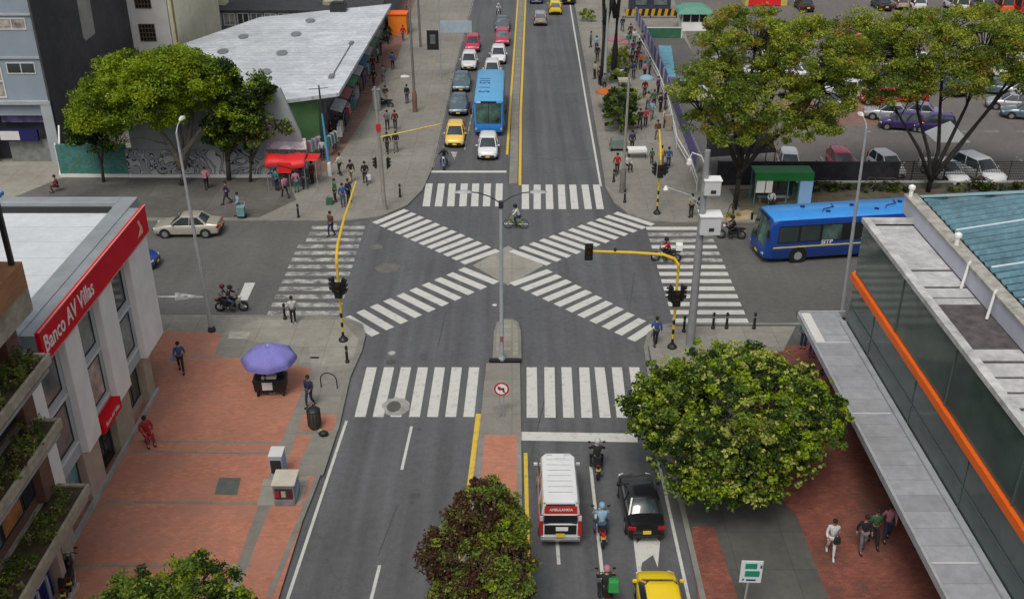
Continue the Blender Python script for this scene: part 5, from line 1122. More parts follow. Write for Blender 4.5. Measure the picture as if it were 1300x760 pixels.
def pose(name):
    P = dict(pel=(0, 0, .95), wai=(0, .0, 1.10), che=(0, -.005, 1.32), nkb=(0, -.01, 1.44), nek=(0, .0, 1.50), hd0=(0, .015, 1.56), hd1=(0, .015, 1.64), hd2=(0, .005, 1.71))
    def leg(s, hy, ky, kz, ay, az, ty, tz, sp=.09, kx=None, ax=None):
        P['hip'+s] = ((-1 if s == 'L' else 1)*sp, 0, .88); kx = kx if kx else sp+.01; ax = ax if ax else sp+.01; q = -1 if s == 'L' else 1
        P['kne'+s] = (q*kx, ky, kz); P['ank'+s] = (q*ax, ay, az); P['toe'+s] = (q*ax, ty, tz)
    def arm(s, ex, ey, ez, wx, wy, wz):
        q = -1 if s == 'L' else 1; P['sho'+s] = (q*.185, -.01, 1.39); P['elb'+s] = (q*ex, ey, ez); P['wri'+s] = (q*wx, wy, wz)
    if name == 'stand':
        leg('L', 0, .02, .49, -.02, .08, .12, .035); leg('R', 0, .03, .49, .0, .08, .14, .035); arm('L', .25, -.03, 1.12, .26, .05, .88); arm('R', .25, -.03, 1.12, .27, .04, .88)
    elif name == 'walk':
        leg('L', 0, .20, .52, .30, .10, .43, .07); leg('R', 0, -.06, .50, -.30, .16, -.18, .06); arm('L', .25, -.16, 1.14, .25, -.20, .90); arm('R', .25, .06, 1.13, .22, .26, .98)
    elif name == 'walk2':
        leg('R', 0, .15, .50, .16, .09, .30, .045); leg('L', 0, .02, .49, -.22, .11, -.08, .045); arm('R', .25, -.10, 1.13, .26, -.10, .89); arm('L', .25, .05, 1.13, .20, .24, 1.05)
    elif name == 'phone':
        leg('L', 0, .02, .49, -.02, .08, .12, .035); leg('R', 0, .05, .49, .03, .08, .17, .035); arm('L', .24, .03, 1.13, .10, .27, 1.18); arm('R', .24, .03, 1.13, .09, .27, 1.20)
    elif name in ('sit', 'ride', 'cycle', 'pillion'):
        z = {'sit': .50, 'ride': .86, 'cycle': .95, 'pillion': .92}[name]; d = z-.95
        ly = {'sit': 0, 'ride': .12, 'cycle': .16, 'pillion': .06}[name]
        P = dict(pel=(0, 0, z), wai=(0, ly*.3, z+.16), che=(0, ly, z+.37), nkb=(0, ly+.03, z+.49), nek=(0, ly+.05, z+.55), hd0=(0, ly+.08, z+.60), hd1=(0, ly+.09, z+.68), hd2=(0, ly+.08, z+.75))
        for s, q in (('L', -1), ('R', 1)):
            P['hip'+s] = (q*.10, .02, z-.05)
            if name == 'sit': K, A, T = (q*.13, .42, z+.02), (q*.13, .40, .09), (q*.13, .55, .04)
            elif name == 'ride': K, A, T = (q*.26, .40, .70), (q*.24, .16, .33), (q*.25, .30, .28)
            elif name == 'pillion': K, A, T = (q*.28, .36, .78), (q*.26, .14, .42), (q*.26, .28, .37)
            else: K, A, T = (q*.12, .34, .80 if q < 0 else .62), (q*.12, .14, .50 if q < 0 else .22), (q*.12, .28, .47 if q < 0 else .18)
            P['kne'+s], P['ank'+s], P['toe'+s] = K, A, T
            P['sho'+s] = (q*.185, ly, z+.44)
            if name == 'sit': E_, W_ = (q*.26, .06, z+.2), (q*.16, .30, z+.12)
            elif name == 'pillion': E_, W_ = (q*.30, .16, z+.22), (q*.18, .38, z+.14)
            else: E_, W_ = (q*.33, ly+.16, z+.25), (q*.29, .46, 1.07)
            P['elb'+s], P['wri'+s] = E_, W_
    return P
SK = mat('skin', (0.36, 0.20, 0.13), .6, var=0.05); SK2 = mat('skin_dark', (0.22, 0.12, 0.08), .6, var=0.05)
def cloth(n, c): return mat('cloth_'+n, c, .85, var=.12, scale=6)
CL = dict(white=(.62, .62, .62), black=(.014, .014, .017), navy=(.02, .03, .08), blue=(.03, .09, .27), red=(.42, .015, .03), pink=(.48, .2, .26), grey=(.16, .16, .17), beige=(.36, .31, .22), brown=(.10, .05, .03),
          green=(.04, .12, .06), teal=(.04, .2, .2), yellow=(.5, .38, .08), lightblue=(.25, .42, .55), purple=(.10, .04, .16), denim=(.05, .08, .14), orange=(.5, .14, .03), maroon=(.12, .012, .02), cream=(.5, .46, .36), brightgreen=(.03, .33, .06))
CLM = {k: cloth(k, tuple(c*.78+.004 for c in v)) for k, v in CL.items()}
LEFTARM = ('pel', 'wai'), ('wai', 'che'), ('che', 'shoL'), ('shoL', 'elbL'), ('elbL', 'wriL'), ('che', 'shoR'), ('shoR', 'elbR'), ('elbR', 'wriR')
LEGS = ('pel', 'hipL'), ('hipL', 'kneL'), ('kneL', 'ankL'), ('pel', 'hipR'), ('hipR', 'kneR'), ('kneR', 'ankR')
def base_of(k): return k[:-1] if k[-1] in 'LR' and k[:-1] in RAD else k
PP = {}
def person_proto(ps, helmet=False, skirt=False, bald=False, loc=(0, 0, 0)):
    P = pose(ps); t = thing('person', 'x', 'person', loc)
    E = list(LEFTARM) + [('che', 'nkb'), ('nkb', 'nek'), ('nek', 'hd0'), ('hd0', 'hd1'), ('hd1', 'hd2')] + list(LEGS) + [('ankL', 'toeL'), ('ankR', 'toeR')]
    keys = ['pel'] + [k for k in P if k != 'pel']; V = {k: P[k] for k in keys}
    me = skin_mesh(V, E, {k: RAD[base_of(k)]*(.9) for k in V}); 
    bm = bmesh.new(); bm.from_mesh(me)
    extra = MB(); hd = Vector(P['hd1']); extra.add([tuple(hd+Vector(p)) for p in ((-.016, .075, -.03), (.016, .075, -.03), (0, .118, -.028), (0, .08, .03))], [(0, 1, 2), (1, 3, 2), (3, 0, 2)])
    for s in (-1, 1): extra.ball(tuple(hd+Vector((s*.092, -.005, -.01))), .022, 6, sc=(.5, 1, 1.3))
    for s, q in (('L', -1), ('R', 1)):      # hands
        w_ = Vector(P['wri'+s]); d = (w_-Vector(P['elb'+s])).normalized(); side = d.cross(Vector((q, 0, 0))).normalized()
        if side.length < .5: side = Vector((0, 1, 0))
        n = d.cross(side).normalized()
        c = w_+d*.05
        extra.tube([w_, w_+d*.04, w_+d*.095], [.024, .034, .03], 8)
        for k, L_ in enumerate((.062, .074, .070, .052)):
            b = w_+d*.088+side*(.027-.018*k); m1 = b+d*L_*.5; m2 = m1+(d*.7+n*.5*(-q))*L_*.5; extra.tube([b, m1, m2], [.009, .0085, .007], 5)
        b = w_+d*.035+side*.026; extra.tube([b, b+side*.028+d*.025, b+side*.034+d*.055], [.011, .010, .008], 5)
    v0 = [bm.verts.new(p) for p in extra.v]
    for f in extra.f:
        try: bm.faces.new([v0[i] for i in f])
        except ValueError: pass
    for f in bm.faces: f.smooth = True
    bm.to_mesh(me); bm.free(); me.materials.clear(); me.materials.append(SK); me.name = 'body'
    b = bpy.data.objects.new('body', me); COL.objects.link(b); b.parent = t
    # jacket, trousers, shoes
    def garment(name, ks, EE, grow, cm):
        VV = {k: P[k] for k in ks}; m_ = skin_mesh(VV, EE, {k: RAD[base_of(k)]*.9+grow+(0.02 if k == 'pel' and name == 'jacket' else 0) for k in ks}); m_.materials.clear(); m_.materials.append(cm); m_.name = name
        for p in m_.polygons: p.use_smooth = True
        g = bpy.data.objects.new(name, m_); COL.objects.link(g); g.parent = t; return g
    P2 = dict(P); 
    for s in 'LR': P[('wri'+s)] = tuple(Vector(P['elb'+s]).lerp(Vector(P['wri'+s]), .86))
    P['pel_top'] = tuple(Vector(P['pel'])+Vector((0, 0, .03)))
    garment('jacket', ['pel', 'wai', 'che', 'shoL', 'elbL', 'wriL', 'shoR', 'elbR', 'wriR', 'nkb'], list(LEFTARM)+[('che', 'nkb')], .019, CLM['navy'])
    garment('trousers', ['pel', 'hipL', 'kneL', 'ankL', 'hipR', 'kneR', 'ankR'], LEGS, .017, CLM['black'])
    o = MB()
    for s in 'LR':
        A, T = Vector(P['ank'+s]), Vector(P['toe'+s]); d = (T-A); d.z = 0; d.normalize(); n = Vector((-d.y, d.x, 0)); zb = T.z-.035
        o = MB(); rings = []
        for q, w_, h in ((-.07, .035, .07), (0, .045, .10), (.1, .05, .07), (.18, .045, .05), (.215, .025, .03)):
            c = A+d*q; zz = zb+(A.z-.08-zb+.0)*(1-min(1, max(0, q/.15))) if A.z > .12 else max(0, zb)
            rings.append([tuple(Vector((c.x, c.y, zz))+n*w_), tuple(Vector((c.x, c.y, zz+h))+n*w_*.7), tuple(Vector((c.x, c.y, zz+h))-n*w_*.7), tuple(Vector((c.x, c.y, zz))-n*w_)])
        o.loft(rings); o.build('shoe', CLM['black'], t, smooth='all')
    h = Vector(P['hd1']); o = MB()
    if helmet:
        o.ball(tuple(h+Vector((0, 0, .02))), .145, 14, sc=(.95, 1.08, 1.0)); hm = o.build('helmet', CLM['black'], t, smooth='all')
        MB().ball(tuple(h+Vector((0, .055, .0))), .115, 12, sc=(.95, 1, .55)).build('visor', M['glass_dk'], hm, smooth='all')
    else:
        o.ball(tuple(h+Vector((0, -.022, .028))), .112, 12, sc=(.93, 1, 1.0)); hb = o.build('hair', cloth('hair', (.018, .012, .01)), t, smooth='all')
    o = MB()
    for s in (-1, 1): o.ball(tuple(h+Vector((s*.034, .088, .0))), .011, 6)
    o.build('eyes', M['black'], t); MB().box(tuple(h+Vector((0, .088, -.05))), (.045, .012, .01)).build('mouth', CLM['maroon'], t)
    return t
def person(ps, x, y, z, deg, top, tr, label, helmet=None, hair=None, sc=1.0, group=None, skin=None, shoes=None):
    key = (ps, helmet is not None)
    if key not in PP: t = PP[key] = person_proto(ps, helmet is not None)
    else: t = copy_tree(PP[key]); t.name = 'person'
    t.location = (x, y, z); t.rotation_euler = (0, 0, R(deg)); t.scale = (sc, sc, sc)
    for k in ('label', 'group'):
        if k in t: del t[k]
    t['label'] = label
    if group: t['group'] = group
    def setm(part, m):
        for ch in t.children:
            if ch.name.split('.')[0] == part: ch.material_slots[0].link = 'OBJECT'; ch.material_slots[0].material = m
    setm('jacket', CLM[top]); setm('trousers', CLM[tr])
    if helmet: setm('helmet', CLM[helmet])
    if hair: setm('hair', CLM[hair])
    if skin: setm('body', skin)
    if shoes: setm('shoe', CLM[shoes])
    return t
def pp(px, py, ps, deg, top, tr, label, z=PZ, **k):
    x, y = at(px, py, z); return person(ps, x, y, z, deg, top, tr, label, **k)
# deg: 0 faces away (north), 180 faces the camera, 90 faces left (west), -90 right (east)
P_ = [
 (373, 411, 'phone', 20, 'white', 'black', 'person in a white jacket waiting at the kerb before the west crosswalk', dict(shoes='white')),
 (231, 471, 'walk', 195, 'blue', 'black', 'person in a blue jacket with a pale bag walking across the brick plaza', {}),
 (394, 515, 'walk2', 160, 'navy', 'navy', 'person in dark blue walking between the purple umbrella cart and the bin', {}),
 (421, 299, 'walk2', 150, 'brown', 'navy', 'person with a brown top and white bag crossing at the west crosswalk', dict(z=0.0)),
 (436, 262, 'stand', 200, 'blue', 'denim', 'person in a bright blue jacket at the tip of the yellow signal arm', {}),
 (426, 256, 'stand', 120, 'green', 'black', 'person in a green top just left of the bright blue jacket', {}),
 (443, 256, 'stand', 230, 'navy', 'black', 'person in dark clothes just right of the bright blue jacket', {}),
 (464, 233, 'walk', 190, 'black', 'black', 'person in a black coat with a white bag walking alone on the north-west corner', {}),
 (432, 222, 'walk2', 60, 'white', 'black', 'person in a white shirt by the blue pole on the north-west corner', {}),
 (446, 231, 'walk2', 30, 'black', 'beige', 'person in a black top and beige trousers by the blue pole', {}),
 (363, 251, 'walk', 40, 'pink', 'black', 'person in a pink top walking in front of the red canopy stall', {}),
 (377, 244, 'stand', 10, 'pink', 'teal', 'person in a pink shirt and teal trousers standing at the red canopy stall', {}),
 (387, 240, 'stand', 0, 'navy', 'navy', 'person in navy standing at the red canopy stall', {}),
 (397, 233, 'stand', 60, 'maroon', 'black', 'person in a maroon top at the right end of the red canopy stall', {}),
 (352, 242, 'stand', 330, 'teal', 'navy', 'person in a teal top at the left end of the red canopy stall', {}),
 (304, 274, 'walk2', 120, 'lightblue', 'grey', 'person in pale blue pushing along the dark pavement behind the lamp post', {}),
 (289, 259, 'walk', 110, 'navy', 'navy', 'person in dark blue walking on the dark pavement behind the lamp post', {}),
 (263, 240, 'walk2', 20, 'pink', 'black', 'person with a pink backpack beside the thick tree trunk', {}),
 (492, 194, 'walk', 175, 'black', 'black', 'person in black walking beside the leaning grey signal pole, nearer pair, left', {}),
 (503, 193, 'walk2', 178, 'black', 'grey', 'person in a black top, nearer pair beside the leaning signal pole, right', {}),
 (492, 165, 'walk2', 0, 'grey', 'black', 'person in a dark grey top, farther pair on the wide pavement, left', {}),
 (502, 165, 'walk', 2, 'maroon', 'black', 'person in a dark maroon top, farther pair on the wide pavement, right', {}),
 (517, 131, 'stand', 150, 'black', 'denim', 'person in black with jeans beside the brown based pole', {}),
 (490, 132, 'phone', 200, 'black', 'beige', 'person in a black top and beige trousers behind the grey cabinet', {}),
 (475, 110, 'walk', 170, 'black', 'navy', 'person in black walking out of the market crowd on the brick strip', {}),
 (517, 27, 'walk2', 170, 'black', 'black', 'person in black walking alone far up the brick strip', {}),
 (462, 112, 'stand', 60, 'red', 'black', 'person in a red top under the market eaves by the racks', {}),
 (456, 118, 'stand', 120, 'white', 'denim', 'person in a white top under the market eaves by the racks', {}),
 (468, 100, 'stand', 10, 'teal', 'grey', 'person in a teal top farther along the market eaves', {}),
 (443, 140, 'stand', 190, 'red', 'maroon', 'person in red in front of the market stall near the roof corner', {}),
 (436, 137, 'stand', 90, 'black', 'black', 'person in black in front of the market stall near the roof corner', {}),
 (448, 134, 'walk2', 100, 'purple', 'black', 'person in a purple top beside the red one at the market stall', {}),
 (428, 172, 'stand', 60, 'navy', 'denim', 'person in navy and jeans at the corner stall right of the blue pole', {}),
 (434, 167, 'walk', 30, 'grey', 'black', 'person in a grey top at the corner stall right of the blue pole', {}),
 (404, 192, 'sit', 180, 'pink', 'grey', 'person in a pink top sitting left of the blue pole', dict(sc=1)),
 (424, 189, 'sit', 200, 'white', 'black', 'person in a white top sitting right of the blue pole', {}),
 (413, 186, 'stand', 180, 'orange', 'black', 'person in an orange top standing behind the blue pole', {}),
 (493, 56, 'walk', 170, 'black', 'black', 'person in black near the green hedge at the market tip', {}),
 (484, 70, 'stand', 90, 'navy', 'navy', 'person in navy beside the green hedge at the market tip', {}),
 # east pavement
 (783, 222, 'walk2', 185, 'red', 'black', 'person in a red vest beside the east pavement pole', {}),
 (797, 216, 'sit', 200, 'white', 'black', 'person in a white top sitting by the small white table', {}),
 (827, 208, 'stand', 190, 'green', 'black', 'child in a dark green top standing in the middle of the east pavement', dict(sc=.72)),
 (839, 212, 'walk', 180, 'yellow', 'denim', 'person in a yellow top behind the yellow signal arm', {}),
 (848, 214, 'walk2', 176, 'blue', 'navy', 'person in a blue top beside the one in yellow, behind the signal arm', {}),
 (834, 178, 'walk', 185, 'brown', 'grey', 'person in a brown top and grey trousers walking down the east pavement', {}),
 (843, 162, 'stand', 240, 'cream', 'brown', 'person in a cream coat by the purple fence', {}),
 (827, 152, 'walk2', 182, 'lightblue', 'grey', 'person in a pale blue top beside the one in bright red', {}),
 (812, 163, 'walk', 182, 'black', 'black', 'person in black left of the bright red jacket', {}),
 (819, 162, 'walk2', 181, 'red', 'black', 'person in a bright red jacket by the dark green bush', {}),
 (830, 138, 'stand', 160, 'green', 'black', 'person in dark green in the crowd along the purple fence', {}),
 (838, 142, 'stand', 220, 'black', 'black', 'person in black in the crowd along the purple fence', {}),
 (844, 137, 'stand', 250, 'navy', 'black', 'person in navy in the crowd right against the purple fence', {}),
 (818, 124, 'walk2', 180, 'red', 'black', 'person in red walking under the pale blue umbrella', {}),
 (795, 104, 'stand', 130, 'black', 'denim', 'person in black at the white stall under the green bushes', {}),
 (804, 100, 'walk', 170, 'navy', 'navy', 'person in navy walking beside the white stall', {}),
 (818, 100, 'phone', 210, 'pink', 'black', 'person in a pink top in front of the purple fence', {}),
 (808, 82, 'walk2', 178, 'maroon', 'black', 'person in a maroon top in the far crowd', {}),
 (803, 72, 'walk', 182, 'purple', 'black', 'person in a purple top in the far crowd', {}),
 (811, 70, 'walk2', 182, 'black', 'maroon', 'person in a black top and maroon trousers in the far crowd', {}),
 (797, 62, 'walk', 182, 'teal', 'grey', 'person in a teal top at the head of the far crowd', {}),
 (805, 57, 'walk2', 182, 'white', 'green', 'person in a white top at the head of the far crowd', {}),
 (815, 60, 'walk', 182, 'grey', 'navy', 'person in a grey top at the fence side of the far crowd', {}),
 (750, 60, 'stand', 100, 'teal', 'black', 'person in teal near the kerb left of the far tree trunks', {}),
 (757, 66, 'stand', 160, 'lightblue', 'navy', 'person in pale blue near the kerb left of the far tree trunks', {}),
 (758, 78, 'stand', 180, 'black', 'black', 'person in black at the foot of the far tree trunks', {}),
 (755, 100, 'stand', 120, 'cream', 'black', 'person in a cream top near the kerb below the far tree trunks', {}),
 (761, 107, 'stand', 200, 'brown', 'black', 'person in a brown top near the kerb below the far tree trunks', {}),
 (767, 116, 'stand', 200, 'grey', 'black', 'person in grey behind the orange umbrella', {}),
 (802, 192, 'stand', 190, 'navy', 'black', 'person in navy standing behind the small white table', {}),
 (877, 276, 'stand', 20, 'beige', 'black', 'person in a beige jacket and black trousers waiting beside the tall pole', {}),
 (889, 275, 'stand', 340, 'black', 'black', 'person in black waiting beside the one in the beige jacket', {}),
 (832, 438, 'walk2', 10, 'blue', 'black', 'person in a blue jacket stepping off the south-east corner', {}),
 (1053, 703, 'walk', 170, 'white', 'white', 'person all in white with a dark bag walking on the red brick pavement', dict(shoes='white')),
 (1093, 698, 'walk2', 182, 'black', 'grey', 'person in a black top and grey trousers near the canopy edge', {}),
 (1107, 690, 'walk', 180, 'green', 'black', 'person in dark green between the two others near the canopy edge', {}),
 (1124, 684, 'walk2', 175, 'pink', 'navy', 'person in a pink top closest to the canopy edge', {}),
 (1019, 441, 'stand', 160, 'teal', 'navy', 'person in teal at the far corner of the grey canopy', {}),
 (1030, 452, 'stand', 170, 'pink', 'purple', 'person in a pink top half under the grey canopy near its far corner', {}),
 (1047, 478, 'walk', 180, 'maroon', 'black', 'person in maroon half under the grey canopy above the round tree', {}),
 (978, 262, 'sit', 180, 'white', 'black', 'person in a white top sitting in the bus shelter', {}),
 (74, 243, 'sit', 120, 'maroon', 'maroon', 'person in dark red crouching on the pale plaza behind the bank roof', {}),

 (459, 106, 'stand', 80, 'black', 'denim', 'person in black and jeans between the racks and the white topped person', {}),
 (466, 91, 'walk', 175, 'beige', 'black', 'person in a beige top walking out from the middle of the market eaves', {}),
 (474, 92, 'walk2', 180, 'maroon', 'navy', 'person in maroon on the brick strip beside the market awnings', {}),
 (480, 80, 'stand', 100, 'white', 'black', 'person in a white top near the far end of the market awnings', {}),
 (451, 128, 'phone', 200, 'grey', 'denim', 'person in grey and jeans near the second market awning', {}),
 (431, 150, 'stand', 100, 'navy', 'black', 'person in navy under the first market awning', {}),
 (438, 153, 'walk2', 190, 'teal', 'black', 'person in teal walking past the first market awning', {}),
 (421, 178, 'walk', 120, 'maroon', 'black', 'person in maroon between the blue pole and the market stall', {}),
 (410, 203, 'stand', 200, 'white', 'navy', 'person in white and navy just left of the foot of the blue pole', {}),
 (383, 228, 'stand', 150, 'cream', 'brown', 'person in a cream top under the red canopy', {}),
 (487, 105, 'walk', 10, 'grey', 'grey', 'person all in grey walking away along the brick strip', {}),
 (499, 88, 'walk2', 5, 'blue', 'black', 'person in bright blue walking away past the dark pole', {}),
 (512, 52, 'walk', 180, 'red', 'denim', 'person in red and jeans far up the brick strip', {}),
 (521, 40, 'walk2', 0, 'white', 'navy', 'person in white and navy far up the brick strip', {}),
 (801, 88, 'walk', 178, 'black', 'black', 'person in black in the middle of the far crowd on the east pavement', {}),
 (813, 88, 'walk2', 180, 'orange', 'black', 'person in orange in the middle of the far crowd on the east pavement', {}),
 (824, 95, 'stand', 240, 'teal', 'black', 'person in teal against the purple fence near the pale blue umbrella', {}),
 (800, 50, 'walk2', 180, 'maroon', 'black', 'person in maroon at the top end of the east pavement crowd', {}),
 (790, 40, 'walk', 0, 'navy', 'denim', 'person in navy and jeans at the top end of the east pavement', {}),
 (770, 30, 'walk', 170, 'black', 'grey', 'person in black and grey by the far kerb of the east pavement', {}),
 (822, 140, 'walk', 180, 'beige', 'denim', 'person in beige and jeans behind the bright red jacket', {}),
 (835, 120, 'stand', 230, 'purple', 'black', 'person in purple leaning near the middle of the purple fence', {}),
 (1060, 40, 'stand', 180, 'black', 'black', 'person in black by the far row of parked cars', {}),
]
for px, py, ps, dg, a, b, lab, kw in P_:
    z = kw.pop('z', PZ); pp(px, py, ps, dg, a, b, lab, z=z, **kw)
pr = pp(188, 560, 'sit', 215, 'red', 'red', 'person all in red sitting on a stool against the bank wall', sc=1.12); 
# riders
def rider(key, ps, top, tr, helm, label, dy=-.18):
    x, y, rz = moto_at[key]; person(ps, x - math.sin(rz)*dy, y + math.cos(rz)*dy, 0, math.degrees(rz), top, tr, label, helmet=helm)
rider('left', 'ride', 'black', 'denim', 'black', 'motorcycle rider in black at the front of the pair on the cross street')
rider('left', 'pillion', 'grey', 'black', 'maroon', 'passenger in dark grey behind the rider on the cross street', -.55)
rider('red', 'ride', 'red', 'black', 'black', 'motorcycle rider in a bright red jacket on the east crosswalk')
rider('bus', 'ride', 'black', 'black', 'black', 'motorcycle rider in black just in front of the blue bus')
rider('n', 'ride', 'black', 'denim', 'grey', 'motorcycle rider in black at the north stop line')
rider('s1', 'ride', 'black', 'black', 'white', 'motorcycle rider in black with a white helmet nearest the southern stop line')
rider('s2', 'ride', 'lightblue', 'denim', 'lightblue', 'motorcycle rider in pale blue between the white van and the black car')
rider('s3', 'ride', 'black', 'black', 'pink', 'motorcycle rider in black with a pale pink helmet at the bottom edge')
rider('far', 'ride', 'white', 'black', 'white', 'motorcycle rider in white at the far end of the queue')
person('cycle', bx_+.2, by_, 0, 86, 'white', 'navy', 'cyclist in a white top riding the lime green bicycle', helmet='black')
# things people carry
def bag(label, loc, col, size=(.28, .16, .32), rz=0, name='bag'):
    t = thing(name, label, 'bag', loc, rz); o = MB(); o.box((0, 0, size[2]/2), size, top=(.85, .8)); o.build('body', CLM[col], t, bevel=.04)
    MB().tube([(-size[0]*.3, 0, size[2]*.95), (-size[0]*.15, 0, size[2]*1.3), (size[0]*.15, 0, size[2]*1.3), (size[0]*.3, 0, size[2]*.95)], .012, 5).build('strap', CLM[col], t); return t
def near(px, py, dx, dy, z): x, y = at(px, py, PZ); return (x+dx, y+dy, z)
bag('white bag held by the person crossing at the west crosswalk', near(421, 299, .30, .0, .55), 'white')
bag('white bag held by the person in a black coat', near(464, 233, .28, -.1, .45), 'white', (.4, .2, .4))
bag('pale bag on the shoulder of the person in the blue jacket', near(231, 471, -.32, -.05, .75), 'lightblue')
bag('pink backpack worn beside the thick tree trunk', near(263, 240, .0, -.2, 1.05), 'pink', (.34, .2, .42), name='backpack')
bag('green bag on the ground beside the three waiting people', near(421, 258, -.1, -.2, .13), 'green', (.5, .35, .5))
bag('black bag of the person all in white', near(1053, 703, .12, -.22, .85), 'black')
x, y, rz = moto_at['s3']; bag('bright green delivery bag on the back of the rider at the bottom edge', (x+.22, y-.45, .95), 'brightgreen', (.42, .35, .5), name='delivery_bag')
for ch in bpy.data.objects[-1:] : pass
x, y, rz = moto_at['s2']; 
st = thing('stool', 'small stool under the person in red at the bank wall', 'stool', (*at(188, 560, PZ), PZ)); MB().lathe([(.17, 0), (.17, .03)], (0, 0, .36), 12).build('seat', CLM['red'], st)
for a in range(4): MB().tube([(.1*math.cos(a*PI/2+.8), .1*math.sin(a*PI/2+.8), .36), (.16*math.cos(a*PI/2+.8), .16*math.sin(a*PI/2+.8), 0)], .015, 5).build('leg', M['dark_frame'], st)
# ------------------------------------------------------------------ street furniture
M['galv'] = mat('galvanised_pole', (0.36, 0.38, 0.39), 0.5, 0.3, var=0.1, scale=3)
M['pole_dark'] = mat('weathered_pole', (0.15, 0.14, 0.125), 0.8, var=0.2, scale=2)
M['pole_conc'] = mat('concrete_pole', (0.25, 0.24, 0.215), 0.9, var=0.15, scale=2)
M['sig_y'] = mat('signal_yellow', (0.62, 0.42, 0.025), 0.5, var=0.08, scale=3)
M['lens_r'] = mat('signal_red_lens', (0.16, 0.01, 0.01), 0.3, var=0); M['lens_g'] = mat('signal_green_lens', (0.01, 0.10, 0.05), 0.3, var=0); M['lens_y'] = mat('signal_amber_lens', (0.2, 0.1, 0.01), 0.3, var=0)
def lamp_head(t, p, d, L=.75, m=None):
    d = Vector(d).normalized(); p = Vector(p); n = Vector((-d.y, d.x, 0)).normalized()
    rings = []
    for q, w_, h in ((0, .05, .05), (.12, .10, .10), (.5, .14, .11), (.8, .12, .08), (1, .05, .03)):
        c = p+d*L*q; rings.append([tuple(c-n*w_), tuple(c-n*w_*.6+Vector((0, 0, h))), tuple(c+n*w_*.6+Vector((0, 0, h))), tuple(c+n*w_), tuple(c-Vector((0, 0, .03)))])
    return MB().loft(rings).build('lamp_head', m or M['white_frame'], t, smooth=True)
def signal_head(t, p, face, back=True, sc=.78):
    """three lens head; face = direction the lenses look"""
    a = math.atan2(face[1], face[0])-PI/2     # local +Y to face
    c, s_ = math.cos(a), math.sin(a)
    def W(x, y, z): return (p[0]+(x*c-y*s_)*sc, p[1]+(x*s_+y*c)*sc, p[2]+z*sc)
    M4 = Matrix.Translation(p) @ Matrix.Rotation(a, 4, 'Z') @ Matrix.Scale(sc, 4)
    h = MB(); h.box((0, 0, 0), (.34, .22, 1.02), M=M4)
    if back: h.box((0, -.02, 0), (.54, .03, 1.22), M=M4)
    for z in (.33, 0, -.33):
        h.box((0, .2, z+.13), (.26, .22, .02), M=M4); h.box((-.13, .18, z+.06), (.02, .18, .16), M=M4); h.box((.13, .18, z+.06), (.02, .18, .16), M=M4)
    hd = h.build('signal_head', M['black'], t)
    for z, m in ((.33, 'lens_r'), (0, 'lens_y'), (-.33, 'lens_g')):
        MB().box((0, .115, z), (.2, .02, .2), M=M4).build('lens', M[m], hd)
# --- single arm street lamps
def street_lamp(label, base, lean, h, arm, group='tall street lamps'):
    t = thing('street_lamp', label, 'street lamp', (base[0], base[1], PZ), 0, group)
    top = Vector((lean[0], lean[1], h)); MB().tube([(0, 0, 0), top*.4, top], [.13, .10, .06], 10).build('pole', M['galv'], t, smooth=True)
    MB().lathe([(.22, 0), (.22, .12), (.15, .3)], (0, 0, 0), 10).build('base', M['dark_frame'], t)
    a = Vector((*arm, 0)); e = top+a*1.0+Vector((0, 0, .35)); MB().tube([top, top+a*.4+Vector((0, 0, .25)), e], .035, 6).build('arm', M['galv'], t, smooth=True)
    lamp_head(t, e, (*arm, 0)); return t
street_lamp('leaning galvanised street lamp beside the motorcycle with two riders, west side', at(269, 420, PZ), (-.25, 0), 11.4, (.0, .8))
street_lamp('galvanised street lamp at the far end of the grey canopy, east side', at(1068, 405, PZ), (-.35, 0), 11.2, (0, .8))
def sticker(t, z, col): MB().lathe([(.135, 0), (.135, .5)], (0, 0, z), 10).build('sticker_band', col, t)
# --- median double lamp
t = thing('double_street_lamp', 'tall grey lamp post with two curved arms standing on the median nose', 'street lamp', (*at(637, 456, .18), .18))
MB().tube([(0, 0, 0), (0, 0, 4), (0, 0, 8.6)], [.12, .10, .08], 12).build('pole', mat('pale_blue_grey_pole', (0.34, 0.39, 0.42), .5, .2, var=.1), t, smooth=True)
MB().lathe([(.2, 0), (.2, .1), (.13, .25)], (0, 0, 0), 10).build('base', M['galv'], t); MB().box((0, 0, 8.75), (.24, .24, .36)).build('bracket', M['dark_frame'], t, bevel=.03)
for s in (-1, 1):
    MB().tube([(0, 0, 8.8), (s*.5, 0, 9.15), (s*1.05, 0, 9.35), (s*1.5, 0, 9.40)], .03, 6).build('arm', M['dark_frame'], t, smooth=True); lamp_head(t, (s*1.4, 0, 9.36), (s, 0.05, 0), .85, M['galv'])
MB().box((0, -.13, 1.3), (.16, .04, .3)).build('notice_plate', mat('faded_red_plate', (.25, .08, .08), .6, var=0), t)
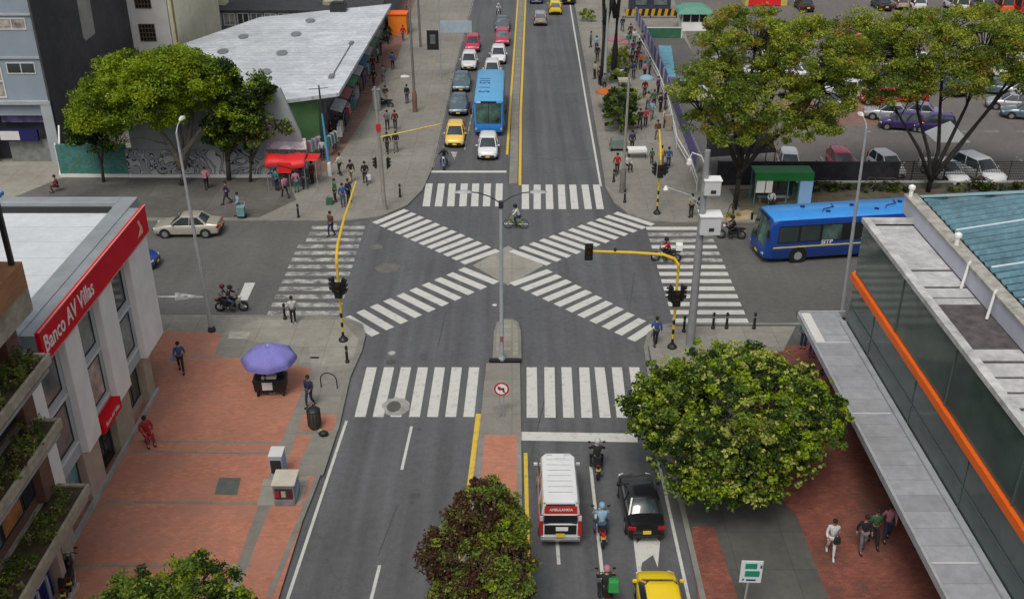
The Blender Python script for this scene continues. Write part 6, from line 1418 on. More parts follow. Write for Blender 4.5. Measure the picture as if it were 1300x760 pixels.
# --- yellow arm traffic signals
def banded_pole(t, h, r=.07, top_m=None):
    p = MB(); n = 7; hb = 2.0
    for i in range(n): p.tube([(0, 0, i*hb/n), (0, 0, (i+1)*hb/n)], r, 10, i % 2, cap=False)
    p.tube([(0, 0, hb), (0, 0, h)], r, 10, 0)
    p.build('pole', [M['sig_y'], M['black']], t, smooth=True); MB().lathe([(.26, 0), (.26, .1), (.14, .22), (.1, .3)], (0, 0, 0), 10).build('base', M['black'], t)
b0 = at(436, 432, PZ); t = thing('traffic_signal', 'yellow traffic signal on the south-west corner with its arm reaching over the cross street', 'traffic light', (*b0, PZ))
banded_pole(t, 4.6); MB().tube([(0, 0, 4.6), (0, .15, 5.0), (0, .7, 5.4), (.0, 3, 5.75), (.0, 8.2, 6.0)], [.085, .085, .08, .07, .06], 8).build('arm', M['sig_y'], t, smooth=True)
signal_head(t, (-.27, -.1, 3.45), (-1, -.1)); signal_head(t, (.27, -.1, 3.35), (1, -.1)); signal_head(t, (0, -.3, 3.2), (0, -1))
b0 = at(853, 441, PZ); t = thing('traffic_signal', 'yellow traffic signal on the south-east corner with its arm reaching left over the avenue', 'traffic light', (*b0, PZ))
banded_pole(t, 4.5); MB().tube([(0, 0, 4.5), (0, 0, 4.9), (-.25, .05, 5.25), (-.8, .1, 5.45), (-2.4, .15, 5.55), (-4.5, .2, 5.6)], [.09, .09, .09, .085, .075, .065], 8).build('arm', M['sig_y'], t, smooth=True)
signal_head(t, (-.3, -.1, 3.3), (-1, -.3)); signal_head(t, (.3, 0, 3.3), (1, 0)); signal_head(t, (0, -.3, 3.1), (0, -1)); signal_head(t, (-4.65, .1, 5.6), (0, -1))
MB().lathe([(.06, 0), (.08, .05), (.08, .15), (.03, .2)], (-3.3, .17, 5.62), 8).build('detector', M['black'], t)
b0 = at(834, 271, PZ); t = thing('traffic_signal', 'yellow traffic signal on the north-east corner pointing up the avenue', 'traffic light', (*b0, PZ))
banded_pole(t, 3.9); MB().tube([(0, 0, 3.9), (.02, .4, 4.5), (.05, 1.4, 5.1), (.1, 2.2, 5.3)], [.08, .08, .075, .07], 8).build('arm', M['sig_y'], t, smooth=True)
signal_head(t, (-.34, -.05, 3.3), (-1, 0)); signal_head(t, (.34, -.05, 3.3), (1, 0)); signal_head(t, (0, -.3, 3.2), (0, -1))
b0 = at(489, 266, PZ); t = thing('traffic_signal', 'leaning grey signal pole on the north-west corner with a thin yellow arm', 'traffic light', (*b0, PZ))
MB().tube([(0, 0, 0), (-.05, 0, 1.0), (-.1, 0, 4.5), (-.2, 0, 8.8)], [.16, .15, .12, .08], 10).build('pole', M['pole_conc'], t, smooth=True)
MB().tube([(-.08, 0, 5.3), (1.4, .05, 5.6), (4.1, .1, 6.2)], [.045, .04, .035], 6).build('arm', M['sig_y'], t, smooth=True)
signal_head(t, (-.45, -.1, 3.5), (-1, 0), sc=.68); signal_head(t, (.4, -.1, 3.5), (1, -.2), sc=.68)
MB().tube([(-.2, 0, 8.6), (.6, .2, 9.1), (1.5, .5, 9.3)], .03, 6).build('lamp_arm', M['pole_dark'], t); lamp_head(t, (1.5, .5, 9.3), (1, .2, 0), .6)
MB().box((-.1, -.14, 6.0), (.34, .04, .5)).build('red_plate', mat('red_plate', (.4, .02, .03), .5, var=0), t)
# --- big camera / junction pole
BX, BY = 9.62, 48.3
t = thing('junction_pole', 'thick grey pole carrying two white cabinets and curved lamp arms, behind the round tree', 'pole', (BX, BY, PZ))
MB().tube([(0, 0, 0), (0, 0, 5), (0, 0, 11.0)], [.24, .2, .14], 14).build('pole', mat('grey_painted_pole', (.24, .25, .255), .6, .1, var=.15, scale=2), t, smooth=True)
for z, s_, x in ((9.1, .82, .36), (7.1, 1.05, .42)):
    cbn = MB().box((x, 0, z), (s_, s_*.8, s_*.95)).build('cabinet', mat('cabinet_white', (.50, .52, .52), .5, var=.06), t, bevel=.03)
    MB().box((x, 0, z+s_*.5), (s_*1.1, s_*.9, .05)).build('lid', M['white_paint'], cbn); MB().box((x+.05, -s_*.41, z-.18), (.26, .02, .18)).build('vent_grille', M['dark_frame'], cbn)
MB().tube([(0, 0, 10.1), (-.3, 0, 10.7), (-.75, .05, 10.85), (-.85, .05, 10.5)], .035, 8).build('lamp_arm', M['white_frame'], t, smooth=True); MB().lathe([(.10, 0), (.16, .12), (.12, .34), (.05, .4)], (-.85, .05, 10.15), 12).build('lamp_globe', M['white_frame'], t)
MB().tube([(0, 0, 8.1), (-.7, .1, 8.6), (-1.9, .2, 9.0)], .03, 6).build('bracket_arm', M['galv'], t, smooth=True); MB().tube([(0, 0, 7.8), (-.7, .1, 8.4)], .025, 6).build('bracket_stay', M['galv'], t)
MB().lathe([(.14, 0), (.05, .2)], (-1.9, .2, 8.85), 10).build('camera', M['white_paint'], t)
# --- plain poles
def pole(label, px, py, h, r, m, lean=(0, 0), arm=None, name='utility_pole', base=None, z=PZ):
    x, y = at(px, py, z); t = thing(name, label, 'pole', (x, y, z)); MB().tube([(0, 0, 0), (lean[0], lean[1], h)], [r, r*.6], 10).build('pole', m, t, smooth=True)
    if base: MB().lathe([(r*1.7, 0), (r*1.7, 1.6), (r*1.1, 1.9)], (0, 0, 0), 10).build('base', base, t, smooth=True)
    if arm:
        e = (lean[0]+arm[0], lean[1]+arm[1], h+.3); MB().tube([(lean[0]*.97, lean[1]*.97, h*.97), (lean[0]+arm[0]*.5, lean[1]+arm[1]*.5, h+.2), e], .035, 6).build('arm', M['galv'], t); lamp_head(t, e, (arm[0], arm[1], 0), .6)
    return t
pole('pale pole on the east pavement beside the dark green bush', 790, 244, 8.6, .13, M['pole_conc'], (.05, 0), base=M['pole_dark'])
pole('pale pole in front of the far tree trunks on the east pavement', 767, 110, 11.5, .15, mat('pale_green_pole', (.30, .34, .31), .6, var=.1), (.1, 0))
t = pole('blue painted pole with a white foot by the market corner', 419, 223, 5.0, .11, mat('blue_pole_paint', (.07, .30, .50), .6, var=.15, scale=2), (-.2, 0), name='blue_pole')
MB().lathe([(.15, 0), (.15, 1.0), (.12, 1.1)], (0, 0, 0), 10).build('white_foot', M['white_paint'], t); MB().tube([(-.2, 0, 4.9), (-.26, 0, 7.0)], [.09, .05], 8).build('dark_top', M['dark_frame'], t); MB().tube([(-1.0, 0, 6.7), (.4, 0, 6.8)], .03, 5).build('crossarm', M['dark_frame'], t)
pole('brown based pole standing in the wide north-west pavement', 527, 142, 11.5, .13, M['pole_dark'], (-.1, 0), base=mat('brown_pole_base', (.16, .10, .06), .8, var=.2))
pole('dark pole farther up the wide north-west pavement', 534, 60, 10, .14, M['pole_dark'], (-.15, 0), (1.6, .2))
t = pole('slim pole carrying a pale sign panel over the kerb of the avenue', 560, 100, 9, .07, M['galv'], (0, 0), name='sign_pole')
MB().box((1.6, 0, 5.1), (3.1, .08, 1.15)).build('sign_panel', mat('pale_blue_sign_back', (.33, .40, .45), .5, var=.15), t, bevel=.01); MB().box((-.7, .05, 3.8), (1.15, .1, 1.9)).build('black_panel', M['black'], t, bevel=.02)
MB().box((-.7, -.01, 3.9), (.5, .03, .9)).build('poster', M['glass_g'], t)
t = thing('no_left_turn_sign', 'round no left turn sign on twin grey posts at the end of the median', 'road sign', (*at(637, 529, .1), .1))
for s in (-1, 1): MB().tube([(s*.1, 0, 0), (s*.1, 0, 1.75)], .03, 6).build('post', M['galv'], t)
def flat_disc(r, y, n=28): 
    o = MB(); P = [(r*math.cos(2*PI*i/n), y, r*math.sin(2*PI*i/n)+1.62) for i in range(n)]; Q = [(a, y+.012, c) for a, b, c in P]; o.add(P+Q, [tuple(range(n)), tuple(range(n, 2*n))[::-1]]+[(i, (i+1) % n, n+(i+1) % n, n+i) for i in range(n)]); return o
dd = flat_disc(.36, -.06).build('sign_disc', mat('sign_red', (.45, .015, .02), .4, var=0), t); flat_disc(.28, -.075).build('white_face', M['white_paint'], dd)
def plate_poly(pts, y, yy=.01):
    o = MB(); n = len(pts); P = [(a, y, b) for a, b in pts]+[(a, y+yy, b) for a, b in pts]; o.add(P, [tuple(range(n)), tuple(range(n, 2*n))[::-1]]+[(i, (i+1) % n, n+(i+1) % n, n+i) for i in range(n)]); return o
plate_poly([(.13, 1.45), (.13, 1.69), (-.05, 1.69), (-.05, 1.78), (-.2, 1.66), (-.05, 1.54), (-.05, 1.62), (.06, 1.62), (.06, 1.45)], -.086).build('turn_arrow', M['black'], dd)
o = plate_poly([(-.21, 1.80), (-.18, 1.83), (.21, 1.44), (.18, 1.41)], -.098); o.build('slash', mat('sign_red', (.45, .015, .02), .4, var=0), dd)
# green and white direction sign near the bottom
gx, gy = 8.55, 28.2; t = thing('green_info_sign', 'white sign with green panels on a thin post at the bottom right of centre', 'road sign', (gx, gy, PZ), -.03)
MB().tube([(-.12, .03, 0), (-.02, .03, 2.6)], .04, 8).build('post', M['galv'], t)
bd = MB().box((0, 0, 2.25), (.78, .04, 1.0)).build('board', mat('sign_white', (.58, .62, .62), .4, var=.04), t, bevel=.01)
MB().box((-.03, -.025, 2.52), (.42, .012, .24)).build('green_panel', mat('sign_green', (.012, .22, .13), .4, var=.05), bd); MB().box((.04, -.025, 2.17), (.52, .012, .26)).build('green_panel', mat('sign_green', (0, 0, 0)), bd)
MB().box((.02, -.025, 1.88), (.34, .012, .08)).build('blue_line', mat('sign_blue', (.03, .07, .2), .4, var=0), bd); MB().box((-.26, -.025, 1.9), (.06, .012, .08)).build('small_mark', mat('sign_blue', (0, 0, 0)), bd); MB().box((.33, -.025, 2.5), (.07, .012, .14)).build('small_mark', mat('sign_blue', (0, 0, 0)), bd)
# --- bollards, rack, kerb bars
BP = MB(); BP.lathe([(.11, 0), (.11, .12), (.075, .16), (.07, .85), (.09, .9), (.06, 1.0), (.02, 1.03)], (0, 0, 0), 10)
proto_b = None
for px, py, lab in ((379, 276, 'black bollard at the kerb near the head of the west crosswalk'), (508, 250, 'black bollard between the leaning signal pole and the avenue kerb'), (779, 231, 'black bollard near the avenue kerb behind the north-east pole'), (793, 257, 'black bollard at the curve of the north-east corner'),
                    (362, 405, 'black bollard beside the person in the white jacket'), (441, 460, 'black bollard below the south-west traffic signal'), (922, 417, 'black bollard right of the thick pole at the east crosswalk'), (957, 417, 'black bollard at the right end of the east crosswalk'),
                    (868, 421, 'black bollard beside the south-east traffic signal'), (905, 417, 'black bollard between the thick pole and the next bollard')):
    x, y = at(px, py, PZ); 
    if proto_b is None:
        proto_b = thing('bollard', lab, 'bollard', (x, y, PZ), 0, 'black bollards at the crossing corners'); BP.build('post', M['black'], proto_b, smooth=True); MB().lathe([(.074, 0), (.074, .06)], (0, 0, .72), 10).build('band', M['grey_metal'], proto_b)
    else: c = copy_tree(proto_b); c.location = (x, y, PZ); c['label'] = lab
x, y = at(418, 492, PZ); t = tag(MB().tube([(math.cos(PI*i/12)*.42, 0, .45+math.sin(PI*i/12)*.42 if 0 < i < 12 else (.45)) for i in range(13)][:1]+[(.42*math.cos(PI*i/12), 0, .45+.42*math.sin(PI*i/12)) for i in range(13)]+[(-.42, 0, 0)], .03, 8).build('bike_rack', M['dark_frame'], smooth=True), 'curved dark steel hoop on the grey paving at the south-west corner', 'bike rack')
o = MB(); o.tube([(.42, 0, 0), (.42, 0, .45)]+[(.42*math.cos(PI*i/12), 0, .45+.42*math.sin(PI*i/12)) for i in range(1, 12)]+[(-.42, 0, .45), (-.42, 0, 0)], .03, 8)
me = t.data; bpy.data.objects.remove(t); t = tag(o.build('bike_rack', M['dark_frame'], smooth=True), 'curved dark steel hoop on the grey paving at the south-west corner', 'bike rack'); t.location = (x, y, PZ); t.rotation_euler = (0, 0, -.15)
for i, (a, b, lab) in enumerate((( -1.2, -.62, 'black rubber bar left of the lamp post behind the median nose'), (-.42, .48, 'black rubber bar right of the lamp post behind the median nose'))):
    t = tag(MB().bb(a, b, 46.42, 46.66, .1, .26).build('rubber_bar', M['black'], bevel=.03), lab, 'rubber bar')
# --- purple umbrella cart
x, y = at(345, 500, PZ); t = thing('vendor_cart', 'black vendor cart with white boxes under the purple umbrella', 'cart', (x, y, PZ), .05)
MB().box((0, .1, .62), (1.5, .8, .62), top=(1.08, 1.05)).build('cart_body', M['black'], t, bevel=.04); MB().box((0, .1, .96), (1.62, .9, .05)).build('counter', M['dark_frame'], t, bevel=.01)
for s in (-1, 1):
    for yy in (-.15, .4): MB().disc((s*.62, yy, .16), .16, .08, 14).build('wheel', M['tyre'], t)
MB().box((-.1, -.32, .66), (.5, .06, .42)).build('white_front_panel', M['white_frame'], t)
for (a, b, c_, d, e, f, m) in ((-.55, .1, 1.12, .3, .5, .26, 'dark_frame'), (.1, -.1, 1.08, .5, .3, .16, 'white_frame'), (.5, .2, 1.2, .35, .4, .4, 'black'), (-.1, .25, 1.15, .4, .3, .3, 'glass_dk'), (-.3, -.15, 1.05, .16, .14, .2, 'white_frame')): MB().box((a, b, c_), (d, e, f)).build('goods_box', M[m], t, bevel=.02)
t = thing('purple_umbrella', 'large purple sun umbrella open over the vendor cart on the brick plaza', 'umbrella', (x+.02, y+.25, PZ), .15)
M['purple_cloth'] = mat('purple_cloth', (.20, .19, .50), .8, var=.12, scale=1.2, var2=.08, scale2=8)
n = 8; o = MB(); R0 = 1.36; rings = []
for q, z in ((.02, 2.62), (.25, 2.56), (.55, 2.40), (.82, 2.18), (1.0, 1.98)):
    ring = []
    for i in range(n*4):
        a = 2*PI*i/(n*4); fr = (i % 4)/4; sag = (1-.075*math.sin(PI*fr)*q); ring.append((R0*q*sag*math.cos(a), R0*q*sag*math.sin(a), z+.035*math.sin(PI*fr)*q*-1))
    rings.append(ring)
o.loft(rings, cap=False); cn_ = o.build('canopy', M['purple_cloth'], t, smooth='all'); sm = cn_.modifiers.new('thick', 'SOLIDIFY'); sm.thickness = .012
o = MB(); rr_ = rings[-1]; o.loft([rr_, [(a*1.005, b*1.005, c-.16) for a, b, c in rr_]], cap=False); v_ = o.build('valance', M['purple_cloth'], cn_); v_.modifiers.new('thick', 'SOLIDIFY').thickness = .01
MB().tube([(0, 0, 0), (0, 0, 2.7)], .025, 8).build('pole', M['white_frame'], t)
for i in range(8): a = 2*PI*i/8; MB().tube([(0, 0, 2.55), (R0*.97*math.cos(a), R0*.97*math.sin(a), 1.99)], .008, 4).build('rib', M['dark_frame'], t)
MB().lathe([(.28, 0), (.28, .08), (.05, .12)], (0, 0, 0), 12).build('base', M['grey_concrete'], t)
# litter bin and bundle
t = thing('litter_bin', 'dark ribbed litter bin beside the walking person in dark blue', 'bin', (*at(400, 543, PZ), PZ))
MB().lathe([(.26, .08), (.30, .2), (.30, .9), (.27, .95)], (0, 0, 0), 16).build('body', mat('bin_brown', (.06, .055, .04), .7, var=.3, scale=6), t, smooth=True)
for i in range(12): a = 2*PI*i/12; MB().box((.31*math.cos(a), .31*math.sin(a), .55), (.03, .05, .7), a).build('slat', M['dark_frame'], t)
MB().lathe([(.32, .98), (.33, 1.02), (.2, 1.14), (.04, 1.18)], (0, 0, 0), 16).build('lid', M['black'], t, smooth=True); MB().lathe([(.2, 0), (.2, .1)], (0, 0, 0), 12).build('foot', M['dark_frame'], t)
t = thing('rubbish_bundle', 'small bundle of dark bags and pale cloth lying by the litter bin', 'bag', (*at(411, 553, PZ), PZ))
o = MB(); o.ball((0, 0, .14), .2, 10, sc=(1.2, .9, .7)); o.build('dark_bag', M['black'], t, smooth='all'); MB().ball((-.15, .15, .16), .16, 8, sc=(1, 1, .8)).build('pale_bag', CLM['beige'], t, smooth='all')
# kiosks
def booth(label, px, py, w_, d, h, side, trim, dark, rz=0):
    x, y = at(px, py, PZ); t = thing('news_kiosk', label, 'kiosk', (x, y+d/2, PZ), rz)
    MB().box((0, 0, h*.5), (w_, d, h)).build('body', side, t, bevel=.03); MB().box((0, 0, h+.04), (w_*1.12, d*1.06, .09)).build('roof', trim, t, bevel=.03)
    MB().box((0, -d/2-.02, h*.62), (w_*.82, .05, h*.5)).build('display_window', dark, t); MB().box((0, -d/2-.03, h*.16), (w_*.9, .06, h*.26)).build('lower_panel', side, t)
    for i in (range(3) if w_ > .8 else []): MB().box(((-.3+.3*i)*w_, -d/2-.05, h*.62), (w_*.2, .04, h*.3)).build('magazine_rack', [CLM['red'], CLM['cream'], CLM['maroon']][i], t)
    MB().box((w_/2+.015, 0, h*.55), (.03, d*.7, h*.6)).build('side_poster', mat('blue_poster', (.24, .36, .50), .6, var=.4, scale=2), t); return t
booth('narrow pale blue kiosk with a dark window, behind the wider kiosk', 353, 611, .55, .7, 1.3, mat('kiosk_pale', (.36, .38, .46), .7, var=.2), M['white_frame'], M['dark_frame'], .0)
booth('wide cream topped kiosk with red magazines, in front of the narrow kiosk', 362, 641, .9, 1.05, 1.0, mat('kiosk_grey', (.20, .20, .21), .7, var=.3), mat('kiosk_cream', (.50, .47, .38), .7, var=.15), mat('kiosk_dark', (.05, .03, .035), .7, var=.5), .0)
# --- red canopy stall
x, y = at(370, 240, PZ); t = thing('red_canopy_stall', 'street stall under a sagging red canopy beside the graffiti wall', 'market stall', (x, y+.6, PZ))
M['red_tarp'] = mat('red_tarpaulin', (.60, .02, .02), .55, var=.15, scale=1.5)
o = MB(); nx_, ny_ = 12, 8; P = []
for j in range(ny_+1):
    for i in range(nx_+1):
        u, v = i/nx_, j/ny_; P.append((-1.7+2.9*u, -1.0+2.0*v, 2.25+.25*math.sin(PI*v)+.12*math.sin(7*u+2*v)-.35*abs(u-.45)-.3*(v < .05)+rnd.uniform(-.03, .03)))
o.add(P, [(j*(nx_+1)+i, j*(nx_+1)+i+1, (j+1)*(nx_+1)+i+1, (j+1)*(nx_+1)+i) for j in range(ny_) for i in range(nx_)]); c_ = o.build('canopy', M['red_tarp'], t, smooth='all'); c_.modifiers.new('thick', 'SOLIDIFY').thickness = .02
MB().box((1.55, .2, 2.2), (1.1, 1.5, .06), top=(.9, .9)).build('side_canopy', M['red_tarp'], t, bevel=.02)
MB().box((-.3, -.9, 1.75), (1.0, .04, .8)).build('hanging_flap', M['red_tarp'], t)
for x_ in (-1.6, .0, 1.15, 2.0):
    for y_ in (-.85, .9): MB().tube([(x_, y_, 0), (x_, y_, 2.2)], .025, 6).build('pole', M['grey_metal'], t)
MB().box((-.2, .3, .45), (2.6, .8, .9)).build('counter', mat('stall_counter', (.10, .09, .10), .7, var=.5, scale=3), t, bevel=.02)
for i in range(9): MB().box((-1.3+i*.33, .25+.15*(i % 2), 1.0), (.24, .24, .2)).build('goods_box', CLM[['red', 'white', 'navy', 'yellow', 'green', 'pink', 'cream', 'teal', 'maroon'][i]], t)
x0s = x
t = thing('white_canopy_stall', 'stall with a white and pink patterned canopy just behind the red canopy', 'market stall', (x-.5, y+2.4, PZ))
o = MB(); o.add([(-1.6, -.5, 2.4), (1.5, -.5, 2.35), (1.3, .5, 2.9), (-1.4, .5, 3.0)], [(0, 1, 2, 3)]); c_ = o.build('canopy', mat('patterned_canopy', (.45, .38, .42), .7, var=.45, scale=2), t); c_.modifiers.new('thick', 'SOLIDIFY').thickness = .03
for x_ in (-1.5, 1.4): MB().tube([(x_, 0, 0), (x_, 0, 2.7)], .025, 6).build('pole', M['grey_metal'], t)
# grey cabinet, racks at the market, tables
t = thing('grey_cabinet', 'tall grey steel cabinet beside two people on the north-west pavement', 'cabinet', (*at(479, 140, PZ), PZ)); MB().box((0, 0, .95), (.65, .55, 1.9)).build('body', mat('cabinet_grey', (.20, .23, .25), .6, .2, var=.1), t, bevel=.02); MB().box((0, -.29, .95), (.5, .03, 1.5)).build('door', M['grey_metal'], t); MB().box((0, 0, 1.93), (.72, .62, .06)).build('roof', M['grey_metal'], t)
def rack(label, x, y, rz, cols, group='clothes racks along the market front'):
    t = thing('clothes_rack', label, 'clothes rack', (x, y, PZ), rz, group)
    for s in (-1, 1): MB().tube([(s*.8, 0, 0), (s*.8, 0, 1.75)], .02, 6).build('upright', M['grey_metal'], t); MB().box((s*.8, 0, .03), (.05, .5, .05)).build('foot', M['grey_metal'], t)
    MB().tube([(-.8, 0, 1.75), (.8, 0, 1.75)], .018, 6).build('rail', M['grey_metal'], t)
    for i in range(9):
        c = cols[i % len(cols)]; MB().box((-.7+i*.175, 0, 1.25+rnd.uniform(-.05, .05)), (.11, .45, .85), 0, top=(1, .7)).build('garment', CLM[c], t)
    return t
rl = [('near the roof corner, with white and pink clothes', ['white', 'pink', 'cream']), ('second from the roof corner, with dark clothes', ['black', 'navy', 'grey']), ('third from the roof corner, with red clothes', ['red', 'white', 'maroon']),
      ('fourth from the roof corner, with teal clothes', ['teal', 'lightblue', 'navy']), ('fifth from the roof corner, with mixed pale clothes', ['cream', 'lightblue', 'pink']), ('sixth from the roof corner, with brown clothes', ['brown', 'beige', 'black']),
      ('seventh from the roof corner, with purple clothes', ['purple', 'pink', 'black']), ('farthest from the roof corner, with green clothes', ['green', 'teal', 'white'])]
for i, (s_, cs) in enumerate(rl): rack('clothes rack under the market awnings '+s_.replace(', with', ' with'), -14.2+rnd.uniform(-.1, .15), 81.5+i*2.6, PI/2+.05, cs)
rack('clothes rack with pink and white clothes left of the blue pole', -15.6, 77.6, PI/2-.5, ['pink', 'white', 'lightblue']); rack('clothes rack with teal and grey clothes right behind the blue pole', -14.4, 78.8, PI/2-.3, ['teal', 'grey', 'white'])
def table(label, px, py, cloth_, w_=1.5, d=.8):
    x, y = at(px, py, PZ); t = thing('stall_table', label, 'table', (x, y, PZ), .05); MB().box((0, 0, .78), (w_, d, .05)).build('top', cloth_, t, bevel=.01); MB().box((0, -d/2-.01, .66), (w_, .02, .22)).build('cloth_drop', cloth_, t)
    for a in (-1, 1):
        for b in (-1, 1): MB().tube([(a*(w_/2-.08), b*(d/2-.08), 0), (a*(w_/2-.08), b*(d/2-.08), .76)], .02, 6).build('leg', M['dark_frame'], t)
    return t
table('small white stall table on the east pavement beside the pole', 808, 200, M['white_paint']); table('white stall table under the bushes farther up the east pavement', 786, 100, M['white_frame'], 1.7); 
table('small table with a pale cloth in the far crowd by the fence', 792, 110, CLM['cream'], 1.2)
def umb(label, px, py, h, col, r=.9, loc=None):
    x, y = loc or at(px, py, PZ); t = thing('umbrella', label, 'umbrella', (x, y, PZ)); o = MB(); n = 16
    o.loft([[(r*q*math.cos(2*PI*i/n), r*q*math.sin(2*PI*i/n), h-z) for i in range(n)] for q, z in ((.02, 0), (.4, .06), (.75, .2), (1, .38))], cap=False); c = o.build('canopy', col, t, smooth=True); c.modifiers.new('thick', 'SOLIDIFY').thickness = .01
    MB().tube([(0, 0, .9 if h < 2.3 and label.startswith('pale') else 0), (0, 0, h+.05)], .018, 6).build('pole', M['grey_metal'], t)
    for i in range(4): a = PI*i/2; MB().tube([(0, 0, h-.03), (r*.95*math.cos(a), r*.95*math.sin(a), h-.36)], .008, 4).build('rib', M['grey_metal'], t)
    return t
xx, yy = at(818, 124, PZ); umb('pale blue umbrella held over the person in red', 0, 0, 2.15, CLM['lightblue'], .75, (xx+.12, yy+.1)); umb('orange stall umbrella near the avenue kerb by the dark green bush', 768, 138, 1.9, CLM['orange'], .95)
umb('pink stall umbrella above the flowering bushes on the east pavement', 781, 70, 2.0, CLM['pink'], 1.0); umb('small salmon umbrella next to the pink one', 792, 74, 1.9, mat('salmon_cloth', (.45, .22, .17), .8), .6)
t = thing('covered_cart', 'cart under a grey green tarpaulin at the foot of the dark green bush', 'cart', (*at(785, 190, PZ), PZ)); MB().box((0, 0, .6), (1.5, 1.0, .8), top=(.8, .7)).build('tarpaulin', mat('grey_green_tarp', (.13, .16, .14), .8, var=.2, scale=2), t, bevel=.08)
for s in (-1, 1): MB().disc((s*.6, -.3, .22), .22, .08, 14).build('wheel', M['tyre'], t)
t = thing('street_dustcart', 'pale blue cleaning trolley on the dark pavement behind the lamp post', 'trolley', (*at(307, 277, PZ), PZ)); MB().box((0, 0, .55), (.5, .45, .7), top=(1.1, 1.1)).build('bucket', mat('trolley_blue', (.16, .30, .32), .6, var=.2), t, bevel=.03)
for s in (-1, 1): MB().disc((s*.28, .1, .16), .16, .05, 12).build('wheel', M['tyre'], t)
MB().tube([(-.2, .25, .8), (-.2, .45, 1.05), (.2, .45, 1.05), (.2, .25, .8)], .02, 6).build('handle', M['galv'], t)
t = thing('cardboard_stack', 'stack of cardboard boxes beside the person in the cream coat', 'boxes', (*at(848, 165, PZ), PZ))
for i, (a, b) in enumerate(((0, .25), (.04, .7), (-.02, 1.1))): MB().box((a, 0, b), (.55, .45, .42), .1*i).build('box', CLM['beige'], t, bevel=.01)
# (cables left out)
# ------------------------------------------------------------------ trees and plants
def leaf_mat(name, col, var=.3):
    m = bpy.data.materials.new(name); m.use_nodes = True; t, N, L, b = nodes_of(m); b.inputs['Roughness'].default_value = .55; b.inputs['Specular IOR Level'].default_value = .3
    g = N.new('ShaderNodeNewGeometry'); tc = N.new('ShaderNodeTexCoord'); n = N.new('ShaderNodeTexNoise'); n.inputs['Scale'].default_value = 1.3; n.inputs['Detail'].default_value = 4; L.new(tc.outputs['Object'], n.inputs['Vector'])
    ad = N.new('ShaderNodeMath'); ad.operation = 'ADD'; L.new(g.outputs['Random Per Island'], ad.inputs[0]); L.new(n.outputs['Fac'], ad.inputs[1])
    mr = N.new('ShaderNodeMapRange'); mr.inputs[1].default_value = .3; mr.inputs[2].default_value = 1.5; mr.inputs[3].default_value = 1-var; mr.inputs[4].default_value = 1+var; L.new(ad.outputs[0], mr.inputs[0])
    v = N.new('ShaderNodeVectorMath'); v.operation = 'SCALE'; v.inputs[0].default_value = col; L.new(mr.outputs[0], v.inputs['Scale']); L.new(v.outputs[0], b.inputs['Base Color'])
    tr = N.new('ShaderNodeBsdfTranslucent'); L.new(v.outputs[0], tr.inputs['Color']); mx = N.new('ShaderNodeMixShader'); mx.inputs[0].default_value = .42
    L.new(b.outputs[0], mx.inputs[1]); L.new(tr.outputs[0], mx.inputs[2]); L.new(mx.outputs[0], N['Material Output'].inputs['Surface']); return m
LF = dict(lime2=leaf_mat('leaf_yellow_green', (.27, .33, .012)), bright=leaf_mat('leaf_bright', (.24, .335, .012)), mid=leaf_mat('leaf_mid', (.125, .20, .012)), dark=leaf_mat('leaf_dark', (.028, .055, .010)), olive=leaf_mat('leaf_olive', (.33, .37, .04)), olive_d=leaf_mat('leaf_olive_dark', (.19, .245, .03)),  # yellow-green is a foliage colour of its own, mixed in by clump
          gold=leaf_mat('leaf_gold', (.27, .20, .03)), lime=leaf_mat('leaf_lime', (.42, .46, .10)), red=leaf_mat('leaf_red', (.075, .03, .022)), brown=leaf_mat('leaf_brown', (.10, .06, .03)), green2=leaf_mat('leaf_green', (.13, .20, .03)), straw=leaf_mat('leaf_straw', (.33, .26, .11)))
M['bark'] = mat('bark', (.075, .06, .048), .95, var=.3, scale=4); M['bark_l'] = mat('bark_pale', (.17, .15, .125), .95, var=.25, scale=4); M['bark_dk'] = mat('bark_dark', (.03, .026, .024), .95, var=.3, scale=4)
rng = np.random.default_rng(11)
def leaves(name, centres, rads, n_each, size, tones, weights, parent, up=.5, flat=.65, loc=(0, 0, 0), aspect=.55, tone_by_clump=.75):
    C_ = np.array(centres); K = len(C_); rads = np.array(rads)
    idx = np.repeat(np.arange(K), n_each); n = len(idx)
    d = rng.normal(size=(n, 3)); d /= np.linalg.norm(d, axis=1)[:, None]; rr = rng.random(n)**.45
    pos = C_[idx] + d*rr[:, None]*rads[idx][:, None]*np.array([1, 1, flat])
    nrm = rng.normal(size=(n, 3)) + d*.5; nrm[:, 2] += up*1.6; nrm /= np.linalg.norm(nrm, axis=1)[:, None]
    a = np.cross(nrm, rng.normal(size=(n, 3))); a /= np.linalg.norm(a, axis=1)[:, None]; b = np.cross(nrm, a)
    s = size*rng.uniform(.6, 1.35, n)[:, None]
    v = np.stack([pos-a*s, pos-b*s*aspect+nrm*s*.1, pos+a*s, pos+b*s*aspect+nrm*s*.1], 1).reshape(-1, 3)
    w_ = np.array(weights, float); w_ /= w_.sum(); ct = rng.choice(len(tones), K, p=w_); lt = rng.choice(len(tones), n, p=w_)
    mi = np.where(rng.random(n) < tone_by_clump, ct[idx], lt).astype(np.int32)
    me = bpy.data.meshes.new(name); me.vertices.add(4*n); me.vertices.foreach_set('co', v.astype(np.float32).ravel()); me.loops.add(4*n); me.loops.foreach_set('vertex_index', np.arange(4*n, dtype=np.int32))
    me.polygons.add(n); me.polygons.foreach_set('loop_start', np.arange(0, 4*n, 4, dtype=np.int32)); me.polygons.foreach_set('material_index', mi)
    for q in tones: me.materials.append(LF[q])
    me.update(calc_edges=True); o = bpy.data.objects.new(name, me); COL.objects.link(o); o.parent = parent; return o
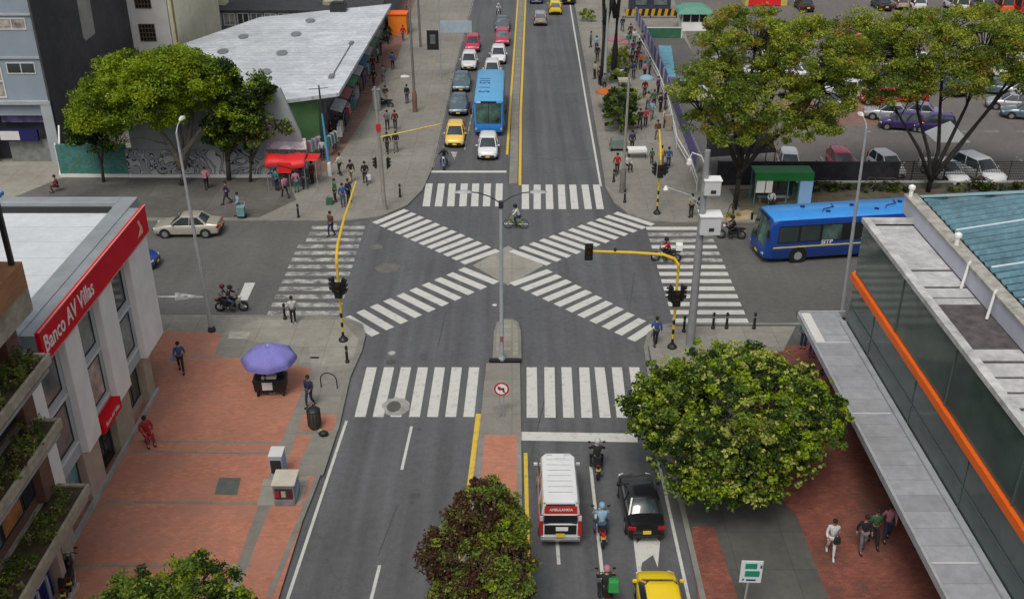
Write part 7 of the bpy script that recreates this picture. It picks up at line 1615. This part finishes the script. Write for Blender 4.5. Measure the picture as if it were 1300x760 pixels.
def clumps(lobes, density, rc, shell=(.55, 1.0), low=-.45):
    C_, Rr = [], []
    for cx, cy, cz, rx, ry, rz in lobes:
        k = int(density*(rx*ry+rx*rz+ry*rz)/3)
        for _ in range(k):
            while True:
                d = rng.normal(size=3); d /= np.linalg.norm(d)
                if d[2] > low or rng.random() < .25: break
            q = rng.uniform(*shell)**.7*(1+.10*float(np.clip(rng.normal(), -1.6, 1.3))); C_.append((cx+d[0]*rx*q, cy+d[1]*ry*q, cz+d[2]*rz*q)); Rr.append(rc*rng.uniform(.6, 1.35))
    return C_, Rr
def tree(name, label, base, trunk, lobes, density, rc, n_each, size, tones, weights, bark='bark', tr=.22, limbs=None, shell=(.55, 1.0), z0=PZ, twigs=.35, flat=.65, up=.5, low=-.45, group=None, kind='tree', extra=None, etones=None, ew=None, er=None, en=None):
    t = thing(name, label, kind, (base[0], base[1], z0), 0, group); bx, by = base
    C_, Rr = clumps([(a-bx, b-by, c-z0, d, e, f) for a, b, c, d, e, f in lobes], density, rc, shell, low)
    o = MB(); forks = []
    for stem in trunk:                                   # each stem: list of points relative to base
        rs = [tr*(1-.62*i/(len(stem)-1)) for i in range(len(stem))]; o.tube(stem, rs, 8); forks.append((Vector(stem[-1]), rs[-1])); 
        if len(stem) > 2: forks.append((Vector(stem[-2]), rs[-2]*.8))
    o.build('trunk', M[bark], t, smooth='all')
    sel = [i for i in range(len(C_)) if rng.random() < twigs]; ob = MB()
    for i in sel:
        c = Vector(C_[i]); f, r_ = min(forks, key=lambda q: (q[0]-c).length+rng.random()*1.0); mid = f.lerp(c, .5)+Vector((rng.normal()*.15, rng.normal()*.15, .25+(c-f).length*.06)); ob.tube([f, mid, c], [max(.03, r_*.5), .04, .015], 5)
    if sel: ob.build('limbs', M[bark], t, smooth='all')
    leaves('crown', C_, Rr, n_each, size, tones, weights, t, flat=flat, up=up)
    if extra:
        C_, Rr = clumps([(a-bx, b-by, c-z0, d, e, f) for a, b, c, d, e, f in extra], density, er or rc, (.92, 1.02) if er else shell, low); leaves('leaf_tips' if er else 'green_foliage', C_, Rr, en or n_each, size*(.75 if er else 1), etones, ew, t, flat=flat, up=up)
    return t
# north-west: broad bright green tree with a flat spreading crown
tree('spreading_tree', 'broad bright green spreading tree in front of the graffiti wall', (-24.5, 72.1), [[(0, 0, 0), (.1, 0, 1.4), (-.5, .1, 3.0), (-1.6, 0, 5.2)], [(.1, 0, 1.3), (.7, .1, 2.8), (1.4, .2, 5.4)], [(.1, 0, 1.4), (.2, .3, 3.2), (.1, .8, 6.0)], [(0, 0, 1.2), (.5, -.2, 2.6), (2.2, -.2, 4.6)]],
     [(-25.4, 72.2, 8.1, 4.2, 3.8, 2.0), (-28.2, 71.6, 6.4, 3.0, 3.0, 2.0), (-22.6, 72.3, 7.8, 2.3, 2.8, 1.7), (-29.6, 71.2, 5.0, 1.8, 2.0, 1.5), (-25.6, 70.6, 6.0, 2.6, 1.8, 1.3), (-23.8, 71.2, 9.3, 1.6, 1.8, 1.1), (-27.6, 72.6, 8.7, 1.7, 1.8, 1.0)], 12.5, .78, 300, .095, ['bright', 'mid', 'dark', 'lime2'], [5.6, 3.2, .8, 1.4], tr=.34, bark='bark_l', twigs=.2)
tree('dark_street_tree', 'darker green tree just right of the broad bright green tree', (-21.3, 73.0), [[(0, 0, 0), (.1, 0, 1.6), (.5, 0, 3.4), (1.6, 0, 5.4)], [(.1, 0, 1.5), (-.1, .2, 3.6), (.2, .2, 6.4)], [(.1, 0, 2.0), (1.6, -.1, 3.6), (2.8, 0, 4.4)]],
     [(-19.4, 73.0, 6.7, 1.9, 2.0, 1.5), (-20.9, 72.6, 8.0, 1.3, 1.6, 1.3), (-20.2, 72.4, 5.2, 2.0, 1.9, 1.7), (-21.4, 72.2, 3.8, 1.0, 1.2, 1.0)], 15, .6, 150, .12, ['dark', 'mid', 'bright'], [4.6, 2.6, .9], tr=.2, twigs=.4)
tree('small_street_tree', 'sparse small tree leaning over the red canopy stall', (-19.6, 72.6), [[(0, 0, 0), (.2, 0, 1.6), (1.2, -.1, 3.2), (2.4, -.1, 4.2)], [(.2, 0, 1.5), (.4, 0, 3.2), (.8, .1, 4.4)]],
     [(-17.9, 72.3, 4.4, 1.9, 1.3, .9), (-19.2, 72.3, 3.7, 1.2, 1.2, 1.2)], 16, .5, 46, .11, ['mid', 'olive_d', 'dark'], [1, 2, 2], tr=.12, twigs=.8)
tree('small_street_tree', 'small dark tree under the left side of the broad bright green tree', (-30.6, 72.6), [[(0, 0, 0), (.1, 0, 1.5), (-.1, 0, 3.0), (-.6, 0, 4.2)], [(.1, 0, 1.5), (.6, 0, 3.2)]],
     [(-31.2, 72.4, 4.2, 1.5, 1.4, 1.2), (-29.9, 72.3, 3.6, 1.1, 1.2, 1.1)], 16, .5, 90, .11, ['dark', 'mid'], [4, 1], tr=.13, twigs=.6)
# north-east: olive, airy
tree('olive_tree', 'tall olive green tree with an airy crown right of the purple fence', (15.65, 67.3), [[(0, 0, 0), (.1, 0, 2.4), (.0, 0, 3.6), (-.9, 0, 7.0), (-1.6, .3, 9.6)], [(.1, 0, 2.3), (.7, 0, 4.6), (1.6, .2, 7.4), (2.3, .3, 10.2)], [(.1, 0, 3.2), (.2, .5, 6.5), (.4, .8, 11.0)], [(0, 0, 2.4), (1.2, -.2, 4.4), (3.6, -.2, 6.6), (4.6, 0, 8.4)], [(0, 0, 3.0), (-1.2, -.2, 5.4), (-3.0, -.1, 7.0)]],
     [(15.6, 67.9, 11.6, 3.3, 3.2, 2.4), (13.3, 67.2, 8.9, 2.7, 2.6, 2.1), (19.2, 67.4, 10.7, 3.2, 3.0, 2.5), (16.6, 66.6, 8.2, 3.4, 2.6, 2.1), (20.9, 67.3, 8.4, 2.0, 2.0, 1.8), (13.2, 67.0, 6.4, 1.6, 1.5, 1.0), (17.8, 66.4, 6.3, 2.6, 1.6, 1.1), (14.9, 66.2, 5.9, 1.6, 1.3, .8), (20.4, 66.6, 6.4, 1.6, 1.4, 1.0), (22.2, 67.6, 10.6, 1.5, 1.8, 1.5)], 13.5, .56, 165, .085, ['olive', 'olive_d', 'gold', 'green2'], [4.6, 3, .8, 2.8], bark='bark_dk', tr=.19, twigs=.4)
tree('forked_tree', 'olive tree forking low into many dark stems by the car park fence', (30.45, 70.6), [[(0, 0, 0), (.0, 0, 1.1), (-.5, 0, 3.0), (-1.8, .1, 6.0), (-2.6, .2, 9.2)], [(0, 0, .9), (.2, .1, 3.2), (-.2, .4, 6.6), (-.6, .6, 10.4)], [(0, 0, 1.0), (.6, 0, 3.0), (1.6, .2, 6.4), (2.0, .2, 10)], [(0, 0, .9), (1.2, -.1, 2.8), (3.2, 0, 6.4), (4.2, 0, 8.6)], [(0, 0, 1.0), (-1.2, 0, 3.2), (-3.0, 0, 5.6)], [(0, 0, .8), (1.6, .2, 3.4), (4.0, .4, 7.2), (5.6, .4, 9.0)]],
     [(28.0, 70.8, 11.0, 3.4, 3.4, 2.2), (32.4, 70.8, 11.6, 3.4, 3.4, 1.9), (25.2, 70.6, 9.8, 2.4, 2.8, 2.2), (35.6, 70.8, 10.6, 2.6, 2.8, 2.0), (30.0, 69.6, 9.0, 3.2, 2.0, 1.6), (26.2, 70.0, 7.8, 1.8, 1.6, 1.2), (38.0, 70.8, 9.6, 1.8, 2.0, 1.8), (23.6, 70.8, 11.4, 1.7, 2.4, 1.6), (32.6, 69.6, 9.4, 2.0, 1.8, 1.2), (35.8, 70.4, 8.4, 1.3, 1.4, 1.0)], 12.5, .62, 160, .085, ['olive', 'olive_d', 'gold', 'green2'], [4.2, 3, 1.0, 3.0], bark='bark_dk', tr=.18, twigs=.4)
# south-east: dense round tree with pale tips
tree('round_tree', 'dense round tree with yellow green tips beside the black car', (8.4, 35.4), [[(0, 0, 0), (.1, 0, 1.2), (-.5, .1, 2.4), (-1.6, .2, 3.6)], [(.1, 0, 1.1), (.8, .1, 2.4), (2.2, .2, 3.4)], [(.1, 0, 1.2), (.2, .8, 2.8), (.4, 1.4, 4.2)], [(0, 0, 1.2), (.3, -.6, 2.6), (.8, -1.6, 3.4)]],
     [(9.3, 35.9, 4.1, 4.1, 3.9, 2.2), (6.9, 36.4, 3.9, 1.9, 2.4, 1.6), (11.4, 36.6, 3.8, 2.1, 2.6, 1.7), (9.0, 34.0, 3.1, 3.3, 1.9, 1.5), (8.6, 33.3, 2.5, 2.3, 1.2, 1.0), (5.9, 36.0, 4.4, 1.2, 1.2, 1.0), (12.6, 35.4, 4.2, 1.1, 1.3, 1.0), (9.9, 37.6, 5.0, 1.5, 1.3, .9), (6.6, 37.4, 4.4, 1.3, 1.2, .9)], 34, .33, 78, .088, ['green2', 'dark', 'bright', 'lime'], [3.6, 4.6, 3.0, 1.0], tr=.26, twigs=.15, shell=(.6, 1.0), up=.6, bark='bark', extra=[(9.3, 35.9, 4.1, 4.05, 3.85, 2.2), (9.0, 33.9, 3.1, 3.2, 1.85, 1.5)], etones=['lime', 'bright', 'brown'], ew=[5, 2, .7], er=.11, en=12)
# median reddish tree
tree('red_leaf_tree', 'dark red and green leaved tree growing on the brick median', (-.95, 27.9), [[(0, 0, 0), (0, 0, 1.0), (-.3, 0, 2.2), (-.6, .1, 3.6)], [(0, 0, 1.0), (.4, 0, 2.2), (.6, .2, 3.6)], [(0, 0, 1.0), (0, .3, 2.6), (0, .4, 4.2)]],
     [(-1.15, 28.6, 4.5, 1.1, 1.4, 1.25), (-1.9, 28.0, 3.4, 1.3, 1.3, 1.1), (-.95, 27.2, 2.5, 1.7, 1.3, 1.2), (-1.6, 26.6, 2.0, 1.3, 1.0, 1.0)], 60, .30, 120, .068, ['red', 'brown', 'green2', 'olive_d'], [3.0, 3.4, 1.2, 1.8], extra=[(-.45, 28.4, 3.9, 1.0, 1.5, 1.3), (-.25, 27.3, 2.8, 1.0, 1.2, 1.1)], etones=['green2', 'olive_d', 'bright', 'brown'], ew=[3, 3, .8, 2.2], tr=.12, twigs=.25, z0=.1)
tree('shrub_tree', 'leafy yellow green tree top at the bottom edge below the brick plaza', (-10.8, 23.6), [[(0, 0, 0), (0, 0, 1.6), (-.4, 0, 3.2), (-.8, .1, 4.4)], [(0, 0, 1.6), (.6, 0, 3.2), (.9, .1, 4.4)]],
     [(-11.6, 24.0, 4.4, 1.5, 1.6, 1.2), (-9.8, 24.2, 4.8, 1.4, 1.6, 1.3), (-12.8, 23.7, 4.0, 1.0, 1.4, 1.0), (-8.8, 23.9, 4.3, .9, 1.2, 1.0)], 46, .28, 90, .065, ['bright', 'green2', 'dark', 'lime'], [3, 3, 2, .5], tr=.14, twigs=.3)
# east pavement
for (px, py, lab) in ((765, 108, 'dark tree trunk on the east pavement, left one of the pair'), (779, 100, 'dark tree trunk on the east pavement, right one of the pair')):
    x, y = at(px, py, PZ); k = 1 if px > 770 else -1
    tree('pavement_tree', lab, (x, y), [[(0, 0, 0), (.02, 0, 3), (k*.1, 0, 6.5), (k*.4, .2, 10.5)], [(0, 0, 6), (-k*.9, 0, 9.5)]], [(x+k*1.2, y+.3, 12.2, 3.0, 3.0, 2.2)], 9, .7, 90, .14, ['olive_d', 'dark', 'green2'], [2, 2, 1], bark='bark_dk', tr=.34)
def bush(label, px, py, lobes, tones, wts, dens=40, rc=.28, n=45, size=.09, z0=PZ, name='bush', xy=None):
    x, y = xy or at(px, py, z0); return tree(name, label, (x, y), [[(0, 0, 0), (.05, 0, .5), (0, .05, 1.0)]], [(x+a, y+b, z0+c, d, e, f) for a, b, c, d, e, f in lobes], dens, rc, n, size, tones, wts, tr=.07, z0=z0, twigs=.2, kind='bush')
bush('large dark green bush on the east pavement between the two pale poles', 788, 168, [(0, 0, 1.2, 1.4, 1.6, 1.3), (.1, 3.0, 1.4, 1.5, 1.8, 1.4), (.3, 6, 1.2, 1.3, 1.6, 1.2)], ['dark', 'green2', 'mid'], [4, 1.5, 1], dens=26, n=60, size=.11)
bush('yellow green bush beside the pink stall umbrella', 785, 88, [(0, 0, .9, 1.2, 1.3, .9), (.2, 2.2, .9, 1.1, 1.2, .9)], ['olive', 'green2', 'lime'], [3, 2, .6], dens=24, size=.11)
bush('green bush just above the white stall table on the east pavement', 788, 104, [(-.4, 0, .7, 1.2, .8, .7)], ['green2', 'olive_d', 'olive'], [3, 2, 1], dens=26, size=.1)
bush('small yellow green bush at the right of the large dark bush', 803, 135, [(0, 0, .8, .7, .9, .8)], ['olive', 'green2'], [2, 1], dens=30, size=.1)
bush('low green bush by the kerb near the top of the east pavement', 745, 26, [(0, 0, .7, 1.0, 1.4, .7)], ['olive', 'green2'], [1, 1], dens=20, size=.12)
bush('clipped green hedge at the far tip of the market roof', 497, 40, [(0, 0, .7, .6, 1.8, .7), (-.3, -4, .7, .6, 1.8, .7)], ['dark', 'green2'], [2, 1], dens=24, size=.12, name='hedge')
bush('tuft of dry grass at the foot of the tall olive tree', 930, 275, [(0, 0, .1, .9, .4, .12)], ['straw', 'olive'], [3, 1], dens=40, n=40, size=.07, name='grass_tuft')
# ivy along the garden wall
x = 21.5; k = 0
for x, lab in ((22.5, 'first dark bush along the garden wall, nearest to the shelter'), (26.5, 'second dark bush along the garden wall'), (33.5, 'dark bush along the garden wall right of the forked tree'), (38.0, 'bush at the right end of the garden wall')):
    bush(lab, 0, 0, [(0, 0, .35, 1.7, .4, .38), (1.6, 0, .3, 1.2, .4, .32)], ['dark', 'olive_d'], [3, 1], dens=40, rc=.2, n=35, size=.08, xy=(x, 70.7))
# balcony plants, one per planter
for i, (b, z1, yn, xo) in enumerate(leafs):
    C_, Rr = [], []
    for q in range(75):
        C_.append((xo-.65+rng.uniform(-.5, .52), yn-.25-rng.random()*(9 if i else 6), z1-.02+rng.random()*.30)); Rr.append(rng.uniform(.12, .30))
    pl = thing('planter_plants', ['trailing plants in the upper balcony planter of the brick building', 'flowering plants in the middle balcony planter of the brick building', 'bushy plants in the lowest balcony planter of the brick building'][i], 'plants', (0, 0, 0), 0, 'plants in the balcony planters')
    leaves('foliage', C_, Rr, 38, .06, ['green2', 'olive_d', 'straw', 'brown', 'lime'], [3, 2.4, 3, 1.6, .2] if i < 2 else [4, 3, 2, .6, .3], pl, flat=1.0)
